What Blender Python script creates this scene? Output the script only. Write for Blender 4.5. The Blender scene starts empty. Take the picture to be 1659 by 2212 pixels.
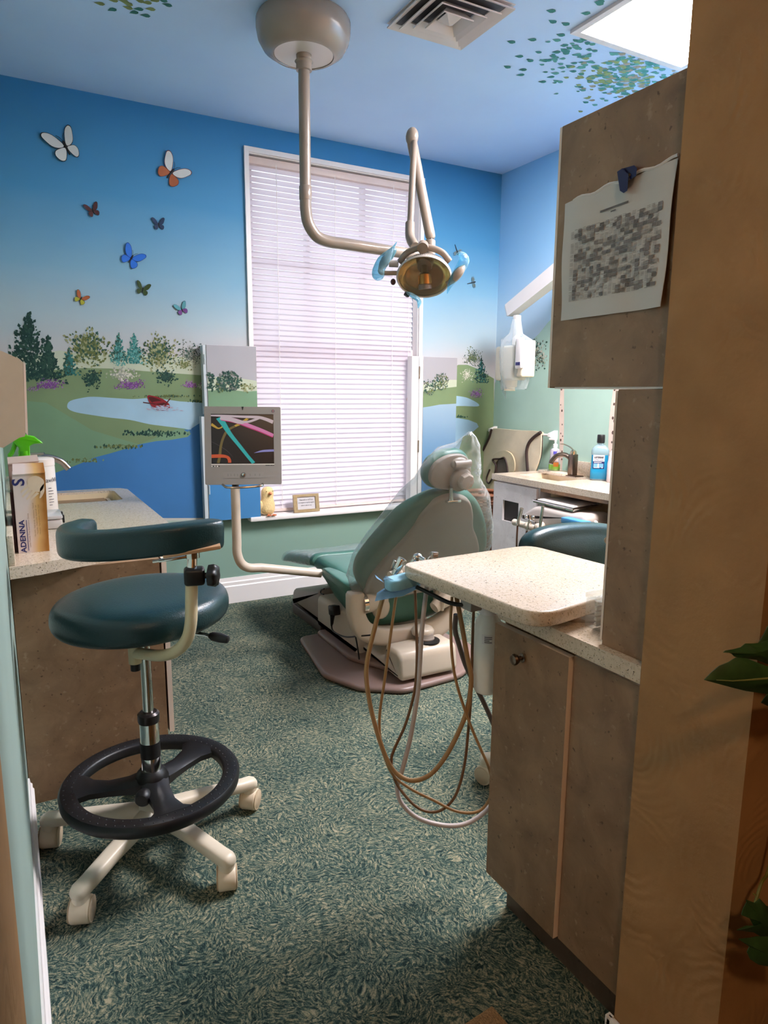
LIGHT_PANEL = 66.0
CORR_LAMP = 92.0
DAYLIGHT = .85
EXPOSURE = 0.42
import bpy, bmesh, math, random
import numpy as np
from mathutils import Vector, Matrix, Euler
from mathutils.geometry import tessellate_polygon
random.seed(7)
SC = bpy.context.scene
COL = SC.collection
PI = math.pi
# ------------------------------------------------------------------ camera
EYE = np.array([0.0, 0.0, 1.45])
FPX = 1470.35
_p, _y, _r = [math.radians(a) for a in (9.9975, 28.7926, 0.4177)]
_F = np.array([math.sin(_y)*math.cos(_p), math.cos(_y)*math.cos(_p), -math.sin(_p)])
_R = np.cross(_F, [0, 0, 1]); _R /= np.linalg.norm(_R)
_U = np.cross(_R, _F)
_R, _U = _R*math.cos(_r)+_U*math.sin(_r), -_R*math.sin(_r)+_U*math.cos(_r)
def ray(u, v): return _F+_R*(u-829.5)/FPX-_U*(v-1106)/FPX
def V(a): return Vector([float(q) for q in a])
# photograph measurements -> points of the room
def at(u, v, d): return V(EYE+ray(u, v)*d)
def atz(u, v, z): d = ray(u, v); return V(EYE+d*((z-EYE[2])/d[2]))
def aty(u, v, y): d = ray(u, v); return V(EYE+d*(y/d[1]))
def atx(u, v, x): d = ray(u, v); return V(EYE+d*(x/d[0]))
cam_d = bpy.data.cameras.new('camera'); cam = bpy.data.objects.new('camera', cam_d); COL.objects.link(cam)
M = Matrix((( _R[0], _U[0], -_F[0], 0), (_R[1], _U[1], -_F[1], 0), (_R[2], _U[2], -_F[2], 1.45), (0, 0, 0, 1)))
cam.matrix_world = M
cam_d.sensor_fit = 'HORIZONTAL'; cam_d.sensor_width = 36.0; cam_d.lens = 36.0*FPX/1659
cam_d.clip_start = 0.02; cam_d.clip_end = 100
SC.camera = cam
# ------------------------------------------------------------------ helpers
def lin(c):
    c = c/255.0
    return c/12.92 if c <= 0.04045 else ((c+0.055)/1.055)**2.4
def rgb(r, g, b): return (lin(r), lin(g), lin(b), 1)
MATS = {}
def mat(name, col, rough=0.5, metal=0.0, noise=0.0, nscale=20, bump=0.0, bscale=60, spec=0.5, trans=0.0, emit=0.0, alpha=1.0, ior=1.45, coat=0.0, sss=0.0):
    if name in MATS: return MATS[name]
    m = bpy.data.materials.new(name); m.use_nodes = True
    nt = m.node_tree; b = nt.nodes['Principled BSDF']
    c = rgb(*col)
    b.inputs['Base Color'].default_value = c
    b.inputs['Roughness'].default_value = rough
    b.inputs['Metallic'].default_value = metal
    b.inputs['Specular IOR Level'].default_value = spec
    b.inputs['Transmission Weight'].default_value = trans
    b.inputs['IOR'].default_value = ior
    b.inputs['Alpha'].default_value = alpha
    b.inputs['Coat Weight'].default_value = coat
    if sss: b.inputs['Subsurface Weight'].default_value = sss; b.inputs['Subsurface Radius'].default_value = (.01, .01, .01)
    if emit:
        b.inputs['Emission Color'].default_value = c; b.inputs['Emission Strength'].default_value = emit
    if noise or bump:
        tc = nt.nodes.new('ShaderNodeTexCoord')
    # every surface gets a little procedural variation
    if noise:
        n = nt.nodes.new('ShaderNodeTexNoise'); n.inputs['Scale'].default_value = nscale; n.inputs['Detail'].default_value = 4
        nt.links.new(tc.outputs['Object'], n.inputs['Vector'])
        r = nt.nodes.new('ShaderNodeValToRGB')
        r.color_ramp.elements[0].position = 0.3; r.color_ramp.elements[1].position = 0.7
        r.color_ramp.elements[0].color = [x*(1-noise) for x in c[:3]]+[1]
        r.color_ramp.elements[1].color = [min(1, x*(1+noise)) for x in c[:3]]+[1]
        nt.links.new(n.outputs['Fac'], r.inputs['Fac']); nt.links.new(r.outputs['Color'], b.inputs['Base Color'])
    if bump:
        n2 = nt.nodes.new('ShaderNodeTexNoise'); n2.inputs['Scale'].default_value = bscale; n2.inputs['Detail'].default_value = 6
        nt.links.new(tc.outputs['Object'], n2.inputs['Vector'])
        bp = nt.nodes.new('ShaderNodeBump'); bp.inputs['Strength'].default_value = bump; bp.inputs['Distance'].default_value = 0.01
        nt.links.new(n2.outputs['Fac'], bp.inputs['Height']); nt.links.new(bp.outputs['Normal'], b.inputs['Normal'])
    MATS[name] = m
    return m
def nodes(name):
    m = bpy.data.materials.new(name); m.use_nodes = True; MATS[name] = m
    nt = m.node_tree
    return m, nt, nt.nodes['Principled BSDF'], nt.nodes.new, nt.links.new
def cr(pts, n=6, closed=False):
    """smooth curve through points (Catmull-Rom)"""
    P = [np.array([float(q) for q in p]) for p in pts]; out = []
    L = len(P)
    rng = range(L) if closed else range(L-1)
    for i in rng:
        if closed: a, b, c, d = P[(i-1) % L], P[i], P[(i+1) % L], P[(i+2) % L]
        else:
            b, c = P[i], P[i+1]
            a = P[i-1] if i > 0 else 2*b-c
            d = P[i+2] if i+2 < L else 2*c-b
        for k in range(n):
            t = k/n
            out.append(0.5*((2*b)+(-a+c)*t+(2*a-5*b+4*c-d)*t*t+(-a+3*b-3*c+d)*t**3))
    if not closed: out.append(P[-1])
    return [Vector(o.tolist()) for o in out]
def rrect(w, h, r, n=5):
    """rounded rectangle, centred, CCW"""
    out = []
    for cx, cy, a0 in ((w/2-r, h/2-r, 0), (-w/2+r, h/2-r, 90), (-w/2+r, -h/2+r, 180), (w/2-r, -h/2+r, 270)):
        for k in range(n+1):
            a = math.radians(a0+90*k/n); out.append(Vector((cx+r*math.cos(a), cy+r*math.sin(a))))
    return out
def area2(p): return sum(p[i][0]*p[(i+1) % len(p)][1]-p[(i+1) % len(p)][0]*p[i][1] for i in range(len(p)))/2
def inset(poly, d):
    n = len(poly); out = []
    for i in range(n):
        a, b, c = poly[i-1], poly[i], poly[(i+1) % n]
        t1 = (b-a); t2 = (c-b)
        if t1.length < 1e-9 or t2.length < 1e-9: out.append(b.copy()); continue
        t1.normalize(); t2.normalize()
        n1 = Vector((-t1.y, t1.x)); n2 = Vector((-t2.y, t2.x))
        m = n1+n2
        if m.length < 1e-6: m = n1
        m.normalize(); out.append(b+m*d/max(0.5, m.dot(n1)))
    return out
class MB:
    def __init__(s): s.v = []; s.f = []; s.m = []; s.mi = 0
    def add(s, vs, fs):
        o = len(s.v); s.v += [Vector(v) for v in vs]
        for f in fs: s.f.append([i+o for i in f]); s.m.append(s.mi)
        return s
    def bm(s, b, mtx=None):
        b.verts.index_update()
        vs = [(mtx @ v.co if mtx else v.co.copy()) for v in b.verts]
        s.add(vs, [[v.index for v in f.verts] for f in b.faces]); b.free(); return s
    def box(s, c, size, rot=None, bevel=0.0, seg=2):
        b = bmesh.new(); bmesh.ops.create_cube(b, size=1)
        for v in b.verts: v.co = Vector((v.co.x*size[0], v.co.y*size[1], v.co.z*size[2]))
        if bevel: bmesh.ops.bevel(b, geom=b.edges[:], offset=min(bevel, min(size)*.49), segments=seg, profile=.5, affect='EDGES')
        m = Matrix.Translation(Vector(c))
        if rot is not None: m = m @ (rot.to_matrix().to_4x4() if isinstance(rot, Euler) else rot.to_4x4())
        return s.bm(b, m)
    def bx(s, x0, x1, y0, y1, z0, z1, bevel=0.0, seg=2):
        return s.box(((x0+x1)/2, (y0+y1)/2, (z0+z1)/2), (abs(x1-x0), abs(y1-y0), abs(z1-z0)), None, bevel, seg)
    def loft(s, rings, cap0=True, cap1=True, closed=True):
        n = len(rings[0]); vs = [p for r in rings for p in r]; fs = []
        for i in range(len(rings)-1):
            for j in range(n if closed else n-1):
                k = (j+1) % n
                fs.append([i*n+j, i*n+k, (i+1)*n+k, (i+1)*n+j])
        if cap0: fs.append(list(range(n))[::-1])
        if cap1: fs.append([(len(rings)-1)*n+j for j in range(n)])
        return s.add(vs, fs)
    def tube(s, pts, r, n=12, cap=True, flat=1.0, closed=False):
        P = [Vector(p) for p in pts]; L = len(P)
        rs = r if isinstance(r, (list, tuple)) else [r]*L
        rings = []; up = None
        for i in range(L):
            a = P[i-1] if (i > 0 or closed) else P[i]; b = P[(i+1) % L] if (i < L-1 or closed) else P[i]
            t = (b-a).normalized()
            if up is None:
                up = Vector((0, 0, 1)) if abs(t.z) < .9 else Vector((0, 1, 0))
            x = t.cross(up)
            if x.length < 1e-6: x = t.orthogonal()
            x.normalize(); y = x.cross(t).normalized(); up = y
            rings.append([P[i]+(x*math.cos(2*PI*k/n)+y*math.sin(2*PI*k/n)*flat)*rs[i] for k in range(n)])
        if closed: rings.append(rings[0]); return s.loft(rings, False, False)
        return s.loft(rings, cap, cap)
    def cyl(s, p0, p1, r0, r1=None, n=24): return s.tube([p0, p1], [r0, r0 if r1 is None else r1], n)
    def lathe(s, prof, c=(0, 0, 0), axis=(0, 0, 1), n=32, cap=True):
        ax = Vector(axis).normalized(); x = ax.orthogonal().normalized(); y = ax.cross(x); c = Vector(c)
        rings = [[c+ax*z+(x*math.cos(2*PI*k/n)+y*math.sin(2*PI*k/n))*max(r, 1e-4) for k in range(n)] for r, z in prof]
        return s.loft(rings, cap, cap)
    def ell(s, c, rad, rot=None, n=20):
        b = bmesh.new(); bmesh.ops.create_uvsphere(b, u_segments=n, v_segments=max(8, n//2), radius=1)
        m = Matrix.Translation(Vector(c))
        if rot is not None: m = m @ (rot.to_matrix().to_4x4() if isinstance(rot, Euler) else rot.to_4x4())
        m = m @ Matrix.Diagonal((rad[0], rad[1], rad[2], 1))
        return s.bm(b, m)
    def prism(s, poly, o, u, v, h, holes=()):
        """flat polygon (2-D in u,v) extruded by h along u x v"""
        poly = [Vector((p[0], p[1])) for p in poly]
        if area2(poly) < 0: poly = poly[::-1]
        o, u, v = Vector(o), Vector(u).normalized(), Vector(v).normalized(); n = u.cross(v)
        loops = [poly]+[[Vector((p[0], p[1])) for p in hh] for hh in holes]
        tris = tessellate_polygon([[Vector((p.x, p.y, 0)) for p in l] for l in loops])
        flat = [p for l in loops for p in l]; N = len(flat)
        P = [o+u*p.x+v*p.y for p in flat]
        fs = []
        for t in tris:
            a, b, c = flat[t[0]], flat[t[1]], flat[t[2]]
            t = list(t)
            if (b-a).x*(c-a).y-(b-a).y*(c-a).x < 0: t = t[::-1]
            if h: fs.append([i+N for i in t]); fs.append(t[::-1])
            else: fs.append(t)
        if not h: return s.add(P, fs)
        off = 0
        for li, l in enumerate(loops):
            L = len(l)
            for i in range(L):
                a, b = off+i, off+(i+1) % L
                f = [a, b, b+N, a+N]
                if li and area2(l) > 0: f = f[::-1]
                fs.append(f)
            off += L
        return s.add(P+[p+n*h for p in P], fs)
    def pad(s, poly, o, u, v, t, r, dome=0.0, seg=4, both=True, rings=3):
        """puffy upholstered slab: outline in (u,v), thickness t along u x v, edge radius r, crown dome"""
        poly = [Vector((p[0], p[1])) for p in poly]
        if area2(poly) < 0: poly = poly[::-1]
        o, u, v = Vector(o), Vector(u).normalized(), Vector(v).normalized(); n = u.cross(v)
        cen = sum(poly, Vector((0, 0)))/len(poly)
        R = []
        r = min(r, t/2)
        def ring(pl, h): R.append([o+u*p.x+v*p.y+n*h for p in pl])
        if both:
            for k in range(seg):
                a = PI/2*k/seg; ring(inset(poly, r*(1-math.sin(a))), r*(1-math.cos(a)))
        else: ring(poly, 0)
        for k in range(seg+1):
            a = PI/2*k/seg; ring(inset(poly, r*(1-math.cos(a))), t-r+r*math.sin(a))
        top = inset(poly, r)
        if dome:
            for k in range(1, rings+1):
                q = k/(rings+1); ring([cen+(p-cen)*(1-q) for p in top], t+dome*math.sin(q*PI/2))
        return s.loft(R)
    def leaf(s, c, d, w, n, bend=0.0):
        """single four-point dab/leaf at c pointing along d, half width w across"""
        c, d, n = Vector(c), Vector(d), Vector(n); x = n.cross(d).normalized()*w
        return s.add([c, c+d*.45+x, c+d, c+d*.45-x], [[0, 1, 2, 3]])
    def build(s, name, mats, parent=None, smooth=38, org=None):
        me = bpy.data.meshes.new(name)
        o0 = Vector(org) if org is not None else (Vector(parent['_org']) if parent is not None else Vector((0, 0, 0)))
        me.from_pydata([tuple(p-o0) for p in s.v], [], s.f)
        if not isinstance(mats, (list, tuple)): mats = [mats]
        for m in mats: me.materials.append(m)
        me.polygons.foreach_set('material_index', s.m)
        b = bmesh.new(); b.from_mesh(me); bmesh.ops.remove_doubles(b, verts=b.verts, dist=1e-6)
        bmesh.ops.recalc_face_normals(b, faces=b.faces) if not getattr(s, 'keep', False) else None
        b.to_mesh(me); b.free()
        if smooth:
            me.polygons.foreach_set('use_smooth', [True]*len(me.polygons)); me.set_sharp_from_angle(angle=math.radians(smooth))
        me.update()
        ob = bpy.data.objects.new(name, me); COL.objects.link(ob)
        ob['_org'] = list(o0)
        if parent is not None: ob.parent = parent
        else: ob.location = o0
        return ob
def lab(o, label, cat, group=None):
    o['label'] = label; o['category'] = cat
    if group: o['group'] = group
    return o
def thing(name, label, cat, loc=(0, 0, 0), group=None):
    o = bpy.data.objects.new(name, None); COL.objects.link(o); o.location = Vector(loc); o['_org'] = list(loc)
    o.empty_display_size = .05
    return lab(o, label, cat, group)
def struct(o): o['kind'] = 'structure'; return o
def copy_tree(o, parent=None):
    c = o.copy(); COL.objects.link(c)
    if parent is not None: c.parent = parent
    for ch in list(o.children): copy_tree(ch, c)
    return c
def text(mb, body, size, o, u, v, h=0.0004, align='CENTER', bold=0.0, sx=1.0, shear=0.0):
    """lettering as thin mesh, baseline-centre at o, along u, up v"""
    cu = bpy.data.curves.new('t', 'FONT'); cu.body = body; cu.size = size; cu.align_x = align; cu.align_y = 'CENTER'
    cu.offset = bold; cu.resolution_u = 3; cu.shear = shear
    ob = bpy.data.objects.new('t', cu); COL.objects.link(ob)
    bpy.context.view_layer.update()
    me = ob.evaluated_get(bpy.context.evaluated_depsgraph_get()).to_mesh()
    o, u, v = Vector(o), Vector(u).normalized(), Vector(v).normalized(); n = u.cross(v)
    mb.add([o+u*p.co.x*sx+v*p.co.y+n*h for p in me.vertices], [list(f.vertices) for f in me.polygons])
    bpy.data.objects.remove(ob); bpy.data.curves.remove(cu)
    return mb
X, Y, Z = Vector((1, 0, 0)), Vector((0, 1, 0)), Vector((0, 0, 1))
YB = 4.5; XR = 3.49; XL = -0.035; ZC = 3.11
# ------------------------------------------------------------------ materials
def m_carpet():
    """cut-pile carpet: short tufted strokes laid in patches of changing direction"""
    m, nt, b, N, L = nodes('carpet')
    tc = N('ShaderNodeTexCoord')
    wz = N('ShaderNodeTexNoise'); wz.inputs['Scale'].default_value = 9; wz.inputs['Detail'].default_value = 2; L(tc.outputs['Object'], wz.inputs['Vector'])
    wp = N('ShaderNodeVectorMath'); wp.operation = 'MULTIPLY_ADD'; wp.inputs[1].default_value = (.09, .09, 0); L(wz.outputs['Color'], wp.inputs[0]); L(tc.outputs['Object'], wp.inputs[2])
    vo = N('ShaderNodeTexVoronoi'); vo.inputs['Scale'].default_value = 8.5; L(wp.outputs[0], vo.inputs['Vector'])
    sp = N('ShaderNodeSeparateColor'); L(vo.outputs['Color'], sp.inputs[0])
    an = N('ShaderNodeMath'); an.operation = 'MULTIPLY'; an.inputs[1].default_value = 2.6; L(sp.outputs[0], an.inputs[0])
    ro = N('ShaderNodeVectorRotate'); ro.rotation_type = 'Z_AXIS'; L(wp.outputs[0], ro.inputs['Vector']); L(an.outputs[0], ro.inputs['Angle'])
    mp = N('ShaderNodeMapping'); mp.inputs['Scale'].default_value = (74, 155, 1); L(ro.outputs[0], mp.inputs['Vector'])
    n2 = N('ShaderNodeTexNoise'); n2.inputs['Scale'].default_value = 1; n2.inputs['Detail'].default_value = 2.5; n2.inputs['Distortion'].default_value = .8; L(mp.outputs[0], n2.inputs['Vector'])
    n1 = N('ShaderNodeTexNoise'); n1.inputs['Scale'].default_value = 260; n1.inputs['Detail'].default_value = 2; L(tc.outputs['Object'], n1.inputs['Vector'])
    n3 = N('ShaderNodeTexNoise'); n3.inputs['Scale'].default_value = 5; n3.inputs['Detail'].default_value = 3; L(tc.outputs['Object'], n3.inputs['Vector'])
    a = N('ShaderNodeMath'); a.operation = 'MULTIPLY_ADD'; a.inputs[1].default_value = .42; L(n1.outputs['Fac'], a.inputs[0]); L(n2.outputs['Fac'], a.inputs[2])
    c = N('ShaderNodeMath'); c.operation = 'MULTIPLY_ADD'; c.inputs[1].default_value = .20; L(n3.outputs['Fac'], c.inputs[0]); L(a.outputs[0], c.inputs[2])
    s = N('ShaderNodeMath'); s.operation = 'MULTIPLY'; s.inputs[1].default_value = 1/1.62; L(c.outputs[0], s.inputs[0])
    r = N('ShaderNodeValToRGB'); e = r.color_ramp.elements
    e[0].position = .38; e[0].color = rgb(34, 50, 52); e[1].position = .64; e[1].color = rgb(168, 158, 132)
    for p, cc in ((.45, (56, 76, 72)), (.50, (82, 98, 88)), (.555, (122, 124, 104))):
        q = e.new(p); q.color = rgb(*cc)
    L(s.outputs[0], r.inputs['Fac']); L(r.outputs['Color'], b.inputs['Base Color'])
    b.inputs['Roughness'].default_value = .95; b.inputs['Specular IOR Level'].default_value = .1
    bp = N('ShaderNodeBump'); bp.inputs['Strength'].default_value = .7; bp.inputs['Distance'].default_value = .01
    L(s.outputs[0], bp.inputs['Height']); L(bp.outputs[0], b.inputs['Normal'])
    return m
def m_laminate(name='laminate', c0=(122, 93, 68), c1=(160, 127, 97), spot=(164, 136, 110), rough=.42):
    m, nt, b, N, L = nodes(name)
    tc = N('ShaderNodeTexCoord')
    n1 = N('ShaderNodeTexNoise'); n1.inputs['Scale'].default_value = 9; n1.inputs['Detail'].default_value = 8; n1.inputs['Roughness'].default_value = .62; n1.inputs['Distortion'].default_value = .6
    L(tc.outputs['Object'], n1.inputs['Vector'])
    r = N('ShaderNodeValToRGB'); e = r.color_ramp.elements
    e[0].position = .3; e[0].color = rgb(*c0); e[1].position = .72; e[1].color = rgb(*c1)
    L(n1.outputs['Fac'], r.inputs['Fac'])
    n2 = N('ShaderNodeTexNoise'); n2.inputs['Scale'].default_value = 45; n2.inputs['Detail'].default_value = 3; L(tc.outputs['Object'], n2.inputs['Vector'])
    r2 = N('ShaderNodeValToRGB'); r2.color_ramp.elements[0].position = .64; r2.color_ramp.elements[1].position = .76
    L(n2.outputs['Fac'], r2.inputs['Fac'])
    mx = N('ShaderNodeMix'); mx.data_type = 'RGBA'; L(r2.outputs['Color'], mx.inputs['Factor']); L(r.outputs['Color'], mx.inputs['A']); mx.inputs['B'].default_value = rgb(*spot)
    n3 = N('ShaderNodeTexNoise'); n3.inputs['Scale'].default_value = 70; L(tc.outputs['Object'], n3.inputs['Vector'])
    r3 = N('ShaderNodeValToRGB'); r3.color_ramp.elements[0].position = .68; r3.color_ramp.elements[1].position = .76; L(n3.outputs['Fac'], r3.inputs['Fac'])
    mx2 = N('ShaderNodeMix'); mx2.data_type = 'RGBA'; L(r3.outputs['Color'], mx2.inputs['Factor']); L(mx.outputs['Result'], mx2.inputs['A']); mx2.inputs['B'].default_value = rgb(c0[0]*.78, c0[1]*.76, c0[2]*.74)
    L(mx2.outputs['Result'], b.inputs['Base Color']); b.inputs['Roughness'].default_value = rough
    return m
def m_counter():
    m, nt, b, N, L = nodes('speckled_stone')
    tc = N('ShaderNodeTexCoord')
    base = None
    def layer(prev, scale, lo, hi, col, seed):
        mp = N('ShaderNodeMapping'); mp.inputs['Location'].default_value = (seed, seed*2, seed*3); L(tc.outputs['Object'], mp.inputs['Vector'])
        n = N('ShaderNodeTexNoise'); n.inputs['Scale'].default_value = scale; n.inputs['Detail'].default_value = 2; L(mp.outputs[0], n.inputs['Vector'])
        r = N('ShaderNodeValToRGB'); r.color_ramp.elements[0].position = lo; r.color_ramp.elements[1].position = hi; L(n.outputs['Fac'], r.inputs['Fac'])
        x = N('ShaderNodeMix'); x.data_type = 'RGBA'; L(r.outputs['Color'], x.inputs['Factor'])
        if prev is None: x.inputs['A'].default_value = rgb(218, 201, 182)
        else: L(prev, x.inputs['A'])
        x.inputs['B'].default_value = rgb(*col); return x.outputs['Result']
    o = layer(None, 110, .5, .66, (204, 187, 164), 1)
    o = layer(o, 200, .63, .68, (176, 156, 126), 3)
    o = layer(o, 150, .685, .715, (70, 56, 44), 5)
    o = layer(o, 240, .66, .70, (95, 90, 84), 8)
    L(o, b.inputs['Base Color']); b.inputs['Roughness'].default_value = .16
    return m
def m_plaster(name, col, strength=.5):
    m, nt, b, N, L = nodes(name)
    tc = N('ShaderNodeTexCoord')
    vo = N('ShaderNodeTexVoronoi'); vo.inputs['Scale'].default_value = 4.2; L(tc.outputs['Object'], vo.inputs['Vector'])
    sub = N('ShaderNodeVectorMath'); sub.operation = 'SUBTRACT'; L(tc.outputs['Object'], sub.inputs[0]); L(vo.outputs['Position'], sub.inputs[1])
    ln = N('ShaderNodeVectorMath'); ln.operation = 'LENGTH'; L(sub.outputs[0], ln.inputs[0])
    nz = N('ShaderNodeTexNoise'); nz.inputs['Scale'].default_value = 9; nz.inputs['Detail'].default_value = 5; L(tc.outputs['Object'], nz.inputs['Vector'])
    ad = N('ShaderNodeMath'); ad.operation = 'MULTIPLY_ADD'; ad.inputs[1].default_value = .06; L(nz.outputs['Fac'], ad.inputs[0]); L(ln.outputs['Value'], ad.inputs[2])
    sn = N('ShaderNodeMath'); sn.operation = 'MULTIPLY'; sn.inputs[1].default_value = 330; L(ad.outputs[0], sn.inputs[0])
    si = N('ShaderNodeMath'); si.operation = 'SINE'; L(sn.outputs[0], si.inputs[0])
    msk = N('ShaderNodeValToRGB'); msk.color_ramp.elements[0].position = .5; msk.color_ramp.elements[1].position = .68
    nm = N('ShaderNodeTexNoise'); nm.inputs['Scale'].default_value = 6; L(tc.outputs['Object'], nm.inputs['Vector']); L(nm.outputs['Fac'], msk.inputs['Fac'])
    mu = N('ShaderNodeMath'); mu.operation = 'MULTIPLY'; L(si.outputs[0], mu.inputs[0]); L(msk.outputs['Color'], mu.inputs[1])
    fn = N('ShaderNodeTexNoise'); fn.inputs['Scale'].default_value = 120; fn.inputs['Detail'].default_value = 3; L(tc.outputs['Object'], fn.inputs['Vector'])
    a2 = N('ShaderNodeMath'); a2.operation = 'MULTIPLY_ADD'; a2.inputs[1].default_value = .9; L(fn.outputs['Fac'], a2.inputs[0]); L(mu.outputs[0], a2.inputs[2])
    bp = N('ShaderNodeBump'); bp.inputs['Strength'].default_value = strength; bp.inputs['Distance'].default_value = .0022
    L(a2.outputs[0], bp.inputs['Height']); L(bp.outputs[0], b.inputs['Normal'])
    r = N('ShaderNodeValToRGB'); r.color_ramp.elements[0].position = .3; r.color_ramp.elements[1].position = .7
    r.color_ramp.elements[0].color = rgb(col[0]*.94, col[1]*.93, col[2]*.9); r.color_ramp.elements[1].color = rgb(*[min(255, q*1.04) for q in col])
    L(nz.outputs['Fac'], r.inputs['Fac']); L(r.outputs['Color'], b.inputs['Base Color']); b.inputs['Roughness'].default_value = .7
    return m
def m_sky(name, stops, z0, z1, noise=.1, rough=.6):
    """painted sky: colour bands by height with soft brushy drift"""
    m, nt, b, N, L = nodes(name)
    tc = N('ShaderNodeTexCoord'); sp = N('ShaderNodeSeparateXYZ'); L(tc.outputs['Object'], sp.inputs[0])
    mr = N('ShaderNodeMapRange'); mr.inputs['From Min'].default_value = z0; mr.inputs['From Max'].default_value = z1; L(sp.outputs['Z'], mr.inputs['Value'])
    n = N('ShaderNodeTexNoise'); n.inputs['Scale'].default_value = 1.3; n.inputs['Detail'].default_value = 3
    mp = N('ShaderNodeMapping'); mp.inputs['Scale'].default_value = (.8, .8, 2.2); L(tc.outputs['Object'], mp.inputs['Vector']); L(mp.outputs[0], n.inputs['Vector'])
    s0 = N('ShaderNodeMath'); s0.operation = 'SUBTRACT'; s0.inputs[1].default_value = .5; L(n.outputs['Fac'], s0.inputs[0])
    a = N('ShaderNodeMath'); a.operation = 'MULTIPLY_ADD'; a.inputs[1].default_value = noise*2; L(s0.outputs[0], a.inputs[0]); L(mr.outputs[0], a.inputs[2])
    r = N('ShaderNodeValToRGB'); e = r.color_ramp.elements
    e[0].position = stops[0][0]; e[0].color = rgb(*stops[0][1]); e[1].position = stops[-1][0]; e[1].color = rgb(*stops[-1][1])
    for p, cc in stops[1:-1]: q = e.new(p); q.color = rgb(*cc)
    L(a.outputs[0], r.inputs['Fac']); L(r.outputs['Color'], b.inputs['Base Color']); b.inputs['Roughness'].default_value = rough
    b.inputs['Specular IOR Level'].default_value = .3
    return m
def m_film(name, tint, dens, rough=.12, gloss=.5):
    """clear plastic film: mostly see-through, with sheen and a milky part"""
    m, nt, b, N, L = nodes(name)
    out = nt.nodes['Material Output']
    tr = N('ShaderNodeBsdfTransparent'); tr.inputs['Color'].default_value = rgb(*tint)
    b.inputs['Base Color'].default_value = rgb(*tint); b.inputs['Roughness'].default_value = rough; b.inputs['Specular IOR Level'].default_value = gloss
    fr = N('ShaderNodeLayerWeight'); fr.inputs['Blend'].default_value = .35
    mr = N('ShaderNodeMapRange'); mr.inputs['To Min'].default_value = dens; mr.inputs['To Max'].default_value = min(.9, dens*5.0); L(fr.outputs['Facing'], mr.inputs['Value'])
    tc = N('ShaderNodeTexCoord'); n = N('ShaderNodeTexNoise'); n.inputs['Scale'].default_value = 16; n.inputs['Detail'].default_value = 4; n.inputs['Distortion'].default_value = 1; L(tc.outputs['Object'], n.inputs['Vector'])
    bp = N('ShaderNodeBump'); bp.inputs['Strength'].default_value = .6; bp.inputs['Distance'].default_value = .02; L(n.outputs['Fac'], bp.inputs['Height']); L(bp.outputs[0], b.inputs['Normal'])
    mx = N('ShaderNodeMixShader'); L(mr.outputs[0], mx.inputs['Fac']); L(tr.outputs[0], mx.inputs[1]); L(b.outputs[0], mx.inputs[2]); L(mx.outputs[0], out.inputs['Surface'])
    return m
def m_slat():
    m, nt, b, N, L = nodes('blind_vinyl')
    out = nt.nodes['Material Output']
    b.inputs['Base Color'].default_value = rgb(232, 226, 232); b.inputs['Roughness'].default_value = .4
    t = N('ShaderNodeBsdfTranslucent'); t.inputs['Color'].default_value = rgb(238, 230, 240)
    mx = N('ShaderNodeMixShader'); mx.inputs['Fac'].default_value = .5
    L(b.outputs[0], mx.inputs[1]); L(t.outputs[0], mx.inputs[2]); L(mx.outputs[0], out.inputs['Surface'])
    return m
def m_glass():
    m, nt, b, N, L = nodes('window_glass'); out = nt.nodes['Material Output']
    tr = N('ShaderNodeBsdfTransparent'); g = N('ShaderNodeBsdfGlossy'); g.inputs['Roughness'].default_value = .02
    lw = N('ShaderNodeLayerWeight'); lw.inputs['Blend'].default_value = .1
    mx = N('ShaderNodeMixShader'); L(lw.outputs['Fresnel'], mx.inputs['Fac']); L(tr.outputs[0], mx.inputs[1]); L(g.outputs[0], mx.inputs[2]); L(mx.outputs[0], out.inputs['Surface'])
    return m
CARPET = m_carpet(); LAM = m_laminate(); STONE = m_counter()
LAMPALE = m_laminate('pale_laminate', (226, 218, 219), (242, 236, 237), (248, 244, 245), .4)
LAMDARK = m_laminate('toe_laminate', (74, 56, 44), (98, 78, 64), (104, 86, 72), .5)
ORANGE = m_plaster('orange_plaster', (170, 128, 84), .22); SAGE = mat('sage_paint', (150, 178, 158), .6, noise=.03, nscale=3)
WHITE = mat('white_paint', (242, 238, 238), .35, noise=.02, nscale=5)
EDGE = mat('edge_band', (236, 218, 204), .4, noise=.02)
VINYL = mat('dark_teal_vinyl', (26, 53, 57), .30, noise=.06, nscale=6, bump=.12, bscale=220)
GREEN = mat('green_vinyl', (66, 110, 98), .36, noise=.06, nscale=5, bump=.1, bscale=200)
BEIGE = mat('beige_enamel', (200, 186, 170), .3, noise=.03, nscale=8)
CREAM = mat('cream_plastic', (222, 210, 190), .35, noise=.03, nscale=8)
TAUPE = mat('taupe_plastic', (150, 138, 130), .42, noise=.03, nscale=8)
GREYP = mat('grey_plastic', (170, 164, 160), .4, noise=.02, nscale=8)
DGREY = mat('dark_grey_plastic', (92, 88, 88), .45, noise=.03)
PINKB = mat('mauve_base_plate', (134, 111, 104), .35, noise=.05, nscale=4)
BLACK = mat('black_plastic', (22, 21, 24), .42, noise=.08, nscale=30)
CHROME = mat('chrome', (222, 218, 214), .09, 1.0, noise=.02)
STEEL = mat('satin_steel', (176, 170, 164), .26, 1.0, noise=.04, nscale=30)
BRONZE = mat('bronze', (120, 104, 92), .3, 1.0, noise=.06, nscale=30)
PAPER = mat('paper', (226, 222, 220), .6, noise=.02, nscale=15)
INK = mat('ink', (26, 24, 28), .6, noise=.05)
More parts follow.
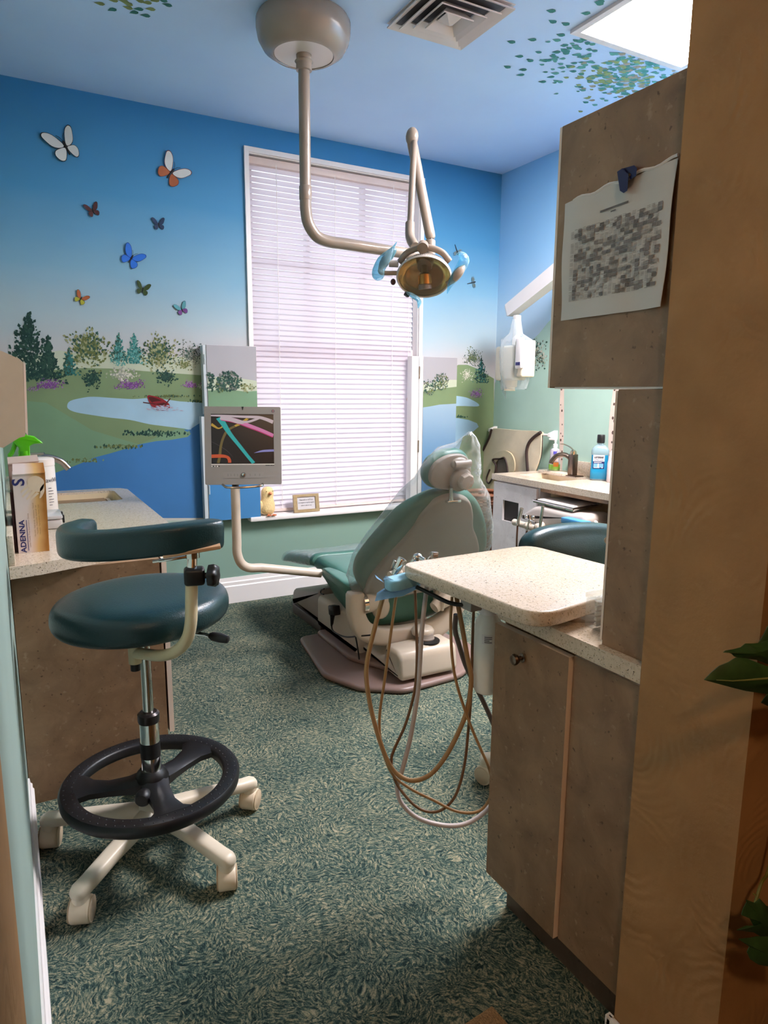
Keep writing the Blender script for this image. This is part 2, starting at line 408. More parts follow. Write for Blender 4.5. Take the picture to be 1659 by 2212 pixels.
# ------------------------------------------------------------------ room shell
floor = MB().bx(-1.6, 3.6, -1.7, 4.62, -.1, 0).build('floor', CARPET, smooth=0); struct(floor)
CEILM = m_sky('ceiling_sky', [(0, (150, 190, 226)), (.5, (160, 192, 232)), (1, (172, 200, 236))], 0, 5, .25, .75)
ceil = MB().bx(-1.6, 3.6, -1.7, 4.62, ZC, ZC+.1).build('ceiling', mat('ceiling_paint', (186, 216, 255), .75, noise=.05, nscale=1.5), smooth=0); struct(ceil)
SKYB = m_sky('mural_sky', [(0.0, (130, 160, 147)), (.19, (130, 160, 147)), (.20, (196, 196, 190)), (.54, (190, 187, 188)), (.605, (166, 187, 197)), (.70, (126, 172, 198)), (.83, (76, 146, 190)), (1, (50, 124, 176))], 0.0, 3.11, .035)
hx0, hx1, hz0, hz1 = 1.468, 2.752, .60, 2.944
wb = MB()
wb.prism([(XL-.1, 0), (XR+.1, 0), (XR+.1, ZC), (XL-.1, ZC)], (0, YB+.12, 0), X, Z, .12, holes=[[(hx0, hz0), (hx0, hz1), (hx1, hz1), (hx1, hz0)]])
wall_back = struct(wb.build('wall_back', SKYB, smooth=0))
SKYR = m_sky('mural_sky_right', [(0, (172, 200, 190)), (.40, (172, 200, 190)), (.5, (212, 220, 230)), (.62, (196, 220, 240)), (.8, (156, 206, 244)), (1, (134, 194, 240))], 0.0, 3.11, .03)
wall_right = struct(MB().bx(XR, XR+.11, .877, YB+.12, 0, ZC).build('wall_right', SKYR, smooth=0))
wall_left = struct(MB().bx(XL-.12, XL, .79, YB, 0, ZC).build('wall_left', mat('pale_sage_paint', (158, 178, 168), .6, noise=.03, nscale=3), smooth=0))
wl2 = struct(MB().bx(XL-.12, XL, .25, .79, 0, ZC).build('wall_doorway_left', ORANGE, smooth=0))
wall_front = struct(MB().bx(1.07, XR+.11, .645, .877, 0, ZC).build('wall_front', ORANGE, smooth=0))
struct(MB().bx(-1.6, 3.6, -1.7, -1.6, 0, ZC).build('wall_corridor', ORANGE, smooth=0))
struct(MB().bx(-1.7, -1.6, -1.7, .79, 0, ZC).build('wall_corridor_left', ORANGE, smooth=0))
struct(MB().bx(-1.6, XL-.12, .67, .79, 0, ZC).build('wall_corridor_front', ORANGE, smooth=0))
struct(MB().bx(XR, 3.6, -1.7, .645, 0, ZC).build('wall_corridor_right', ORANGE, smooth=0))
# baseboards
def baseprof(h, t): return [(0, 0), (t, 0), (t, h*.66), (t*.75, h*.70), (t*.75, h*.82), (t*.45, h*.86), (t*.3, h), (0, h)]
b = MB()
b.prism(baseprof(.18, .02), (XR, YB, 0), Vector((0, -1, 0)), Z, XR-XL)
bb = b.build('baseboard_back', WHITE, smooth=0); struct(bb)
for p in bb.data.vertices: pass
b = MB(); b.prism(baseprof(.125, .017), (XL, .80, 0), X, Z, -1.68); struct(b.build('baseboard_left', WHITE, smooth=0))
b = MB(); b.bx(1.056, 1.0695, .632, .890, 0, .10, .005); b.bx(1.056, 1.0695, .8775, .890, 0, .10); b.bx(1.056, 2.2, .632, .6445, 0, .10, .005); struct(b.build('baseboard_right', WHITE))
# ------------------------------------------------------------------ painted mural on the far wall
def px(pts, y): return [aty(u, v, y) for u, v in pts]
class Paint:
    def __init__(s): s.mb = MB(); s.mats = []; s.k = 0
    def use(s, m):
        if m not in s.mats: s.mats.append(m)
        s.mb.mi = s.mats.index(m)
    def shape(s, pts, m, smooth=4):
        s.k += 1; y = YB-.0006-.00006*s.k
        P = cr([(u, v, 0) for u, v in pts], smooth, True) if smooth else [Vector((u, v, 0)) for u, v in pts]
        W = [aty(p.x, p.y, y) for p in P]
        s.use(m); s.mb.prism([(w.x, w.z) for w in W], (0, y, 0), X, Z, 0)
    def dabs(s, cx, cy, w, h, n, cols, size=6, kind='round', ang=90, spread=50, thin=.34):
        s.k += 1; n = int(n*2.3)
        for i in range(n):
            y = YB-.0006-.00006*s.k-random.random()*.0004
            if kind == 'cone':
                t = random.random()**.6; u = cx+random.gauss(0, .30)*w*t; v = cy-h/2+h*t
                a = math.radians(ang+(u-cx)/(w*.5+1)*-65+random.gauss(0, 18))
            elif kind == 'fan':
                r = min(1.12, abs(random.gauss(0, .52))); th = random.uniform(-PI, PI); r *= .86+.14*math.sin(th*5+cx); u = cx+w/2*r*math.cos(th); v = cy+h/2*r*math.sin(th)
                a = math.atan2(-(v-(cy+h*.45)), u-cx)+random.gauss(0, .3)
            else:
                r = min(1.15, abs(random.gauss(0, .55))); th = random.uniform(-PI, PI); r *= .85+.15*math.sin(th*4+cx); u = cx+w/2*r*math.cos(th); v = cy+h/2*r*math.sin(th)*(1 if math.sin(th) < 0 else .75)
                a = math.radians(ang+random.uniform(-spread, spread))
            c = aty(u, v, y); L = .66*size/1470*4.8*random.uniform(.6, 1.3)
            s.use(random.choice(cols)); s.mb.leaf(c, Vector((math.cos(a)*L, 0, math.sin(a)*L)), L*thin, (0, -1, 0))
def pm(n, c): return mat('paint_'+n, c, .65, noise=.05, nscale=14, spec=.3)
G_DK = pm('deep_green', (26, 58, 54)); G_DK2 = pm('forest', (44, 78, 66)); G_OL = pm('olive_leaf', (96, 106, 62)); G_OL2 = pm('pale_leaf', (150, 152, 112))
G_TE = pm('teal_leaf', (44, 108, 106)); G_TE2 = pm('teal_light', (92, 152, 146)); PUR = pm('purple', (112, 66, 128)); PUR2 = pm('lilac', (150, 112, 160)); CRM = pm('blossom', (206, 202, 188)); CRM2 = pm('blossom_shade', (160, 162, 138))
HILL = mat('paint_hill', (116, 136, 98), .65, noise=.10, nscale=3); HILL2 = mat('paint_hill_near', (112, 144, 112), .65, noise=.08, nscale=3)
MIST = mat('paint_mist', (184, 192, 170), .65, noise=.06, nscale=4); LAKE = mat('paint_lake', (158, 192, 214), .65, noise=.06, nscale=5); DEEP = mat('paint_deep_water', (58, 118, 176), .65, noise=.08, nscale=2.5)
RED = pm('boat_red', (132, 30, 40)); DRED = pm('boat_dark', (74, 24, 26)); PNK = pm('boat_reflection', (170, 164, 186)); GRY = pm('grey_twig', (108, 112, 104)); GRY2 = pm('grey_twig_light', (150, 152, 142))
mu = Paint()
mu.shape([(-14, 770), (60, 768), (130, 757), (200, 768), (270, 760), (340, 772), (441, 768), (441, 830), (200, 830), (-14, 830)], MIST, 0)
mu.shape([(-14, 806), (60, 806), (128, 798), (182, 795), (236, 796), (304, 801), (370, 806), (441, 811), (449, 812), (449, 1119), (400, 1119), (-14, 1119)], HILL, 0)
mu.shape([(-14, 860), (100, 870), (200, 930), (300, 960), (449, 900), (449, 1119), (300, 1119), (-14, 1119)], HILL2, 0)
mu.shape([(145, 877), (152, 866), (180, 859), (202, 857), (236, 859), (287, 862), (330, 860), (388, 867), (448, 876), (448, 932), (398, 926), (350, 920), (321, 916), (280, 907), (236, 902), (195, 896), (166, 891), (150, 885)], LAKE)
mu.shape([(448, 900), (430, 915), (413, 926), (414, 936), (405, 944), (370, 950), (337, 953), (300, 960), (270, 970), (236, 980), (205, 988), (182, 998), (157, 1008), (118, 1022), (60, 1044), (-14, 1066), (-14, 1119), (100, 1119), (449, 1119)], DEEP, 0)
mu.shape([(398, 929), (409, 928), (449, 928), (449, 960), (420, 950), (414, 938)], DEEP)
# far right strip between window and corner
mu.shape([(905, 818), (960, 806), (990, 788), (1010, 788), (1030, 796), (1050, 808), (1067, 818), (1067, 1120), (905, 1120)], HILL, 0)
mu.shape([(905, 858), (960, 854), (1000, 857), (1020, 864), (1034, 873), (1030, 878), (990, 877), (905, 880)], LAKE)
mu.shape([(905, 906), (988, 903), (1012, 907), (1030, 914), (1034, 922), (1020, 934), (1000, 944), (980, 1010), (980, 1119), (905, 1119)], mat('paint_lake_right', (140, 176, 200), .65, noise=.06, nscale=5), 0)
# grasses along the near bank
mu.dabs(330, 940, 170, 14, 120, [G_DK2, HILL2, G_DK], 9, 'round', 80, 25)
mu.dabs(260, 968, 110, 10, 70, [G_DK2, G_OL, HILL], 9, 'round', 80, 25)
mu.dabs(180, 998, 90, 8, 40, [G_OL, HILL2], 8, 'round', 80, 25)
mu.dabs(360, 858, 150, 5, 60, [G_DK2, G_OL], 6, 'round', 85, 25); mu.dabs(425, 869, 40, 5, 26, [G_DK2, G_OL], 6, 'round', 85, 25)
# trees
mu.dabs(62, 752, 110, 148, 330, [G_DK, G_DK, G_DK2], 10, 'cone', 90)
mu.dabs(104, 775, 50, 88, 150, [G_DK, G_DK2], 9, 'cone', 90)
mu.dabs(190, 756, 104, 92, 330, [G_OL, G_OL2, G_DK2, G_OL], 9, 'fan')
mu.dabs(150, 782, 26, 60, 80, [G_DK2, G_TE], 8, 'cone')
mu.dabs(256, 752, 28, 62, 130, [G_TE, G_TE2, G_DK2], 7, 'cone'); mu.dabs(290, 754, 34, 66, 130, [G_TE, G_TE2], 7, 'cone')
mu.dabs(258, 788, 34, 22, 40, [G_TE2, MIST], 7, 'round')
mu.dabs(343, 765, 84, 84, 280, [G_OL, G_OL2, G_DK2], 8, 'fan')
mu.dabs(412, 770, 66, 66, 200, [GRY, G_DK2, GRY2], 5, 'round'); mu.dabs(400, 790, 40, 30, 60, [G_OL2, G_OL], 6, 'round')
mu.dabs(199, 822, 40, 44, 110, [G_DK2, G_DK], 7, 'fan'); mu.dabs(359, 816, 42, 36, 120, [G_DK, G_DK2], 7, 'fan')
mu.dabs(266, 812, 70, 34, 120, [CRM, CRM2, GRY2], 7, 'round')
mu.dabs(105, 833, 66, 30, 130, [PUR, PUR2, PUR], 5, 'round', 60, 60); mu.dabs(68, 842, 30, 14, 34, [PUR2, GRY], 4, 'round')
mu.dabs(281, 833, 74, 26, 140, [PUR, PUR2, PUR], 5, 'round', 60, 60)
mu.dabs(411, 833, 38, 18, 80, [PUR, PUR2], 5, 'round', 60, 60); mu.dabs(436, 836, 14, 24, 30, [CRM, CRM2], 5, 'round')
mu.dabs(1021, 774, 42, 44, 170, [G_DK2, GRY, G_OL], 5, 'round'); mu.dabs(1040, 800, 26, 56, 130, [G_DK, G_TE, G_DK], 7, 'cone')
mu.dabs(1008, 811, 28, 32, 90, [CRM, CRM2], 5, 'fan'); mu.dabs(1030, 852, 34, 24, 90, [PUR, PUR2], 5, 'round', 60, 60)
mu.dabs(995, 902, 34, 5, 30, [G_DK2], 6, 'round', 85, 25)
# rowing boat
mu.dabs(345, 882, 84, 22, 60, [PNK, LAKE, PNK], 11, 'round', 0, 8, .12)
mu.shape([(318, 856), (330, 855), (350, 861), (364, 871), (367, 880), (358, 886), (342, 886), (327, 877)], RED)
mu.shape([(321, 858), (331, 858), (348, 865), (357, 873), (350, 876), (334, 872), (325, 866)], DRED)
mu.shape([(331, 868), (352, 866), (356, 869), (335, 872)], RED)
mu.shape([(309, 868), (336, 872), (336, 874), (309, 870)], DRED, 0); mu.shape([(355, 874), (367, 860), (369, 861), (357, 876)], DRED, 0)
mural = mu.mb.build('painted_mural', mu.mats, wall_back, smooth=0)
struct(mural)
# right wall: painted hill, bush and two birch trunks
mr = MB(); mm = []
def on_right(pts, m, k, smooth=0):
    x = XR-.0008-.0004*k
    P = cr([(u, v, 0) for u, v in pts], 4, True) if smooth else [Vector((u, v, 0)) for u, v in pts]
    W = [atx(p.x, p.y, x) for p in P]
    if m not in mm: mm.append(m)
    mr.mi = mm.index(m); mr.prism([(w.y, w.z) for w in W], (x, 0, 0), Y, Z, 0)
MINT = mat('paint_mint', (170, 200, 188), .62, noise=.05, nscale=3)
x0 = [(1069, 828), (1076, 812), (1085, 800), (1110, 770), (1140, 744), (1165, 720), (1184, 696), (1230, 650), (1300, 600)]
W = [atx(u, v, XR-.001) for u, v in x0]
mm.append(MINT); mr.prism([(YB-.001, .9), (YB-.001, W[0].z)]+[(w.y, w.z) for w in W]+[(2.2, W[-1].z+.1), (2.2, .9)], (XR-.001, 0, 0), Y, Z, 0)
BIRCH = mat('paint_birch', (226, 206, 194), .65, noise=.06, nscale=12); KNOT = mat('paint_birch_knot', (86, 66, 58), .65)
def trunk(u0, u1, k):
    w0 = atx(u0, 1000, XR-.002); w1 = atx(u1, 1000, XR-.002); yc, hw = (w0.y+w1.y)/2, abs(w0.y-w1.y)/2
    L = [(yc+math.sin(z*5+k)*.012+hw*(1+.15*math.sin(z*11)), z) for z in np.linspace(.9, 1.9, 14)]
    R_ = [(yc+math.sin(z*5+k)*.012-hw*(1-.15*math.sin(z*9)), z) for z in np.linspace(.9, 1.9, 14)]
    if BIRCH not in mm: mm.append(BIRCH); mm.append(KNOT)
    mr.mi = mm.index(BIRCH); mr.prism(L+R_[::-1], (XR-.002, 0, 0), Y, Z, 0)
    mr.mi = mm.index(KNOT)
    for i in range(16):
        z = random.uniform(.95, 1.85); yy = yc+random.uniform(-.7, .7)*hw+math.sin(z*5+k)*.012; s_ = hw*random.uniform(.2, .45)
        mr.prism([(yy+s_*math.cos(t), z+s_*1.3*math.sin(t)) for t in (0, 1.1, 2.4, 3.3, 4.2, 5.4)], (XR-.0026, 0, 0), Y, Z, 0)
trunk(1204, 1213, 0); trunk(1314, 1327, 2)
for i in range(150):
    u = 1162+random.gauss(0, 9); v = 768+random.gauss(0, 14)
    c = atx(u, v, XR-.002-random.random()*.001); L = .022*random.uniform(.6, 1.3); a = random.uniform(-.3, PI+.3)
    m = random.choice([GRY, G_DK2, CRM2, CRM if u > 1162 else GRY])
    if m not in mm: mm.append(m)
    mr.mi = mm.index(m); mr.leaf(c, Vector((0, math.cos(a)*L, math.sin(a)*L)), L*.3, (-1, 0, 0))
struct(mr.build('painted_mural', mm, wall_right, smooth=0))
# leaves painted on the ceiling
cl = MB(); lm = [pm('ceiling_leaf', (52, 112, 104)), pm('ceiling_leaf_olive', (122, 136, 84)), pm('ceiling_leaf_brown', (142, 132, 112)), pm('ceiling_leaf_teal', (74, 132, 122))]
def cleaf(u, v, size, mi):
    size *= 1.3; c = atz(u, v, ZC-.0012-random.random()*.0008); a = random.uniform(-.5, .5)+PI*.9
    d = Vector((math.cos(a), math.sin(a), 0)); x = Vector((-d.y, d.x, 0)); L = size; cl.mi = mi
    P = [c-d*L*.5, c-d*L*.28+x*L*.34, c+x*L*.36, c+d*L*.28+x*L*.2, c+d*L*.62, c+d*L*.28-x*L*.18, c-x*L*.34, c-d*L*.28-x*L*.3]
    cl.add(P, [list(range(8))])
for (u, v, mi) in [(1105, 91, 0), (1150, 86, 0), (1194, 47, 0), (1191, 24, 0), (1222, 52, 0), (1266, 29, 0), (1295, 8, 0), (1122, 122, 0), (1145, 131, 0), (1096, 145, 0), (1130, 151, 0), (1125, 162, 0), (1172, 177, 0), (1212, 76, 0), (1203, 87, 3), (1296, 4, 0), (1262, 85, 0)]: cleaf(u, v, .032, mi)
for k in range(74):
    u = random.gauss(1225, 36); v = 112+random.gauss(0, 26)
    if 1160 < u < 1300 and 84 < v < 182: cleaf(u, v, random.uniform(.016, .034), random.choice([0, 0, 3]))
for k in range(330):
    u = random.gauss(1345, 52); v = 165+random.gauss(0, 30)-.12*(u-1345)
    if v > 92+(u-1260)*.27: cleaf(u, v, random.uniform(.016, .036), random.choice([0, 1, 1, 2, 3, 3]))
for (u, v) in [(216, 8), (243, 21), (245, 1), (277, 9), (277, 17), (290, 27), (300, 20), (318, 6), (315, 34), (326, 20), (362, 11), (302, 2), (335, 1), (268, 3), (352, 1)]: cleaf(u, v, .032, random.choice([0, 1, 1]))
struct(cl.build('painted_leaves', lm, ceil, smooth=0))
# ------------------------------------------------------------------ window, sill, blind
win = bpy.data.objects.new('window_1', None); COL.objects.link(win); win.location = (2.11, YB, .6); win['_org'] = [2.11, YB, .6]; struct(win)
b = MB()
cw = .030
b.prism([(hx0-cw, hz0-.01), (hx1+cw, hz0-.01), (hx1+cw, hz1+cw), (hx0-cw, hz1+cw)], (0, YB-.001, 0), X, Z, .018, holes=[[(hx0, hz0-.009), (hx0, hz1), (hx1, hz1), (hx1, hz0-.009)]])
b.build('casing', WHITE, win, smooth=0)
b = MB(); b.bx(hx0-.001, hx0+.005, YB-.001, YB+.07, hz0, hz1); b.bx(hx1-.005, hx1+.001, YB-.001, YB+.07, hz0, hz1); b.bx(hx0-.001, hx1+.001, YB-.001, YB+.07, hz1-.005, hz1+.001); b.build('reveal', WHITE, win, smooth=0)
b = MB()   # sash frames behind the blind
def bar(x0_, x1_, z0_, z1_, y0=4.59, y1=4.62): b.bx(x0_, x1_, y0, y1, z0_, z1_)
bar(hx0, hx0+.05, hz0, hz1); bar(hx1-.05, hx1, hz0, hz1); bar(hx0, hx1, hz1-.05, hz1); bar(hx0, hx1, hz0, hz0+.06); bar(hx0, hx1, 1.66, 1.765, 4.562)
bar(1.885, 1.91, 1.76, hz1, 4.564); bar(2.315, 2.34, 1.76, hz1, 4.564); bar(hx0, hx1, 2.285, 2.31, 4.564); bar(hx0, hx1, 1.14, 1.155, 4.60)
b.build('sash', WHITE, win, smooth=0)
MB().bx(hx0, hx1, 4.605, 4.609, hz0, hz1).build('glass', m_glass(), win, smooth=0)
b = MB(); b.bx(1.395, 2.83, YB-.085, YB-.0005, .572, .604, .008); b.bx(hx0+.0005, hx1-.0005, YB-.002, YB+.1, .590, .604)
b.build('sill', WHITE, win)
sun_w = m_slat()
bl = thing('venetian_blind', 'closed white horizontal slat blind filling the tall window', 'window blind', (2.1, 4.53, .62))
bx0, bx1 = 1.474, 2.722
b = MB(); b.bx(bx0, bx1, 4.512, 4.556, 2.885, 2.93, .004); b.build('headrail', mat('blind_rail', (226, 206, 200), .4, noise=.02), bl)
b = MB(); NS = 64; zt, zb = 2.868, .645
for i in range(NS):
    z = zt+(zb-zt)*i/(NS-1); a = math.radians(56); hw = .0225
    c0 = Vector((0, 4.536, z)); d = Vector((0, math.cos(a), math.sin(a)))
    # shallow curved slat leaning shut
    P = []
    for q in (-1, -.33, .33, 1):
        p = c0+d*q*hw+Vector((0, -math.sin(a), math.cos(a)))*.0022*(1-q*q); P.append(p)
    vs = [(bx0+.004, p.y, p.z) for p in P]+[(bx1-.004, p.y, p.z) for p in P]
    b.add(vs, [[k, k+1, k+5, k+4] for k in range(3)])
b.build('slats', sun_w, bl, smooth=60)
b = MB(); b.bx(bx0, bx1, 4.518, 4.556, .612, .632, .004); b.build('bottom_rail', mat('blind_rail', (226, 206, 200), .4), bl)
for xx in (1.66, 2.08, 2.54):
    MB().tube([(xx, 4.513, 2.9), (xx, 4.513, .63)], .0022, 6).build('ladder_cord', mat('blind_cord', (244, 238, 238), .6), bl)
b = MB(); b.tube([(2.675, 4.508, 2.88), (2.675, 4.508, 1.42)], .0014, 5); b.build('pull_cord', mat('blind_cord', (244, 238, 238), .6), bl)
b = MB(); b.lathe([(.002, .03), (.006, .022), (.0075, .006), (.006, 0)], (2.675, 4.508, 1.385), n=10); b.build('cord_tassel', mat('wood_tassel', (196, 140, 96), .5, noise=.1), bl)
# ------------------------------------------------------------------ mural-painted folding shutters beside the window
def shutter(nm, label, rng, u_left, build_edge, painter, side):
    pass
SH_SKY = m_sky('shutter_sky', [(0, (170, 166, 168)), (1, (162, 160, 166))], .7, 1.2, .1)
sy = 4.425
sl = thing('window_shutter', 'mural-painted shutter panel standing open behind the monitor', 'shutter', (1.31, sy, .6))
a0, a1 = aty(449, 743, sy), aty(553, 750, sy); zb0 = aty(553, 1118, sy).z
x0s, x1s, zt0, zm0 = a0.x-.012, a1.x, a0.z-.004, aty(500, 878, sy).z-.06
b = MB(); b.bx(x0s, x1s, sy, sy+.03, zm0+.004, zt0, .002); p1 = b.build('upper_panel', WHITE, sl)
b = MB(); b.bx(x0s-.02, x1s+.005, sy, sy+.03, zb0, zm0, .002); p2 = b.build('lower_panel', WHITE, sl)
b = MB(); b.bx(x0s-.022, x0s-.004, sy+.002, sy+.06, zm0+.01, zt0-.004); b.bx(x0s-.046, x0s-.024, sy+.004, sy+.06, zb0+.01, zm0-.004)
for z in (zt0-.12, zb0+.18, zm0-.2): b.cyl((x0s-.013, sy-.003, z), (x0s-.013, sy-.003, z+.06), .004, n=8)
b.build('hinged_edge', mat('shutter_edge', (196, 206, 212), .45, noise=.02), sl)
# bottom panel reaches the wall bracket so nothing floats
MB().bx(x0s+.02, x1s-.02, sy+.03, YB-.002, zb0+.2, zb0+.24).build('bracket', WHITE, sl)
def shutter_paint(parent, x0_, x1_, z0_, z1_, yy, layers, dabsets):
    q = MB(); ms = []
    def use(m):
        if m not in ms: ms.append(m)
        q.mi = ms.index(m)
    for k, (pts, m) in enumerate(layers):
        use(m); yk = yy-.0006-.0004*k
        P = [(min(max(px_, x0_+.001), x1_-.001), min(max(pz_, z0_+.001), z1_-.001)) for px_, pz_ in pts]
        q.prism(P, (0, yk, 0), X, Z, 0)
    for (cu, cv, w, h, n, cols, size) in dabsets:
        for i in range(n):
            r = math.sqrt(random.random()); th = random.uniform(-PI, PI); u = cu+w/2*r*math.cos(th); v = cv+h/2*r*math.sin(th)
            c = aty(u, v, yy-.003-random.random()*.001)
            if not (x0_+.006 < c.x < x1_-.006 and z0_+.006 < c.z < z1_-.006): continue
            L = size/1470*4.8*random.uniform(.6, 1.2); a = random.uniform(.2, PI-.2)
            use(random.choice(cols)); q.leaf(c, Vector((math.cos(a)*L, 0, math.sin(a)*L)), L*.34, (0, -1, 0))
    q.build('painting', ms, parent, smooth=0)
def zof(v, u=500): return aty(u, v, sy).z
SHB = mat('shutter_water', (62, 126, 180), .6, noise=.04, nscale=3)
shutter_paint(p1, x0s, x1s, zm0, zt0, sy, [([(x0s, zm0), (x1s, zm0), (x1s, zt0), (x0s, zt0)], SH_SKY),
    ([(x0s, zof(818)), (x0s+.1, zof(812)), (x0s+.2, zof(816)), (x1s, zof(822)), (x1s, zof(848)), (x0s, zof(846))], MIST),
    ([(x0s, zm0), (x1s, zm0), (x1s, zof(844)), (x0s+.25, zof(846)), (x0s+.15, zof(842)), (x0s, zof(844))], HILL2)],
    [(452, 828, 22, 44, 90, [G_DK, G_DK2], 6), (495, 826, 54, 42, 230, [G_DK, G_DK2, G_DK2, GRY], 6), (535, 838, 34, 22, 40, [G_OL2, G_OL], 5), (478, 838, 26, 22, 50, [G_OL, G_DK2], 5)])
shutter_paint(p2, x0s-.02, x1s+.005, zb0, zm0, sy, [([(x0s-.02, zb0), (x1s+.005, zb0), (x1s+.005, zm0), (x0s-.02, zm0)], SHB)], [])
# right pair: two leaves folded together against the wall
sr = thing('window_shutter', 'folded pair of mural-painted shutter leaves right of the window', 'shutter', (2.96, sy, .6))
c0, c1 = aty(915, 770, sy), aty(988, 773, sy); e0 = aty(891, 770, sy).x
xr0, xr1, zr1, zr0 = c0.x, c1.x, c0.z, .60
b = MB(); b.bx(xr0, xr1, sy, sy+.022, zr0, zr1, .002); r1 = b.build('front_leaf', WHITE, sr)
b = MB(); b.bx(xr0, xr1, sy+.026, sy+.048, zr0, zr1, .002); b.bx(e0, e0+.06, sy+.004, YB-.003, zr0, zr1, .002); b.bx(e0+.064, xr0-.001, sy+.002, sy+.05, zr0, zr1, .002); b.build('rear_leaf', WHITE, sr)
for z in (1.55, 1.0):
    b = MB(); b.cyl((e0+.062, sy, z), (e0+.062, sy, z+.09), .006, n=8); b.build('hinge', STEEL, sr)
LR = m_sky('shutter_lake', [(0, (60, 108, 160)), (.4, (96, 138, 176)), (1, (156, 180, 198))], .05, .82, .05)
def zr(v, u=950): return aty(u, v, sy).z
shutter_paint(r1, xr0, xr1, zr0, zr1, sy, [([(xr0, zr0), (xr1, zr0), (xr1, zr1), (xr0, zr1)], SH_SKY),
    ([(xr0, zr(832)), (xr0+.1, zr(826)), (xr0+.2, zr(820)), (xr1, zr(820)), (xr1, zr(845)), (xr0, zr(850))], MIST),
    ([(xr0, zr0), (xr1, zr0), (xr1, zr(835)), (xr0+.2, zr(838)), (xr0+.1, zr(842)), (xr0, zr(846))], HILL),
    ([(xr0, zr0), (xr1, zr0), (xr1, zr(872)), (xr0+.15, zr(874)), (xr0+.06, zr(878)), (xr0, zr(880))], LR)],
    [(928, 838, 30, 34, 110, [G_DK2, GRY, G_DK2, G_OL], 5), (953, 826, 32, 36, 150, [G_DK2, GRY, G_OL], 5)])
# ------------------------------------------------------------------ butterflies and dragonflies
def winged(nm, label, u, v, size, ang, cols, edge, y=YB-.006, wr=(1, 1)):
    c = aty(u, v, y)
    size *= .88
    t = thing(nm, label, 'wall decal', c, 'butterfly decals' if nm == 'butterfly_decal' else 'dragonfly decals')
    ca, sa = math.cos(math.radians(ang)), math.sin(math.radians(ang))
    U_, V_ = Vector((ca, 0, sa)), Vector((-sa, 0, ca))
    b = MB()
    up = [(.02, .03), (.12, .30), (.28, .52), (.46, .60), (.55, .52), (.50, .34), (.38, .12), (.2, .01)]
    lo = [(.02, .0), (.2, .02), (.36, -.02), (.42, -.16), (.34, -.34), (.2, -.38), (.07, -.2)]
    for sd in (1, -1):
        for poly, mi in ((up, 0), (lo, 1)):
            P = cr([(x, z, 0) for x, z in poly], 3, True)
            o = c+Vector((0, 0, 0))
            for lay, sc, m_ in ((0, 1.0, 2), (1, .91, mi)):
                b.mi = m_; cen = Vector((sum(q.x for q in P)/len(P), sum(q.y for q in P)/len(P)))
                Q = [cen+(Vector((q.x, q.y))-cen)*sc for q in P]
                vs = [o+U_*(q.x*sd*size*wr[0 if sd > 0 else 1])+V_*q.y*size+Vector((0, -(.10*abs(q.x)*size)-.0006*lay, 0)) for q in Q]
                b.add(vs, [list(range(len(vs)))])
    b.build('wings', [cols[0], cols[1], edge], t, smooth=0)
    b = MB(); b.tube([c+V_*size*.2, c+V_*size*.05, c-V_*size*.24], [size*.03, size*.045, size*.02], 8)
    for sd in (1, -1): b.tube([c+V_*size*.2, c+V_*size*.34+U_*sd*size*.06, c+V_*size*.42+U_*sd*size*.14], size*.007, 5)
    b.build('body', INK, t)
bw = pm('butterfly_white', (222, 224, 222)); bo = pm('butterfly_orange', (172, 96, 62)); bb_ = pm('butterfly_blue', (48, 112, 206)); bd = pm('butterfly_brown', (84, 52, 56)); byl = pm('butterfly_yellow', (168, 164, 60)); bg = pm('butterfly_dark_green', (56, 74, 42)); bt = pm('butterfly_teal', (88, 152, 160)); bn = pm('butterfly_navy', (44, 62, 92))
winged('butterfly_decal', 'large white butterfly with black-tipped wings, highest on the wall', 143, 318, .19, 25, (bw, bw), pm('butterfly_black', (40, 34, 34)), wr=(.8, 1.1))
winged('butterfly_decal', 'white and rust-orange butterfly left of the window top', 369, 374, .185, -38, (bw, bo), pm('butterfly_rust', (110, 52, 40)))
winged('butterfly_decal', 'small maroon butterfly below the large white butterfly', 201, 456, .085, 20, (bd, bd), INK)
winged('butterfly_decal', 'small navy butterfly left of the window, level with the lamp arm', 343, 486, .08, 5, (bn, bn), INK)
winged('butterfly_decal', 'bright blue butterfly in the middle of the flock', 283, 559, .135, -32, (bb_, bb_), pm('butterfly_deep_blue', (30, 62, 140)))
winged('butterfly_decal', 'dark green butterfly right of the yellow butterfly', 308, 626, .088, -14, (bg, bg), INK)
winged('butterfly_decal', 'yellow and olive butterfly above the painted tree', 174, 646, .08, -30, (bo, byl), bg)
winged('butterfly_decal', 'teal and violet butterfly, lowest and nearest the window', 393, 669, .085, 22, (bt, PUR), bn)
def dragonfly(label, u, v, size, ang, y=YB-.006):
    c = aty(u, v, y); t = thing('dragonfly_decal', label, 'wall decal', c, 'dragonfly decals')
    ca, sa = math.cos(math.radians(ang)), math.sin(math.radians(ang)); A, B = Vector((ca, 0, sa)), Vector((-sa, 0, ca))
    b = MB(); b.tube([c+A*size*.25, c+A*size*.12, c, c-A*size*.75], [size*.05, size*.07, size*.05, size*.025], 8); b.ell(c+A*size*.27, (size*.06,)*3, n=10)
    b.build('body', INK, t)
    b = MB()
    for sd in (1, -1):
        for k in (.1, -.06):
            P = [c+A*size*k, c+A*size*(k+.12)+B*sd*size*.3, c+A*size*(k+.05)+B*sd*size*.6, c+A*size*(k-.08)+B*sd*size*.3]
            b.add([p+Vector((0, -.003, 0)) for p in P], [[0, 1, 2, 3]])
    b.build('wings', mat('dragonfly_wing', (104, 122, 122), .4), t, smooth=0)
dragonfly('small dark dragonfly just right of the dental lamp, upper of two', 988, 544, .075, -65)
dragonfly('small dark dragonfly nearest the wall corner, lower of two', 1022, 610, .075, 15)
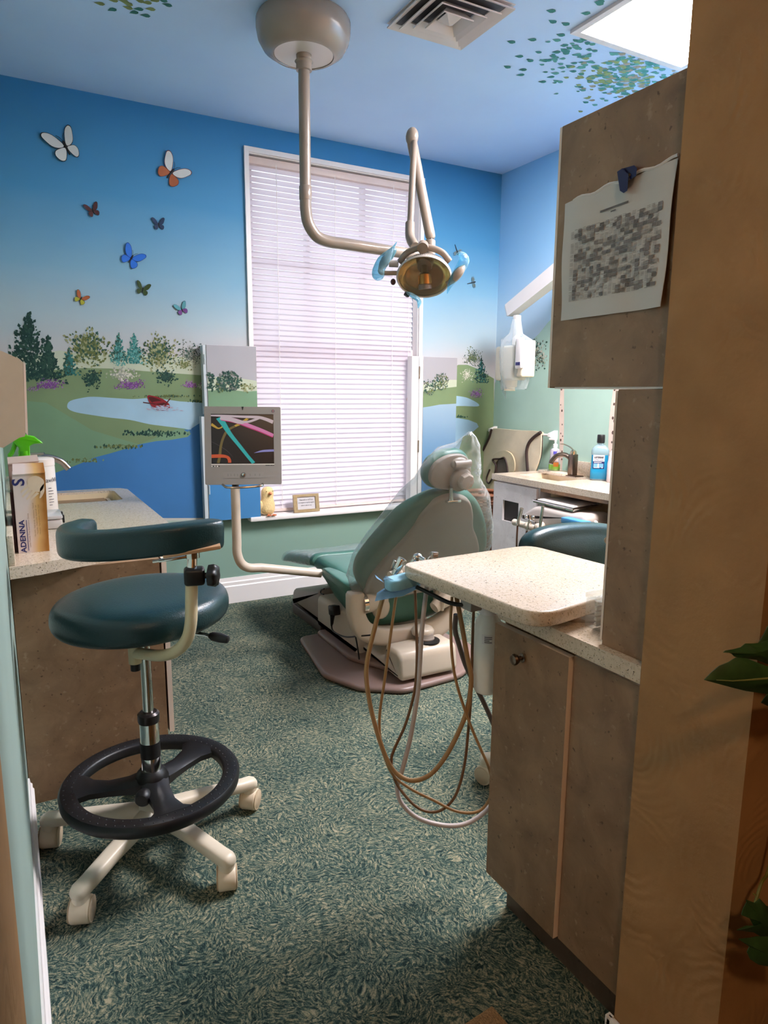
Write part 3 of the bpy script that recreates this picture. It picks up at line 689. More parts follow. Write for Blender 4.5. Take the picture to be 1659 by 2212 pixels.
# ------------------------------------------------------------------ ceiling fixtures
vt = thing('ceiling_air_diffuser', 'square white louvred air vent set in the blue ceiling', 'air vent', (1.865, 2.82, ZC))
vx, vy, vs = 1.865, 2.82, .205
def frame_ring(b, s0, s1, z0, z1):
    o = [(-s0, -s0), (s0, -s0), (s0, s0), (-s0, s0)]; i = [(-s1, -s1), (s1, -s1), (s1, s1), (-s1, s1)]
    vsx = [(vx+p[0], vy+p[1], z0) for p in o]+[(vx+p[0], vy+p[1], z1) for p in i]+[(vx+p[0]*1, vy+p[1]*1, z0+.006) for p in o]+[(vx+p[0], vy+p[1], z1+.006) for p in i]
    fs = []
    for k in range(4):
        j = (k+1) % 4; fs += [[k, j, 4+j, 4+k], [8+k, 12+k, 12+j, 8+j], [k, 8+k, 8+j, j], [4+k, 4+j, 12+j, 12+k]]
    b.add(vsx, fs)
VW = mat('vent_white', (206, 200, 200), .4, noise=.02)
b = MB(); frame_ring(b, vs, vs*.86, ZC-.022, ZC-.008); b.bx(vx-vs, vx+vs, vy-vs, vy+vs, ZC-.004, ZC-.0005); b.build('frame', [VW], vt, smooth=0)
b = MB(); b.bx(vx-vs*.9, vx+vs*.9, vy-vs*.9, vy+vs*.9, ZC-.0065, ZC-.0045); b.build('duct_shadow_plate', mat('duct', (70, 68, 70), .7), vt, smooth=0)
for q, (s0, s1) in enumerate(((.80, .62), (.58, .42), (.38, .24))):
    b = MB(); frame_ring(b, vs*s0, vs*s1, ZC-.034-.006*q, ZC-.014); b.build('louver', VW, vt, smooth=0)
b = MB(); s_ = vs*.2; b.add([(vx-s_, vy-s_, ZC-.022), (vx+s_, vy-s_, ZC-.022), (vx+s_, vy+s_, ZC-.022), (vx-s_, vy+s_, ZC-.022), (vx, vy, ZC-.05)], [[0, 1, 4], [1, 2, 4], [2, 3, 4], [3, 0, 4], [3, 2, 1, 0]])
b.bx(vx-.012, vx+.012, vy-.012, vy+.012, ZC-.03, ZC-.006)
b.build('core', VW, vt, smooth=0)
lt = thing('ceiling_light', 'recessed rectangular light panel glowing in the ceiling above the cabinets', 'ceiling light', (2.81, 2.05, ZC))
lx0, lx1, ly0, ly1 = 2.43, 3.19, 1.42, 2.66
b = MB(); b.prism([(lx0, ly0), (lx1, ly0), (lx1, ly1), (lx0, ly1)], (0, 0, ZC-.016), X, Y, .0155, holes=[[(lx0+.035, ly0+.035), (lx0+.035, ly1-.035), (lx1-.035, ly1-.035), (lx1-.035, ly0+.035)]])
b.build('frame', mat('fixture_white', (214, 206, 204), .4, noise=.02), lt, smooth=0)
def m_lamp(name, col, s):
    m, nt, bs, N, L = nodes(name); out = nt.nodes['Material Output']; e = N('ShaderNodeEmission'); e.inputs['Color'].default_value = rgb(*col); e.inputs['Strength'].default_value = s
    tc = N('ShaderNodeTexCoord'); n = N('ShaderNodeTexNoise'); n.inputs['Scale'].default_value = 3; L(tc.outputs['Object'], n.inputs['Vector'])
    L(e.outputs[0], out.inputs['Surface']); return m
b = MB(); b.bx(lx0+.036, lx1-.036, ly0+.036, ly1-.036, ZC-.011, ZC-.006); b.build('diffuser', m_lamp('light_panel', (252, 245, 246), LIGHT_PANEL), lt, smooth=0)
# corridor ceiling lamp behind the viewer, the warm light on the doorway
ct = thing('ceiling_light', 'round warm corridor ceiling lamp outside the doorway', 'ceiling light', (-.3, -1.05, ZC))
b = MB(); b.lathe([(.16, 0), (.17, -.02), (.15, -.05)], (-.3, -1.05, ZC-.0005)); b.build('rim', WHITE, ct)
b = MB(); b.lathe([(.145, -.05), (.12, -.075), (.06, -.09), (.001, -.094)], (-.3, -1.05, ZC-.0005)); b.build('globe', m_lamp('corridor_lamp', (255, 212, 164), CORR_LAMP), ct)
# ------------------------------------------------------------------ daylight
w = bpy.data.worlds.new('world'); SC.world = w; w.use_nodes = True
bgn = w.node_tree.nodes['Background']
skyn = w.node_tree.nodes.new('ShaderNodeTexSky'); skyn.sky_type = 'NISHITA'; skyn.sun_disc = False; skyn.sun_elevation = math.radians(40); skyn.sun_rotation = math.radians(120)
mxw = w.node_tree.nodes.new('ShaderNodeMix'); mxw.data_type = 'RGBA'; mxw.inputs['Factor'].default_value = .93; mxw.inputs['B'].default_value = (.93, .95, 1, 1)
w.node_tree.links.new(skyn.outputs[0], mxw.inputs['A']); w.node_tree.links.new(mxw.outputs['Result'], bgn.inputs['Color'])
bgn.inputs['Strength'].default_value = DAYLIGHT
# ------------------------------------------------------------------ cabinets and counters
def slab_panel(b, x0, x1, y0, y1, z0, z1, face, mf, me):
    """board whose two faces perpendicular to `face` axis are mf and whose edges are me (material indices)"""
    P = [(x, y, z) for x in (x0, x1) for y in (y0, y1) for z in (z0, z1)]
    F = {'x': ([0, 1, 3, 2], [4, 6, 7, 5]), 'y': ([0, 4, 5, 1], [2, 3, 7, 6]), 'z': ([0, 2, 6, 4], [1, 5, 7, 3])}
    for k in F: b.mi = mf if k == face else me; b.add(P, list(F[k]))
    return b
def sink_bowl(b, x0, x1, y0, y1, z, d, t=.006):
    P = rrect(x1-x0, y1-y0, .04, 5); cx, cy = (x0+x1)/2, (y0+y1)/2
    def ring(sc, zz): return [Vector((cx+p.x*sc, cy+p.y*sc, zz)) for p in P]
    b.loft([ring(1.03, z-.03), ring(1.0, z-.012), ring(.99, z-.04), ring(.95, z-d+.03), ring(.85, z-d), ring(.1, z-d-.004)], False, True)
    b.loft([ring(1.03, z-.03), ring(1.01, z-d), ring(.86, z-d-.02)], False, True)
# left: cabinet with the end panel towards the viewer
lc = thing('base_cabinet', 'brown laminate base cabinet behind the tall stool by the left wall', 'cabinet', (.2, 2.6, 0))
b = MB(); pr = [(-.033, 0), (.395, 0), (.395, .15), (.447, .15), (.447, .844), (-.033, .844)]
b.prism(pr, (0, 4.2, 0), X, Z, 1.68); lb = b.build('carcass', LAM, lc, smooth=0)
for k in range(3):
    y0 = 2.527+k*.555
    b = MB(); slab_panel(b, .455, .473, y0, y0+.545, .155, .842, 'x', 0, 1); d = b.build('door', [LAM, EDGE], lc, smooth=0)
    b = MB(); b.lathe([(.006, 0), (.006, .014), (.015, .02), (.016, .027), (.008, .033)], (.4735, y0+.06, .74), (1, 0, 0), 14); b.build('knob', BRONZE, d)
b = MB(); pts = [(-.033, 2.44), (.06, 2.462), (.15, 2.50), (.30, 2.553), (.44, 2.60), (.53, 2.655), (.573, 2.74), (.578, 2.86), (.578, 4.14), (.55, 4.2), (.50, 4.225), (-.033, 4.24)]
SKX = (.17, .50, 3.74, 4.13)
hole = [(SKX[0]+.16*0+(SKX[1]-SKX[0])/2+p.x, (SKX[2]+SKX[3])/2+p.y) for p in rrect(SKX[1]-SKX[0], SKX[3]-SKX[2], .04, 5)]
b.prism([(p[0], p[1]) for p in pts], (0, 0, .845), X, Y, .04, holes=[hole])
ctl = b.build('countertop', STONE, smooth=30); lab(ctl, 'speckled cream worktop with sink along the left wall', 'worktop')
b = MB(); b.bx(-.0335, -.014, 2.455, 4.2, .8851, .985, .003); o = b.build('backsplash', STONE, ctl)
b = MB(); sink_bowl(b, *SKX, .885, .15); b.build('sink_basin', mat('sink_cream', (226, 206, 172), .25, noise=.03), ctl, smooth=60)
# faucet at the left sink
fa = thing('faucet', 'brushed arched faucet at the left sink, half hidden by the wipes tub', 'faucet', (.06, 3.93, .885))
b = MB(); b.lathe([(.034, 0), (.034, .006), (.024, .012), (.021, .03), (.02, .13), (.018, .14)], (.06, 3.93, .8853)); b.build('base', STEEL, fa)
b = MB(); b.tube(cr([(.06, 3.93, .98), (.075, 3.93, 1.06), (.14, 3.93, 1.105), (.22, 3.93, 1.085), (.262, 3.93, 1.04)], 6), [.017]*24+[.0175], 14, flat=.8); b.build('spout', STEEL, fa)
b = MB(); b.tube([(.06, 3.93, 1.03), (.06, 3.93, 1.10), (.09, 3.90, 1.125), (.15, 3.87, 1.13)], [.016, .014, .007, .006], 10); b.build('lever', STEEL, fa)
# items on the left counter
gb = thing('glove_box', 'gold and white glove carton standing on end, front of the left counter', 'box', (.05, 2.68, .885))
GOLD = None
m, nt, bs, N, L = nodes('carton_gold')
tc = N('ShaderNodeTexCoord'); sp = N('ShaderNodeSeparateXYZ'); L(tc.outputs['Object'], sp.inputs[0])
nz = N('ShaderNodeTexNoise'); nz.inputs['Scale'].default_value = 14; L(tc.outputs['Object'], nz.inputs['Vector'])
mr_ = N('ShaderNodeMapRange'); mr_.inputs['From Min'].default_value = -.03; mr_.inputs['From Max'].default_value = .055; L(sp.outputs['X'], mr_.inputs['Value'])
ad = N('ShaderNodeMath'); ad.operation = 'MULTIPLY_ADD'; ad.inputs[1].default_value = .35; L(nz.outputs['Fac'], ad.inputs[0]); L(mr_.outputs[0], ad.inputs[2])
r = N('ShaderNodeValToRGB'); r.color_ramp.elements[0].position = .35; r.color_ramp.elements[0].color = rgb(222, 208, 206); r.color_ramp.elements[1].position = 1.1; r.color_ramp.elements[1].color = rgb(160, 104, 40)
q = r.color_ramp.elements.new(.72); q.color = rgb(214, 172, 112); L(ad.outputs[0], r.inputs['Fac']); L(r.outputs['Color'], bs.inputs['Base Color']); bs.inputs['Roughness'].default_value = .4; GOLD = m
BLUEINK = mat('blue_ink', (38, 42, 104), .5); TANINK = mat('tan_ink', (150, 110, 70), .5)
yf = 2.64; b = MB()
vs = [(-.002, yf, .8855), (.094, yf, .8855), (.1, yf, 1.165), (-.002, yf, 1.165), (.002, yf+.085, .8855), (.098, yf+.085, .8855), (.1, yf+.085, 1.165), (.0, yf+.085, 1.165)]
b.add(vs, [[0, 1, 2, 3], [1, 5, 6, 2], [5, 4, 7, 6], [4, 0, 3, 7], [3, 2, 6, 7], [4, 5, 1, 0]]); body = b.build('carton', [GOLD], gb, smooth=0)
b = MB(); b.add([(.0, yf-.004, 1.163), (.1, yf-.003, 1.165), (.098, yf+.03, 1.197), (.002, yf+.03, 1.197), (.0, yf-.002, 1.160), (.1, yf-.001, 1.162), (.098, yf+.032, 1.195), (.002, yf+.032, 1.194)], [[0, 1, 2, 3], [7, 6, 5, 4], [0, 4, 5, 1], [1, 5, 6, 2], [2, 6, 7, 3], [3, 7, 4, 0]]); b.build('flap', [GOLD], gb, smooth=0)
yy = yf-.0006
b = MB(); text(b, 'ADENNA', .0235, (.0155, yy, .945), Z, -X, bold=.0007, sx=1.18); b.add([(.0285, yy-.0003, .893), (.0305, yy-.0003, .893), (.0305, yy-.0003, 1.002), (.0285, yy-.0003, 1.002)], [[0, 1, 2, 3]])
text(b, 'S', .052, (.017, yy, 1.135), Z, -X, bold=.0012, sx=1.1); b.build('brand_lettering', BLUEINK, body, smooth=0)
b = MB(); text(b, 'Latex Powder Free Examination Gloves', .0075, (.036, yy, .965), Z, -X, sx=1.0)
for i, ln in enumerate(('\u2022 Non-sterile  \u2022 Single use only  \u2022 Ambidextrous  \u2022 Textured', '\u2022 No powder  \u2022 Protein tested  \u2022 Beaded cuff  \u2022 Soft', '\u2022 Non sterile  \u2022 Fingertip textured  \u2022 Polymer  \u2022 Latex')): text(b, ln, .0062, (.054+.008*i, yy, 1.0), Z, -X, sx=.8)
b.build('small_print', TANINK, body, smooth=0)
# printed hand
b = MB(); hz, hxx = 1.118, .062
def fing(x0_, z0_, x1_, z1_, w): b.prism([(x0_-w, z0_), (x0_+w*.4, z0_-w), (x1_+w*.5, z1_-w*.2), (x1_, z1_-w), (x1_-w*.7, z1_)], (0, yy-.0001, 0), X, Z, 0)
b.prism(cr([(.046, 1.145, 0), (.07, 1.155, 0), (.093, 1.14, 0), (.092, 1.115, 0), (.078, 1.098, 0), (.055, 1.105, 0), (.044, 1.125, 0)], 3, True), (0, yy, 0), X, Z, 0)
for k, (x1_, z1_) in enumerate(((.018, 1.098), (.022, 1.082), (.034, 1.072), (.046, 1.07))): fing(.05+.008*k, 1.128-.01*k, x1_+.004, z1_+.004, .0052)
b.prism(cr([(.093, 1.125, 0), (.0935, 1.10, 0), (.082, 1.078, 0), (.076, 1.077, 0), (.08, 1.092, 0), (.08, 1.108, 0)], 3, True), (0, yy, 0), X, Z, 0)
b.build('printed_hand', mat('latex_print', (224, 204, 180), .5, noise=.03), body, smooth=0)
g2 = thing('tissue_carton', 'pinkish carton with a torn flap, just behind the gold glove carton', 'box', (.035, 2.78, .885))
b = MB(); b.bx(-.012, .086, 2.735, 2.84, .8855, 1.19, .003); b.build('carton', mat('carton_pink', (176, 142, 132), .5, noise=.08, nscale=10), g2, smooth=0)
b = MB(); b.box((.037, 2.78, 1.2), (.098, .1, .004), Euler((math.radians(8), math.radians(-3), 0))); b.build('flap', mat('carton_flap', (206, 182, 172), .5, noise=.05), g2, smooth=0)
b = MB(); b.bx(-.0135, -.005, 2.66, 2.73, .8855, 1.10, .002); o = b.build('storage_pouch', mat('maroon_vinyl', (60, 20, 26), .4, noise=.1), smooth=0); lab(o, 'dark maroon packet wedged between wall and gold glove carton', 'packet')
sbt = thing('spray_bottle', 'spray bottle with bright green trigger head behind the cartons', 'spray bottle', (.045, 2.93, .885))
b = MB(); b.lathe([(.001, 0), (.038, 0), (.041, .01), (.041, .17), (.036, .21), (.02, .255), (.015, .27)], (.045, 2.93, .8855)); b.build('bottle', mat('bottle_milky', (226, 226, 220), .35, noise=.02), sbt)
b = MB(); b.lathe([(.029, 0), (.03, .004), (.03, .016), (.018, .02)], (.045, 2.93, 1.165)); b.build('collar', mat('white_plastic', (226, 220, 214), .4, noise=.02), sbt)
LIME = mat('lime_plastic', (96, 206, 28), .3, noise=.05, trans=.25)
b = MB()
P = [(-.012, 1.262), (-.012, 1.28), (.012, 1.279), (.05, 1.283), (.085, 1.274), (.106, 1.255), (.112, 1.247), (.08, 1.245), (.066, 1.238), (.064, 1.2), (.026, 1.2), (.028, 1.232), (.012, 1.256)]
b.pad([(p[0], p[1]) for p in P], (0, 2.946, 0), X, Z, .032, .006); b.build('trigger_head', LIME, sbt)
b = MB(); b.tube(cr([(.02, 2.93, 1.255), (.013, 2.93, 1.235), (.004, 2.93, 1.213), (-.008, 2.93, 1.2)], 4), [.008]*12+[.005], 8); b.build('trigger', LIME, sbt)
b = MB(); b.lathe([(.02, 0), (.022, .01), (.02, .03), (.02, .04)], (.045, 2.93, 1.18)); b.build('neck', LIME, sbt)
can = thing('wipes_canister', 'white disinfectant wipes canister beside the left sink', 'canister', (.125, 3.5, .885))
b = MB(); b.lathe([(.05, 0), (.052, .006), (.05, .215), (.048, .22)], (.125, 3.5, .8855)); cb = b.build('tub', mat('white_plastic', (226, 220, 214), .4), can)
b = MB(); b.lathe([(.051, 0), (.051, .028), (.045, .034), (.03, .037)], (.125, 3.5, 1.106)); b.build('lid', mat('lid_white', (232, 222, 216), .35, noise=.02), can)
b = MB(); tmp = MB(); text(tmp, 'CaviWipes', .03, (-.016, 0, 0), X, Z, align='LEFT')
for v in tmp.v:   # wrap the word round the tub
    a = -PI/2+(v.x)/.0525; v2 = Vector((.125+.0525*math.cos(a), 3.5+.0525*math.sin(a), 1.04+v.z)); b.v.append(v2)
b.f = tmp.f; b.m = tmp.m
for k in range(7):
    z = 1.005-k*.013
    for a0 in (-2.0, -1.3): 
        aa = [a0+j*.09 for j in range(6 if k % 3 else 4)]
        P = [(.125+.0524*math.cos(a), 3.5+.0524*math.sin(a), z) for a in aa]+[(.125+.0524*math.cos(a), 3.5+.0524*math.sin(a), z-.0025) for a in aa]; n_ = len(aa)
        b.add(P, [[j, j+1, n_+j+1, n_+j] for j in range(n_-1)])
b.build('lettering', mat('label_ink', (64, 60, 72), .5), cb, smooth=0)
cbx = thing('plastic_case', 'small clear lidded case with black latches by the left counter edge', 'case', (.13, 3.15, .885))
b = MB(); b.bx(.06, .165, 3.05, 3.22, .8855, .925, .008); b.build('tray', mat('milky_plastic', (226, 222, 220), .3, trans=.3, noise=.02), cbx)
b = MB(); b.bx(.057, .168, 3.047, 3.223, .926, .942, .006); b.build('lid', mat('clear_lid', (232, 230, 230), .2, trans=.4, noise=.02), cbx)
for y in (3.07, 3.16):
    b = MB(); b.bx(.1685, .1755, y, y+.03, .905, .938, .003); b.build('latch', BLACK, cbx)
# paper towel dispenser on the left wall
td = thing('towel_dispenser', 'beige paper towel dispenser mounted on the left wall above the counter', 'dispenser', (0, 2.6, 1.3))
prof = [(-.0351, 1.27), (-.02, 1.265), (.028, 1.296), (.045, 1.30), (.047, 1.31), (.057, 1.535), (.048, 1.545), (.0, 1.568), (-.0351, 1.575)]
b = MB(); b.prism([(x, z) for x, z in prof], (0, 2.80, 0), X, Z, .30); b.build('housing', mat('dispenser_beige', (206, 176, 152), .45, noise=.03), td, smooth=50)
b = MB(); b.add([(.0475, 2.51, 1.312), (.054, 2.51, 1.30), (.064, 2.51, 1.53), (.058, 2.51, 1.536), (.0475, 2.79, 1.312), (.054, 2.79, 1.30), (.064, 2.79, 1.53), (.058, 2.79, 1.536)], [[0, 1, 2, 3], [7, 6, 5, 4], [0, 4, 5, 1], [1, 5, 6, 2], [2, 6, 7, 3], [3, 7, 4, 0]]); b.build('front_cover', mat('dispenser_front', (226, 212, 202), .5, noise=.04), td, smooth=0)
op = thing('wall_outlet', 'white outlet plate low on the left wall, seen edge-on', 'outlet', (XL, 1.62, .95))
o0 = atx(46, 1405, XL+.006)
b = MB(); b.bx(XL+.0005, XL+.007, o0.y-.04, o0.y+.04, o0.z-.10, o0.z+.015, .003); b.build('plate', WHITE, op)
b = MB(); b.bx(XL+.007, XL+.009, o0.y-.015, o0.y+.015, o0.z-.075, o0.z-.01, .001); b.build('socket', CREAM, op)
# right: lower cabinet by the doorway
XD = 1.09; CT = .913
rc = thing('base_cabinet', 'brown laminate base cabinet with bronze knob beside the doorway', 'cabinet', (1.4, 1.1, 0))
yE = 1.352
b = MB(); b.bx(XD+.02, 1.72, .88, yE-.002, .145, .872); b.build('carcass', LAM, rc, smooth=0)
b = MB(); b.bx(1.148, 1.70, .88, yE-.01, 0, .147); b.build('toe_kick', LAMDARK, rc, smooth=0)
ym = atx(1228, 1440, XD-.012).y
b = MB(); slab_panel(b, XD-.012, XD+.008, ym, yE, .128, .858, 'x', 0, 1); d1 = b.build('door', [LAM, EDGE], rc, smooth=0)
kp = atx(1128, 1421, XD-.013)
b = MB(); b.lathe([(.011, 0), (.012, .002), (.006, .005), (.005, .014), (.012, .018), (.0145, .024), (.012, .030), (.005, .033)], kp, (-1, 0, 0), 18); b.build('knob', BRONZE, d1)
b = MB(); slab_panel(b, XD, XD+.018, .88, ym-.004, .128, .862, 'x', 0, 1); d2 = b.build('door', [LAM, EDGE], rc, smooth=0)
b = MB(); b.prism([(1.072, .879), (1.074, 1.33), (1.09, 1.365), (1.12, 1.372), (1.75, 1.372), (1.75, .879)], (0, 0, .8755), X, Y, CT-.8755)
cr_ = b.build('countertop', STONE, smooth=30); lab(cr_, 'speckled counter over the brown doorway cabinet, under the raised tray top', 'worktop')
# raised swivel tray top (rounded slab)
pts = [(.952, 1.575), (.99, 1.15), (1.02, 1.105), (1.07, 1.098), (1.44, 1.165), (1.485, 1.205), (1.462, 1.59), (1.42, 1.632), (1.0, 1.622), (.965, 1.61)]
P = cr([(x, y, 0) for x, y in pts], 3, True)
def rnd(pl, r, n=5):
    out = []
    L = len(pl)
    for i in range(L):
        p0, p1, p2 = Vector(pl[i-1]), Vector(pl[i]), Vector(pl[(i+1) % L])
        a = p1+(p0-p1).normalized()*r[i]; c = p1+(p2-p1).normalized()*r[i]
        for k in range(n+1):
            t = k/n; out.append((1-t)**2*a+2*t*(1-t)*p1+t*t*c)
    return out
slabP = rnd([(.944, 1.628), (.984, 1.085), (1.48, 1.165), (1.44, 1.648)], [.05, .075, .05, .06])
b = MB(); b.pad(slabP, (0, 0, .934), X, Y, .037, .007, seg=3); sl_ = b.build('tray_slab', STONE, smooth=50); lab(sl_, 'raised rounded speckled tray slab jutting over the doorway counter', 'worktop')
MB().lathe([(.11, 0), (.11, .0205)], (1.22, 1.22, CT+.0002)).build('swivel_plate', STEEL, sl_)
b = MB(); b.cyl((1.0, 1.5, .93), (1.0, 1.5, .9335), .02); b.build('mount_pad', GREYP, sl_)
# upper cabinet and upright panel
XU = 1.095
u1, u2 = atx(1180, 838, XU), atx(1212, 275, XU); yU = (u1.y+u2.y)/2
zu0, zu1 = u1.z, u2.z
uc = thing('wall_cabinet', 'brown laminate wall cabinet carrying the hanging schedule', 'cabinet', (1.4, 1.05, zu0))
b = MB(); b.bx(XU, 1.95, .879, yU-.009, zu0+.002, zu1); b.build('carcass', LAM, uc, smooth=0)
b = MB(); slab_panel(b, XU+.001, 1.52, yU-.007, yU, zu0, zu1, 'y', 0, 1); b.build('door', [LAM, EDGE], uc, smooth=0)
b = MB(); slab_panel(b, 1.524, 1.95, yU-.007, yU, zu0, zu1, 'y', 0, 1); b.build('door', [LAM, EDGE], uc, smooth=0)
b = MB(); b.bx(XU+.002, 1.948, .88, yU-.022, zu0-.002, zu0+.0019); b.build('underside', WHITE, uc, smooth=0)
yT = atx(1330, 840, XU).y
tp = thing('tower_cabinet', 'narrow brown laminate upright cabinet between the counter and wall cabinet', 'cabinet', (1.3, .95, CT))
b = MB(); b.bx(XU, 1.95, .879, yT-.008, CT+.0005, zu0-.003); b.build('carcass', LAM, tp, smooth=0)
b = MB(); slab_panel(b, XU+.001, 1.5, yT-.006, yT, CT+.01, zu0-.006, 'y', 0, 1); d3 = b.build('door', [LAM, EDGE], tp, smooth=0)
hp = atx(1304, 1170, XU)
b = MB(); b.lathe([(.006, 0), (.005, .01), (.009, .014), (.004, .02)], (XU+.02, yT+.0002, hp.z), (0, 1, 0), 12); b.build('knob', CREAM, d3)
# clear box of cotton rolls
cy0, cy1 = yT+.006, yT+.095
cx0 = 1.034*cy1; cx1 = cx0+.15
bxx = thing('cotton_roll_box', 'clear acrylic box of white cotton rolls on the doorway counter', 'box', (cx0, cy0, CT))
CLEAR = m_film('clear_acrylic', (244, 244, 242), .05, .08, .6)
b = MB(); b.bx(cx0, cx1, cy0, cy1, CT+.0006, CT+.070, .003); b.build('tub', CLEAR, bxx)
b = MB(); b.bx(cx0-.002, cx1+.002, cy0-.002, cy1+.002, CT+.0705, CT+.084, .004); b.build('lid', CLEAR, bxx)
COT = mat('cotton', (236, 228, 218), .85, noise=.03, nscale=60, bump=.3, bscale=120)
c0_ = None
for r_ in range(5):
    for k in range(3):
        p = Vector((cx0+.012, cy0+.016+k*.026, CT+.010+r_*.0125))
        if c0_ is None:
            b = MB(); b.tube([(0, 0, 0), (.004, 0, 0), (.12, 0, 0), (.124, 0, 0)], [.004, .006, .006, .004], 10); c0_ = b.build('cotton_roll', COT); o = c0_
        else: o = c0_.copy(); COL.objects.link(o)
        o.location = p; lab(o, 'white cotton roll stacked inside the clear box on the counter', 'cotton roll', 'cotton rolls in the clear box')
# hanging schedule with a blue clip
sch = thing('paper_schedule', 'printed chart in a crumpled clear sleeve hanging on the wall cabinet', 'paper', atx(1340, 520, XU))
def onu(u, v, k): return atx(u, v, XU-.002-.0012*k)
qd = [(1222, 441), (1466, 341), (1436, 663), (1211, 693)]
def bil(s, t, k, wob=0):
    A, B, C_, D = [onu(u, v, k) for u, v in qd]
    p = A.lerp(B, s).lerp(D.lerp(C_, s), t)
    return p+Vector((-wob*(.5+.5*math.sin(7*s+5*t)+.4*math.sin(17*s-9*t))-.012*t*max(0, s-.7)*3, 0, 0))
b = MB(); nx, ny = 24, 28
g = [[bil(i/nx, j/ny, 0, .0035) for i in range(nx+1)] for j in range(ny+1)]
vs = [p for r_ in g for p in r_]; vs2 = [p+Vector((.0012, 0, 0)) for p in vs]
fs = [[j*(nx+1)+i, j*(nx+1)+i+1, (j+1)*(nx+1)+i+1, (j+1)*(nx+1)+i] for j in range(ny) for i in range(nx)]
b.add(vs, fs); b.add(vs2, [f[::-1] for f in fs]); 
sheet = b.build('sheet', mat('sleeve_paper', (206, 202, 200), .38, noise=.04, nscale=6), sch, smooth=60)
b = MB(); b.mi = 0
for r_ in range(18):
    for c_ in range(20):
        if random.random() < .50: continue
        s0 = .12+c_*.0405; t0 = .26+r_*.0325
        b.mi = random.choice([0, 1, 1, 2])
        P = [bil(s0+a_*.0385, t0+c__*.026, 1, .0035) for a_, c__ in ((0, 0), (1, 0), (1, 1), (0, 1))]
        b.add([p+Vector((-.0006, 0, 0)) for p in P], [[0, 1, 2, 3]])
for r_ in range(56):
    t0 = .255+r_*.0107
    for c_ in range(20):
        if random.random() < .25: continue
        s0 = .085+c_*.0415; b.mi = random.choice([1, 2])
        P = [bil(s0+a_*.03, t0+c__*.003, 1, .0035) for a_, c__ in ((0, 0), (1, 0), (1, 1), (0, 1))]
        b.add([p+Vector((-.0010, 0, 0)) for p in P], [[0, 1, 2, 3]])
P = [bil(s_, t_, 1, .0035)+Vector((-.0008, 0, 0)) for s_, t_ in ((.36, .165), (.62, .165), (.62, .18), (.36, .18))]
b.mi = 2; b.add(P, [[0, 1, 2, 3]]); P = [bil(s_, t_, 1, .0035)+Vector((-.0008, 0, 0)) for s_, t_ in ((.46, .195), (.51, .195), (.51, .205), (.46, .205))]; b.add(P, [[0, 1, 2, 3]])
b.build('printed_grid', [mat('toner_light', (168, 163, 162), .6), mat('toner', (136, 130, 130), .6), mat('toner_dark', (112, 108, 110), .6)], sheet, smooth=0)
b = MB(); A, B = onu(1240, 434, 0), onu(1466, 338, 0)
b.tube([A.lerp(B, t)+Vector((-.001, .0, .003*math.sin(t*21))) for t in np.linspace(0, 1, 22)], .0032, 6); b.build('page_edge', PAPER, sch)
NAVY = mat('navy_plastic', (26, 26, 84), .35, noise=.04)
clp = thing('clip', 'dark blue plastic clip gripping the hanging schedule', 'clip', onu(1352, 388, 0))
def onc(u, v, k=0.0): return atx(u, v, XU-.006-k)
b = MB()
def cpoly(pts, k0, k1):
    A = [onc(u, v, k0) for u, v in pts]; B_ = [onc(u, v, k1) for u, v in pts]; b.loft([A, B_])
cpoly([(1333, 371), (1345, 363), (1352, 372), (1358, 376), (1355, 412), (1347, 417), (1339, 412)], .004, .014)
cpoly([(1345, 364), (1370, 357), (1376, 363), (1374, 380), (1362, 388), (1356, 376)], .0005, .009)
b.build('jaw', NAVY, clp)
b = MB(); b.cyl(onc(1356, 374, .003), onc(1359, 378, .012), .003, n=8); b.build('spring', STEEL, clp)
# ------------------------------------------------------------------ dental chair
ch = thing('dental_chair', 'green reclining dental chair with beige frame facing the window', 'dental chair', (1.78, 3.3, 0))
CX = 1.775
# floor plate
b = MB(); fp = rnd([(1.40, 3.58), (1.31, 3.02), (1.40, 2.80), (1.585, 2.665), (1.94, 2.69), (2.15, 2.82), (2.24, 3.02), (2.15, 3.58)], [.05, .04, .04, .04, .04, .04, .04, .05], 4)
b.pad(fp, (0, 0, .001), X, Y, .032, .02); 
b.pad(rnd([(1.50, 3.55), (1.50, 3.1), (1.62, 2.86), (1.93, 2.86), (2.05, 3.1), (2.05, 3.55)], [.03]*6, 3), (0, 0, .03), X, Y, .035, .03); b.build('floor_plate', PINKB, ch, smooth=50)
# foot-end motor cover with dark kick
b = MB()
def boxy(b, x0, x1, y0, y1, z0a, z1a, z1b, r=.03):
    """rounded cover whose top slopes from z1a (near end) to z1b (far end)"""
    P = [(y0, z0a), (y1, z0a), (y1, z1b), (y0, z1a)]
    P = rnd(P, [.004, .004, r*1.6, r*1.6], 5)
    b.pad([(p.x, p.y) for p in P], (x0, 0, 0), Y, Z, x1-x0, r, seg=4)
boxy(b, 1.565, 1.985, 3.64, 4.11, .062, .285, .165); b.build('foot_cover', TAUPE, ch, smooth=50)
b = MB(); b.bx(1.567, 1.983, 3.64, 4.108, .0, .062, .006); b.build('kick_strip', DGREY, ch)
b = MB(); boxy(b, 1.55, 2.0, 3.10, 3.66, .06, .27, .25, .03); b.build('lift_cover', BEIGE, ch, smooth=50)
b = MB()
P = rnd([(2.70, .045), (3.16, .072), (3.16, .115), (2.885, .118), (2.87, .196), (2.72, .196)], [.035, .01, .01, .01, .015, .045], 5)
b.pad([(p.x, p.y) for p in P], (1.585, 0, 0), Y, Z, .345, .03, seg=5); b.build('rear_motor_cover', BEIGE, ch, smooth=50)
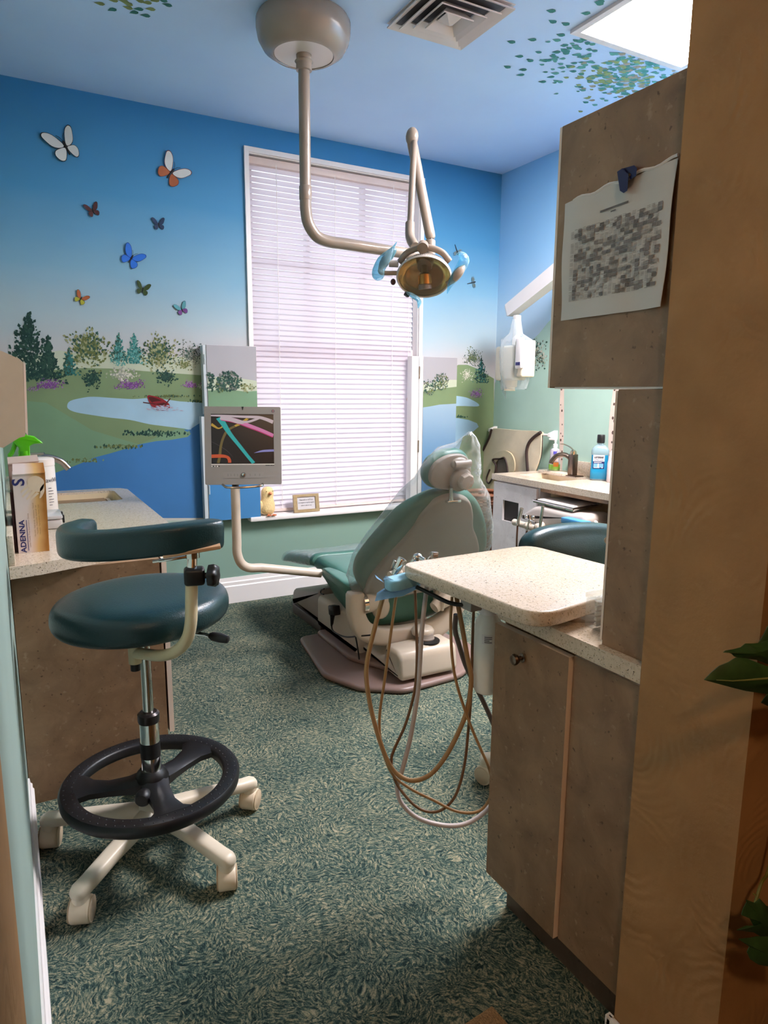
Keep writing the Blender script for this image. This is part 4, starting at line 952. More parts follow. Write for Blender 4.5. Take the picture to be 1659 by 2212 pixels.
b = MB(); b.lathe([(.062, 0), (.062, .006), (.055, .007)], (1.80, 2.80, .1955)); b.build('swivel_recess', BLACK, ch)
b = MB(); b.lathe([(.045, .0), (.045, .006), (.04, .012), (.038, .03)], (1.80, 2.82, .202)); b.build('swivel_column', TAUPE, ch)
b = MB(); b.lathe([(.03, -.02), (.055, -.01), (.06, .012), (.05, .025), (.03, .03)], (1.80, 2.85, .228)); b.build('brake_ring', BEIGE, ch, smooth=60)
# upholstered seat
b = MB()
def section(y, hw, zt, zbot, tw=.82):
    """rounded trough section of the seat"""
    out = []
    for x_, z_ in ((-tw*hw, zt), (-tw*hw*.5, zt-.004), (0, zt-.006), (tw*hw*.5, zt-.004), (tw*hw, zt), (hw*.96, zt-.018), (hw, zt-.05), (hw*.97, (zt+zbot)/2-.02), (hw*.86, zbot+.02), (hw*.6, zbot), (0, zbot-.006), (-hw*.6, zbot), (-hw*.86, zbot+.02), (-hw*.97, (zt+zbot)/2-.02), (-hw, zt-.05), (-hw*.96, zt-.018)): out.append((CX+x_, y, z_))
    return [Vector((p.x, p.y, p.z)) for p in cr(out, 3, True)]
b.loft([section(2.968, .20, .40, .30), section(2.975, .235, .43, .262), section(3.0, .258, .455, .245), section(3.06, .268, .48, .24), section(3.2, .272, .497, .25), section(3.33, .276, .508, .29), section(3.43, .285, .517, .36), section(3.50, .292, .522, .41), section(3.53, .29, .515, .435), section(3.54, .28, .505, .45)])
b.build('seat', GREEN, ch, smooth=60)
b = MB(); b.loft([section(3.535, .285, .512, .445), section(3.545, .30, .522, .435), section(3.7, .305, .498, .41), section(3.9, .305, .462, .39), section(4.03, .295, .432, .365), section(4.075, .27, .415, .365), section(4.085, .24, .405, .375)]); lr = b.build('leg_rest', GREEN, ch, smooth=60)
FILM = m_film('clear_film', (240, 244, 246), .095, .10, .9)
b = MB(); b.loft([section(3.56, .308, .527, .425), section(3.7, .312, .505, .40), section(3.9, .313, .470, .375), section(4.04, .302, .440, .352), section(4.085, .28, .423, .355), section(4.095, .24, .41, .365)], False, True); b.build('toe_cover', m_film('toe_film', (222, 234, 234), .10, .06, 1.0), lr, smooth=60)
# armrests
for s in (-1, 1):
    ax = CX+s*.325
    # tapered pad: wide and thick at the sitter's elbow, drooping nose towards the pivot
    b = MB(); rings = []
    for y_, zt_, h_, xo, xi in ((2.962, .488, .045, .255, .335), (2.975, .497, .062, .25, .345), (3.05, .502, .06, .252, .348), (3.15, .506, .055, .262, .346), (3.24, .508, .048, .275, .342), (3.305, .505, .038, .288, .334), (3.335, .496, .022, .30, .324)):
        xm, wx = CX+s*(xo+xi)/2, (xi-xo)/2
        rings.append([Vector((xm+wx*math.copysign(abs(math.cos(q))**.45, math.cos(q)), y_, zt_-h_/2+h_/2*math.copysign(abs(math.sin(q))**.45, math.sin(q)))) for q in np.linspace(0, 2*PI, 24, endpoint=False)])
    b.loft(rings)
    b.tube([(CX+s*.305, 3.02, .46), (CX+s*.31, 2.99, .42)], [.03, .02], 12)
    b.build('armrest', GREEN, ch, smooth=60)
# frame yoke that carries seat and arms
b = MB(); yk = cr([(1.447, .470, .042), (1.447, .41, .042), (1.452, .35, .044), (1.485, .275, .05), (1.56, .228, .048), (1.66, .206, .05), (1.78, .19, .06), (1.90, .20, .058), (2.0, .25, .05), (2.065, .32, .046), (2.10, .40, .042), (2.104, .470, .042)], 5)
rings = []
for i, p in enumerate(yk):
    a_ = yk[max(0, i-1)]; c_ = yk[min(len(yk)-1, i+1)]; t_ = Vector((c_.x-a_.x, c_.y-a_.y)).normalized(); n_ = Vector((-t_.y, t_.x)); w_ = p.z*(.8 if i in (0, len(yk)-1) else 1)
    rings.append([Vector((p.x+n_.x*w_*math.copysign(abs(math.cos(q))**.5, math.cos(q)), 2.925+.038*math.copysign(abs(math.sin(q))**.5, math.sin(q)), p.y+n_.y*w_*math.copysign(abs(math.cos(q))**.5, math.cos(q)))) for q in np.linspace(0, 2*PI, 24, endpoint=False)])
b.loft(rings); b.build('arm_yoke', BEIGE, ch, smooth=60)
for s in (-1, 1):
    x0 = CX+s*.285
    b = MB(); b.cyl((x0-s*.01, 2.925, .405), (x0+s*.012, 2.925, .405), .055, n=28); b.build('pivot_ring', CHROME, ch)
    b = MB(); b.lathe([(.052, 0), (.05, .03), (.036, .07), (.03, .12)], (x0-s*.012, 2.925, .405), (-s, 0, 0), 24); b.ell((x0-s*.1, 2.92, .37), (.05, .035, .06)); b.build('pivot_joint', BEIGE, ch, smooth=60)
b = MB(); b.tube([(2.02, 2.90, .40), (1.96, 2.88, .38), (1.88, 2.87, .34)], [.05, .046, .03], 18); b.cyl((1.915, 2.835, .39), (1.915, 2.85, .33), .012); b.build('recline_lever_housing', BEIGE, ch, smooth=60)
# back: upholstery and moulded shell
bu = X; bv = Vector((0, -.56, .83)).normalized(); bn = Vector((0, .83, .56)).normalized(); bo_ = Vector((1.78, 2.95, .42))
cush = [(-.20, -.02), (-.29, .05), (-.345, .14), (-.36, .235), (-.335, .335), (-.293, .44), (-.234, .56), (-.137, .637), (-.04, .669), (.085, .662), (.184, .60), (.28, .487), (.365, .344), (.41, .223), (.40, .13), (.33, .03), (.22, -.02)]
b = MB(); Pq = [(p.x, p.y) for p in cr([(x, y, 0) for x, y in cush], 4, True)]
# u x v must point to the sitter's side: X x bv = (0,-bv.z, bv.y) -> rear, so build from the front backwards
b.pad([(x, y) for x, y in Pq], bo_+bn*.095, bu, bv, .085, .038, seg=5); b.build('backrest', GREEN, ch, smooth=60)
sh = [(-.22, -.01), (-.28, .08), (-.283, .17), (-.24, .285), (-.191, .385), (-.15, .49), (-.133, .58), (-.083, .652), (-.005, .676), (.099, .640), (.165, .55), (.21, .45), (.275, .36), (.335, .25), (.345, .13), (.30, .03), (.22, -.01)]
b = MB(); Pq = [(p.x, p.y) for p in cr([(x, y, 0) for x, y in sh], 4, True)]
b.pad(Pq, bo_+bn*.02, bu, bv, .03, .02, both=False, dome=.006); b.build('back_shell', TAUPE, ch, smooth=60)
# headrest
hv = Vector((0, -.25, .97)).normalized(); hn = Vector((0, .97, .25)).normalized(); ho = Vector((1.78, 2.56, 1.0))
hd = [(-.165, .085), (-.16, .12), (-.136, .158), (-.069, .189), (.014, .190), (.062, .158), (.088, .10), (.088, .05), (.06, .005), (.02, -.008), (-.06, .002), (-.118, .016), (-.155, .05)]
b = MB(); Pq = [(p.x, p.y) for p in cr([(x, y, 0) for x, y in hd], 4, True)]
b.pad(Pq, ho+hn*.09, bu, hv, .075, .035, seg=5); hr = b.build('headrest', GREEN, ch, smooth=60)
b = MB(); cq = Vector((-.045, .09)); Pq2 = [tuple(cq+(Vector(p)-cq)*.88) for p in Pq]
b.pad(Pq2, ho+hn*.018, bu, hv, .018, .012, both=False); b.build('headrest_shell', TAUPE, hr, smooth=60)
b = MB()
kc = ho+bu*.012+hv*.062-hn*.0
b.lathe([(.055, 0), (.056, .012), (.05, .022)], kc, -hn, 28); b.ell(ho+bu*-.008+hv*.14, (.045, .02, .03)); b.cyl(ho+bu*-.04+hv*.138-hn*.01, ho+bu*.045+hv*.142-hn*.012, .018)
b.build('headrest_mechanism', TAUPE, hr, smooth=60)
b = MB(); b.lathe([(.038+.004*(k % 2), 0) if False else (.040, z) for k, z in enumerate((0, .004, .02))]+[(.034, .028), (.001, .03)], kc+bu*.014-hn*.02, -hn, 8); b.build('headrest_knob', mat('knob_taupe', (172, 158, 148), .4, noise=.03), hr, smooth=30)
b = MB(); b.bx(1.757, 1.80, 2.52, 2.545, 1.136, 1.165, .004); b.build('release_button', DGREY, hr)
b = MB(); s0 = bo_+bu*-.02+bv*.66-bn*.02; b.tube([s0, s0+hv*.05-bu*.01, s0+hv*.075-bu*.018-hn*.005], [.012, .009, .012], 10); b.box(s0+bu*.012, (.075, .03, .012), None, .003); b.build('glide_bar', CHROME, ch)
# clear cover bag over the upper back
b = MB()
def bag_ring(v_, left, right, front, rear):
    pts = []
    for k in range(28):
        a = 2*PI*k/28; cx_, hw = (left+right)/2, (right-left)/2
        u_ = cx_+hw*math.copysign(abs(math.cos(a))**.75, math.cos(a)); f_ = (front if math.sin(a) > 0 else rear)*abs(math.sin(a))**.8*math.copysign(1, math.sin(a))
        wob = .006*math.sin(5*a+v_*30)+.004*math.sin(11*a-v_*21)
        pts.append(bo_+bu*(u_+wob)+bv*v_+bn*(.055+f_+wob))
    return pts
def bag_at(c, left, right, f, r_):
    pts = []
    for k in range(28):
        a = 2*PI*k/28; cx_, hw = (left+right)/2, (right-left)/2
        wob = .007*math.sin(4*a+left*50)+.004*math.sin(9*a)
        pts.append(Vector(c)+bu*(cx_+hw*math.cos(a)+wob)+hn*((f if math.sin(a) > 0 else r_)*math.sin(a)+wob))
    return pts
R_ = [bag_ring(.035, -.335, .375, .075, .10), bag_ring(.12, -.375, .43, .08, .105), bag_ring(.26, -.385, .435, .08, .105), bag_ring(.40, -.345, .385, .085, .105), bag_ring(.54, -.29, .30, .085, .11), bag_ring(.64, -.25, .245, .085, .12)]
R_ += [bag_at(ho+hv*.06+hn*.02, -.21, .135, .10, .075), bag_at(ho+hv*.13+hn*.015, -.175, .12, .10, .07), bag_at(ho+hv*.19+hn*.015, -.12, .105, .09, .06), bag_at(ho+hv*.225+hn*.0, -.05, .085, .05, .035), bag_at(ho+hv*.27-hn*.01, -.02, .05, .012, .02), bag_at(ho+hv*.29-hn*.01, .005, .02, .004, .006)]
b.loft(R_, False, True)
for k in range(14):     # crumpled knot of film on the right
    p = ho+bu*(.10+random.uniform(0, .03))+hv*(.10+random.uniform(-.02, .03))
    b.tube([p, p+Vector((random.uniform(-.02, .03), random.uniform(-.02, .02), random.uniform(-.02, .03)))], [.006, .002], 6)
bag = b.build('chair_cover_bag', FILM, None, smooth=80, org=(1.78, 2.75, .5)); lab(bag, 'clear crinkled plastic bag pulled over the dental chair back and headrest', 'plastic cover')
# power brick and cables on the chair side
pb = thing('power_adapter', 'black power adapter with cord hanging on the chair side', 'power adapter', (1.53, 3.3, .3))
pA = atx(722, 1318, 1.525)
b = MB(); b.box(pA, (.045, .07, .055), Euler((math.radians(-12), 0, 0)), .006); b.build('brick', BLACK, pb)
b = MB(); b.tube([atx(718, 1330, 1.51), atx(717, 1346, 1.51), atx(716, 1352, 1.51)], [.014, .009, .005], 10); b.build('plug', BLACK, pb)
b = MB(); b.tube(cr([atx(716, 1350, 1.51), atx(719, 1362, 1.51), atx(732, 1371, 1.50), atx(750, 1376, 1.49), atx(775, 1374, 1.47), atx(800, 1372, 1.46)], 6), .0042, 8); b.tube(cr([atx(762, 1352, 1.50), atx(768, 1375, 1.50), atx(773, 1402, 1.51), atx(776, 1424, 1.52)], 6), .0042, 8); b.tube(cr([atx(700, 1272, 1.50), atx(694, 1275, 1.50), atx(693, 1281, 1.50), atx(699, 1284, 1.50)], 5), .0042, 8); b.build('cord', BLACK, pb)
# ------------------------------------------------------------------ monitor on its chair-mounted post
mo = thing('monitor', 'silver-grey flat monitor with coloured ribbons, on a post from the chair', 'monitor', at(508, 1240, 3.45))
tl, tr_, br_, bl_ = at(441, 877, 3.42), at(609, 880, 3.48), at(605, 1045, 3.48), at(443, 1048, 3.42)
mc = (tl+tr_+br_+bl_)/4; mu_ = ((tr_-tl)+(br_-bl_)).normalized(); mv_ = ((tl-bl_)+(tr_-br_)); mv_ = (mv_-mu_*mv_.dot(mu_)).normalized(); mn_ = mu_.cross(mv_)
mw, mh = ((tr_-tl).length+(br_-bl_).length)/2, ((tl-bl_).length+(tr_-br_).length)/2
SIL = mat('silver_plastic', (138, 133, 129), .42, noise=.02)
def mp(s, t, k=0): return mc+mu_*(s-.5)*mw+mv_*(.5-t)*mh+mn_*k
scr = (.085, .095, .905, .735)   # left, top, right, bottom
b = MB(); Pq = rrect(mw, mh, .006, 2); sx0, sy0, sx1, sy1 = (scr[0]-.5)*mw, (.5-scr[3])*mh, (scr[2]-.5)*mw, (.5-scr[1])*mh
b.prism([(p.x, p.y) for p in Pq], mc-mn_*.03, mu_, mv_, .03, holes=[[(sx0, sy0), (sx0, sy1), (sx1, sy1), (sx1, sy0)]])
b.build('bezel', SIL, mo, smooth=25)
b = MB(); b.loft([[mp(s, t, -.0295) for s, t in ((0.01, .01), (.99, .01), (.99, .99), (.01, .99))], [mp(s, t, -.06) for s, t in ((.08, .08), (.92, .08), (.92, .92), (.08, .92))]]); b.build('rear_housing', SIL, mo, smooth=25)
def em(n, c, s=.5):
    m, nt, bs, N, L = nodes('screen_'+n); bs.inputs['Base Color'].default_value = rgb(8, 8, 10); bs.inputs['Emission Color'].default_value = rgb(*c); bs.inputs['Emission Strength'].default_value = s; bs.inputs['Roughness'].default_value = .25
    return m
SM = [em('black', (14, 12, 22)), em('pink', (222, 126, 182)), em('pale', (206, 188, 196)), em('teal', (34, 176, 176)), em('yellow', (198, 160, 62)), em('olive', (112, 96, 52)), em('orange', (206, 84, 46)), em('violet', (142, 142, 206)), em('navy', (22, 20, 44)), em('magenta', (190, 30, 110)), em('grey', (70, 66, 74))]
b = MB(); b.add([mp(s, t, -.006) for s, t in ((scr[0], scr[3]), (scr[2], scr[3]), (scr[2], scr[1]), (scr[0], scr[1]))], [[0, 1, 2, 3]])
def sp2(x, y, k): return mp(scr[0]+(scr[2]-scr[0])*x, scr[1]+(scr[3]-scr[1])*y, -.0056+.00012*k)
KK = [0]
def ribbon(pts, w, mi):
    KK[0] += 1; b.mi = mi; C_ = cr([(x, y, w_) for (x, y), w_ in zip(pts, w)], 8); L_ = []; R2 = []
    for i, p in enumerate(C_):
        a = C_[max(0, i-1)]; c = C_[min(len(C_)-1, i+1)]; d = Vector((c.x-a.x, c.y-a.y)); d = d.normalized() if d.length else Vector((1, 0)); nn = Vector((-d.y, d.x))*p.z
        cl_ = lambda q: min(1, max(0, q))
        L_.append((cl_(p.x+nn.x), cl_(p.y+nn.y))); R2.append((cl_(p.x-nn.x), cl_(p.y-nn.y)))
    n_ = len(L_); b.add([sp2(x, y, KK[0]) for x, y in L_+R2], [[i, i+1, n_+i+1, n_+i] for i in range(n_-1)])
b.mi = 0
ribbon([(.0, .55), (.12, .63), (.25, .74), (.34, .86)], [.004, .005, .005, .002], 10)
ribbon([(.105, .98), (.13, .85), (.15, .65), (.19, .48), (.26, .33), (.38, .24), (.48, .17), (.6, .08)], [.022, .022, .02, .02, .022, .02, .02, .02], 5)
ribbon([(.38, .24), (.48, .18), (.58, .09)], [.02, .022, .022], 4)
ribbon([(0, .20), (.06, .25), (.11, .285), (.16, .27), (.2, .22), (.21, .16)], [.026, .02, .014, .012, .014, .012], 4)
ribbon([(.13, .07), (.2, .2), (.3, .4), (.45, .64), (.58, .85), (.67, .985)], [.055, .045, .035, .03, .028, .03], 3)
ribbon([(.17, .08), (.4, .14), (.6, .235), (.8, .33), (1, .44)], [.05, .045, .042, .04, .036], 9)
ribbon([(.17, .075), (.4, .13), (.6, .225), (.8, .32), (1, .43)], [.045, .04, .034, .032, .03], 1)
ribbon([(.15, .065), (.3, .1), (.45, .155), (.52, .16)], [.045, .042, .04, .03], 2)
ribbon([(0, .03), (.2, .035), (.5, .05), (.75, .06), (.88, .1), (1, .16)], [.014, .02, .024, .028, .032, .036], 2)
ribbon([(.48, .16), (.6, .15), (.7, .11), (.78, .07)], [.02, .022, .022, .02], 2)
ribbon([(0, .845), (.12, .84), (.2, .845), (.26, .87), (.285, .93), (.285, .975)], [.034, .034, .03, .026, .026, .026], 6)
ribbon([(.68, .78), (.8, .745), (.9, .735), (1, .73)], [.002, .018, .022, .022], 7)
b.build('screen', SM, mo, smooth=0)
b = MB(); b.add([mp(s, t, .0003) for s, t in ((scr[0]-.003, scr[3]+.011), (scr[2]+.003, scr[3]+.011), (scr[2]+.003, scr[3]), (scr[0]-.003, scr[3]))], [[0, 1, 2, 3]]); b.build('screen_lip', mat('lip_silver', (226, 220, 214), .3), mo, smooth=0)
b = MB(); b.prism([((.22-.5)*mw, (.5-.84)*mh), ((.77-.5)*mw, (.5-.838)*mh), ((.735-.5)*mw, (.5-.915)*mh), ((.255-.5)*mw, (.5-.92)*mh)], mc, mu_, mv_, .0012); b.build('control_panel', mat('panel_silver', (140, 135, 131), .35), mo, smooth=0)
b = MB(); cc = mp(.5, .875, .0012); b.lathe([(.012, 0), (.012, .002)], cc, mn_, 24); b.build('button_ring', DGREY, mo)
b = MB(); b.lathe([(.0085, 0), (.0085, .003), (.003, .0045)], cc+mn_*.0018, mn_, 20); b.build('menu_button', CHROME, mo)
b = MB()
for s in (.29, .33, .375, .415, .58, .645, .705):
    for t in (.868, .884): b.add([mp(s+ds, t+dt, .0015) for ds, dt in ((0, .003), (.012, .003), (.012, 0), (0, 0))], [[0, 1, 2, 3]])
b.add([mp(s, t, .0004) for s, t in ((.485, .0), (.515, .0), (.503, .045), (.497, .045))], [[0, 1, 2, 3]])
b.build('markings', INK, mo, smooth=0)
b = MB()
for k, (x0_, w_, h_) in enumerate(((.085, .010, .013), (.104, .012, .015), (.124, .008, .012), (.140, .010, .008), (.156, .012, .015), (.176, .014, .013))): b.mi = k % 2; b.add([mp(x0_+dx_, .758+dy_, .0004) for dx_, dy_ in ((0, h_), (w_, h_), (w_, 0), (0, 0))], [[0, 1, 2, 3]])
b.build('brand_marks', [mat('white_ink', (236, 232, 230), .4), INK], mo, smooth=0)
b = MB()
for x0_, x1_ in ((.79, .85), (.855, .885), (.89, .905)): b.add([mp(s_, t_, .0004) for s_, t_ in ((x0_, .760), (x1_, .760), (x1_, .752), (x0_, .752))], [[0, 1, 2, 3]])
b.build('model_marks', INK, mo, smooth=0)
b = MB(); cc = mp(.9, .055, .0004); b.lathe([(.0085, 0), (.0085, .0004)], cc, mn_, 24); b.build('badge', mat('badge_grey', (100, 92, 100), .4), mo)
b = MB(); b.add([cc+mn_*.0009+mu_*x+mv_*y for x, y in ((-.001, -.006), (.001, -.006), (.001, .005), (-.001, .005))], [[0, 1, 2, 3]]); b.ell(cc+mn_*.0009+mv_*.003, (.0025, .001, .0025), n=8); b.build('badge_mark', mat('badge_red', (190, 120, 116), .4), mo, smooth=0)
b = MB(); pA, pB, pC, pD = at(481, 1047, 3.40), at(492, 1053, 3.36), at(564, 1049, 3.40), at(567, 1045, 3.44)
b.tube(cr([pA, pB, (pB+pC)/2+Vector((0, 0, -.004)), pC, pD], 5), .006, 8); b.build('handle', STEEL, mo)
b = MB(); t0 = mc-mn_*.07-mv_*mh*.35; p0 = at(508, 1052, 3.47)
ax_, ay_ = p0.x, p0.y; zb = at(515, 1240, 3.47).z; e_ = Vector((1.452, 3.36, zb-.07))
b.tube(cr([(ax_, ay_, p0.z-.005), (ax_, ay_, zb+.16)], 3)+cr([(ax_, ay_, zb+.15), (ax_, ay_, zb+.09), (ax_+.02, ay_+.003, zb+.035), (ax_+.06, ay_+.008, zb+.004), (ax_+.13, ay_+.015, zb-.006)], 5)+[e_], .0235, 18); post = b.build('post', BEIGE, mo, smooth=60)
b = MB(); b.box(mc-mn_*.066, (.08, .03, .1), None, .01); b.tube([(ax_, ay_, p0.z-.02), Vector((ax_, ay_, p0.z))-mn_*.05+Z*.02, mc-mn_*.075], .018, 12); b.build('tilt_mount', DGREY, mo)
# ------------------------------------------------------------------ ceiling-mounted operating lamp
ol = thing('operating_light', 'beige ceiling-mounted dental lamp with long bent arm and reflector head', 'dental lamp', (1.31, 3.19, ZC))
LT = mat('lamp_enamel', (144, 131, 119), .22, noise=.03, nscale=6)
dx, dy = 1.315, 3.185
b = MB(); b.lathe([(.205, 0), (.214, -.015), (.214, -.05), (.206, -.09), (.185, -.125), (.15, -.148), (.137, -.15), (.135, -.145), (.03, -.142)], (dx, dy, ZC-.0005), n=56); b.build('canopy', LT, ol, smooth=50)
b = MB(); b.lathe([(.134, 0), (.134, -.004)], (dx, dy, ZC-.143), n=48); b.build('canopy_plate', mat('canopy_pale', (206, 196, 188), .3), ol)
b = MB(); b.lathe([(.035, -.147), (.034, -.165), (.042, -.175), (.036, -.182), (.036, -.212), (.026, -.214)], (dx, dy, ZC), n=28); b.build('collar', LT, ol)
zA = 2.165
p1 = (dx, dy, zA+.15)
aend = Vector((1.935, 3.19, 2.155))
b = MB(); pipe = [(dx, dy, ZC-.2), (dx, dy, 2.36)]
b.tube(pipe, .0265, 20); b.build('drop_tube', LT, ol)
b = MB(); b.lathe([(.0285, 0), (.0295, .005), (.0295, .06), (.0275, .063)], (dx, dy, 2.34), n=24); b.build('joint_sleeve', LT, ol)
b = MB(); bend = [(dx, dy, 2.36), (dx, dy, zA+.15)]+cr([(dx, dy, zA+.14), (dx+.012, dy, zA+.075), (dx+.055, dy, zA+.02), (dx+.12, dy, zA+.002), (dx+.2, dy, zA)], 6)+[tuple(aend)]
b.tube(bend, .0275, 20); b.build('bent_arm', LT, ol, smooth=60)
S0 = at(929, 535, 3.32); b = MB(); b.lathe([(.024, -.06), (.026, -.05), (.026, .03), (.022, .036)], S0+Vector((0, 0, 0)), n=24); b.build('socket', LT, ol)
aend2 = S0
E0 = at(888, 297, 3.30)
sp0 = at(930, 512, 3.32)
b = MB(); dirv = (E0-sp0); L_ = dirv.length; dirv.normalize()
side = dirv.cross(Vector((0, -1, 0))).normalized(); up_ = side.cross(dirv)
ring = [Vector((math.cos(a)*.027, math.sin(a)*.021)) for a in np.linspace(0, 2*PI, 20, endpoint=False)]
b.loft([[sp0+dirv*t+side*p.x*s_+up_*p.y*s_ for p in ring] for t, s_ in ((-.01, .7), (0, .95), (.02, 1), (L_*.5, .98), (L_-.04, 1.0), (L_, .9))]); b.build('spring_arm', LT, ol, smooth=60)
b = MB(); b.cyl(sp0-dirv*.0, S0+Vector((0, 0, .02)), .013); b.build('spring_pin', BLACK, ol)
b = MB(); b.ell(E0+Vector((0, -.01, 0)), (.031, .03, .044), Euler((0, math.radians(6), 0)), 24); b.build('elbow', LT, ol, smooth=80)
T1 = at(886, 490, 3.16)
b = MB(); e1 = E0+Vector((0, -.03, -.03)); b.tube([e1, e1.lerp(T1, .98)], .0155, 16); b.build('thin_arm', LT, ol)
T2, T3, T4 = at(885.5, 483, 3.16), at(886, 512, 3.13), at(896, 532, 3.09)
b = MB(); b.tube(cr([T2, T3, T4], 6), [.022]*6+[.0225]*6+[.02], 16); b.build('head_stem', LT, ol, smooth=60)
hc = at(916, 597, 3.02)          # reflector centre
fwd = (V(EYE)-hc).normalized(); fwd = (fwd+Vector((-.10, .0, -.42))).normalized()   # lamp looks down and towards the viewer
hu = fwd.cross(Z).normalized()*-1; hu = Z.cross(fwd).normalized(); hvv = fwd.cross(hu)
def hp_(x, y, z): return hc+hu*x+hvv*y+fwd*z
def oval(rx, ry, z, n=40, up=1.0): return [hp_(rx*math.cos(2*PI*k/n), ry*math.sin(2*PI*k/n), z) for k in range(n)]
b = MB(); b.loft([oval(.119, .092, .0), oval(.122, .095, -.006), oval(.120, .093, -.02), oval(.110, .085, -.055), oval(.07, .055, -.085), oval(.03, .025, -.1)], False, True); b.build('reflector_housing', LT, ol, smooth=60)
b = MB(); b.loft([oval(.113, .087, -.002), oval(.100, .077, -.03), oval(.07, .052, -.052), oval(.022, .018, -.06)], False, True); b.build('reflector', mat('dichroic_mirror', (244, 234, 196), .16, .85, noise=.08, nscale=4), ol, smooth=60)
b = MB(); b.loft([oval(.122, .095, -.004), oval(.124, .097, .004), oval(.118, .091, .012), oval(.113, .087, .006)], False, False); b.build('lens_rim', mat('rim_clear_grey', (198, 192, 186), .15, noise=.03), ol, smooth=60)
b = MB(); b.loft([oval(.116, .089, .009), oval(.09, .07, .016), oval(.04, .03, .019), oval(.002, .002, .02)], False, True); b.build('lens', m_film('lens_clear', (246, 240, 226), .07, .03, .8), ol, smooth=60)
b = MB(); b.lathe([(.024, -.06), (.034, -.045), (.032, -.03), (.02, -.028)], hc+hvv*.034, fwd, 24); b.tube([hp_(0, .034, -.03), hp_(.002, .012, .0)], .0125, 14); b.build('bulb_socket', BRONZE, ol)
b = MB(); q0, q1, q2_ = hp_(.001, .012, -.006), hp_(.004, -.030, .012), hp_(.006, -.050, .02)
b.tube([q0, q0.lerp(q1, .1), q1], [.02, .028, .030], 24); b.build('bulb_shield', mat('amber_glass', (156, 112, 60), .15, .7, noise=.1), ol)
b = MB(); b.tube([q1, q1.lerp(q2_, .25), q1.lerp(q2_, .3), q2_], [.027, .027, .030, .030], 24); b.build('bulb_cap', mat('cap_taupe', (112, 100, 92), .3, noise=.03), ol)
b = MB(); b.tube(cr([hp_(-.112, .05, -.04), hp_(-.072, .092, -.045), hp_(0, .112, -.045), hp_(.072, .092, -.045), hp_(.112, .05, -.04)], 6), [.0105]*24+[.0105], 12, flat=1.4); b.cyl(hp_(-.005, .118, -.05), hp_(-.005, .118, -.012), .024); b.build('yoke', LT, ol, smooth=60)
b = MB(); b.cyl(hp_(-.155, .052, -.02), hp_(-.115, .05, -.02), .015); b.build('yoke_pivot', GREYP, ol)
b = MB(); b.ell(hp_(-.142, -.03, -.02), (.012, .012, .014)); b.build('switch_knob', mat('maroon_knob', (84, 44, 42), .4), ol)
# handles with blue barrier sleeves
TEALH = mat('handle_teal', (70, 112, 122), .35, noise=.05); SLEEVE = m_film('blue_sleeve', (176, 222, 238), .12, .15, .7)
hA = [at(858, 590, 3.03), at(824, 589, 3.02), at(822, 580, 3.02), at(833, 562, 3.02), at(849, 541, 3.02)]
b = MB(); b.tube(cr(hA[:3], 5), .010, 10); b.build('handle_stem', LT, ol)
b = MB(); b.tube(cr(hA[2:]+[at(852, 535, 3.02)], 5), [.012, .014, .018, .019, .020, .021, .021, .021, .02, .018, .016, .015, .012, .01, .008, .006], 12); b.build('handle_grip', TEALH, ol, smooth=60)
b = MB(); b.tube(cr([at(820, 603, 3.01), at(817, 588, 3.01), at(824, 570, 3.01), at(842, 546, 3.01), at(857, 523, 3.01)], 5), [.016, .022, .026, .028, .028, .028, .028, .027, .027, .027, .027, .028, .026, .024, .02, .016, .012, .008, .005, .003, .002], 14, cap=False); b.build('handle_sleeve', SLEEVE, ol, smooth=60)
hB = [at(966, 614, 3.02), at(975, 607, 3.01), at(990, 590, 3.0), at(1004, 572, 3.0)]
b = MB(); b.tube(cr(hB, 5), [.013, .012, .012, .012, .013, .015, .017, .019, .02, .021, .021, .02, .018, .014, .010, .004], 12); b.build('handle_grip', LT, ol, smooth=60)
b = MB(); b.tube(cr([at(966, 634, 3.0), at(974, 612, 3.0), at(992, 584, 3.0), at(1003, 561, 3.0), at(995, 549, 3.0), at(986, 549, 3.0)], 4), [.002, .005, .008, .011, .014, .017, .020, .022, .024, .025, .026, .026, .026, .025, .023, .020, .016, .012, .009, .006, .003], 14, cap=False, flat=.5); b.build('handle_sleeve', SLEEVE, ol, smooth=60)
b = MB(); b.tube(cr([at(880, 632, 3.03), at(893, 640, 3.02), at(905, 650, 3.01), at(903, 666, 3.0)], 4), [.012, .018, .022, .024, .026, .026, .024, .022, .018, .014, .010, .006, .002], 12, cap=False, flat=.4); b.build('switch_sleeve', SLEEVE, ol, smooth=60)
b = MB(); b.box(at(879, 636, 3.04), (.022, .02, .018), Euler((0, .5, 0)), .003); b.build('switch', BLACK, ol)
b = MB()
for k in range(20):
    t = 40+k*4.2
    b.tube([hp_(.1235*math.cos(math.radians(t)), .0965*math.sin(math.radians(t)), -.003), hp_(.1235*math.cos(math.radians(t)), .0965*math.sin(math.radians(t)), .005)], .0016, 5)
b.build('rim_teeth', GREYP, ol)
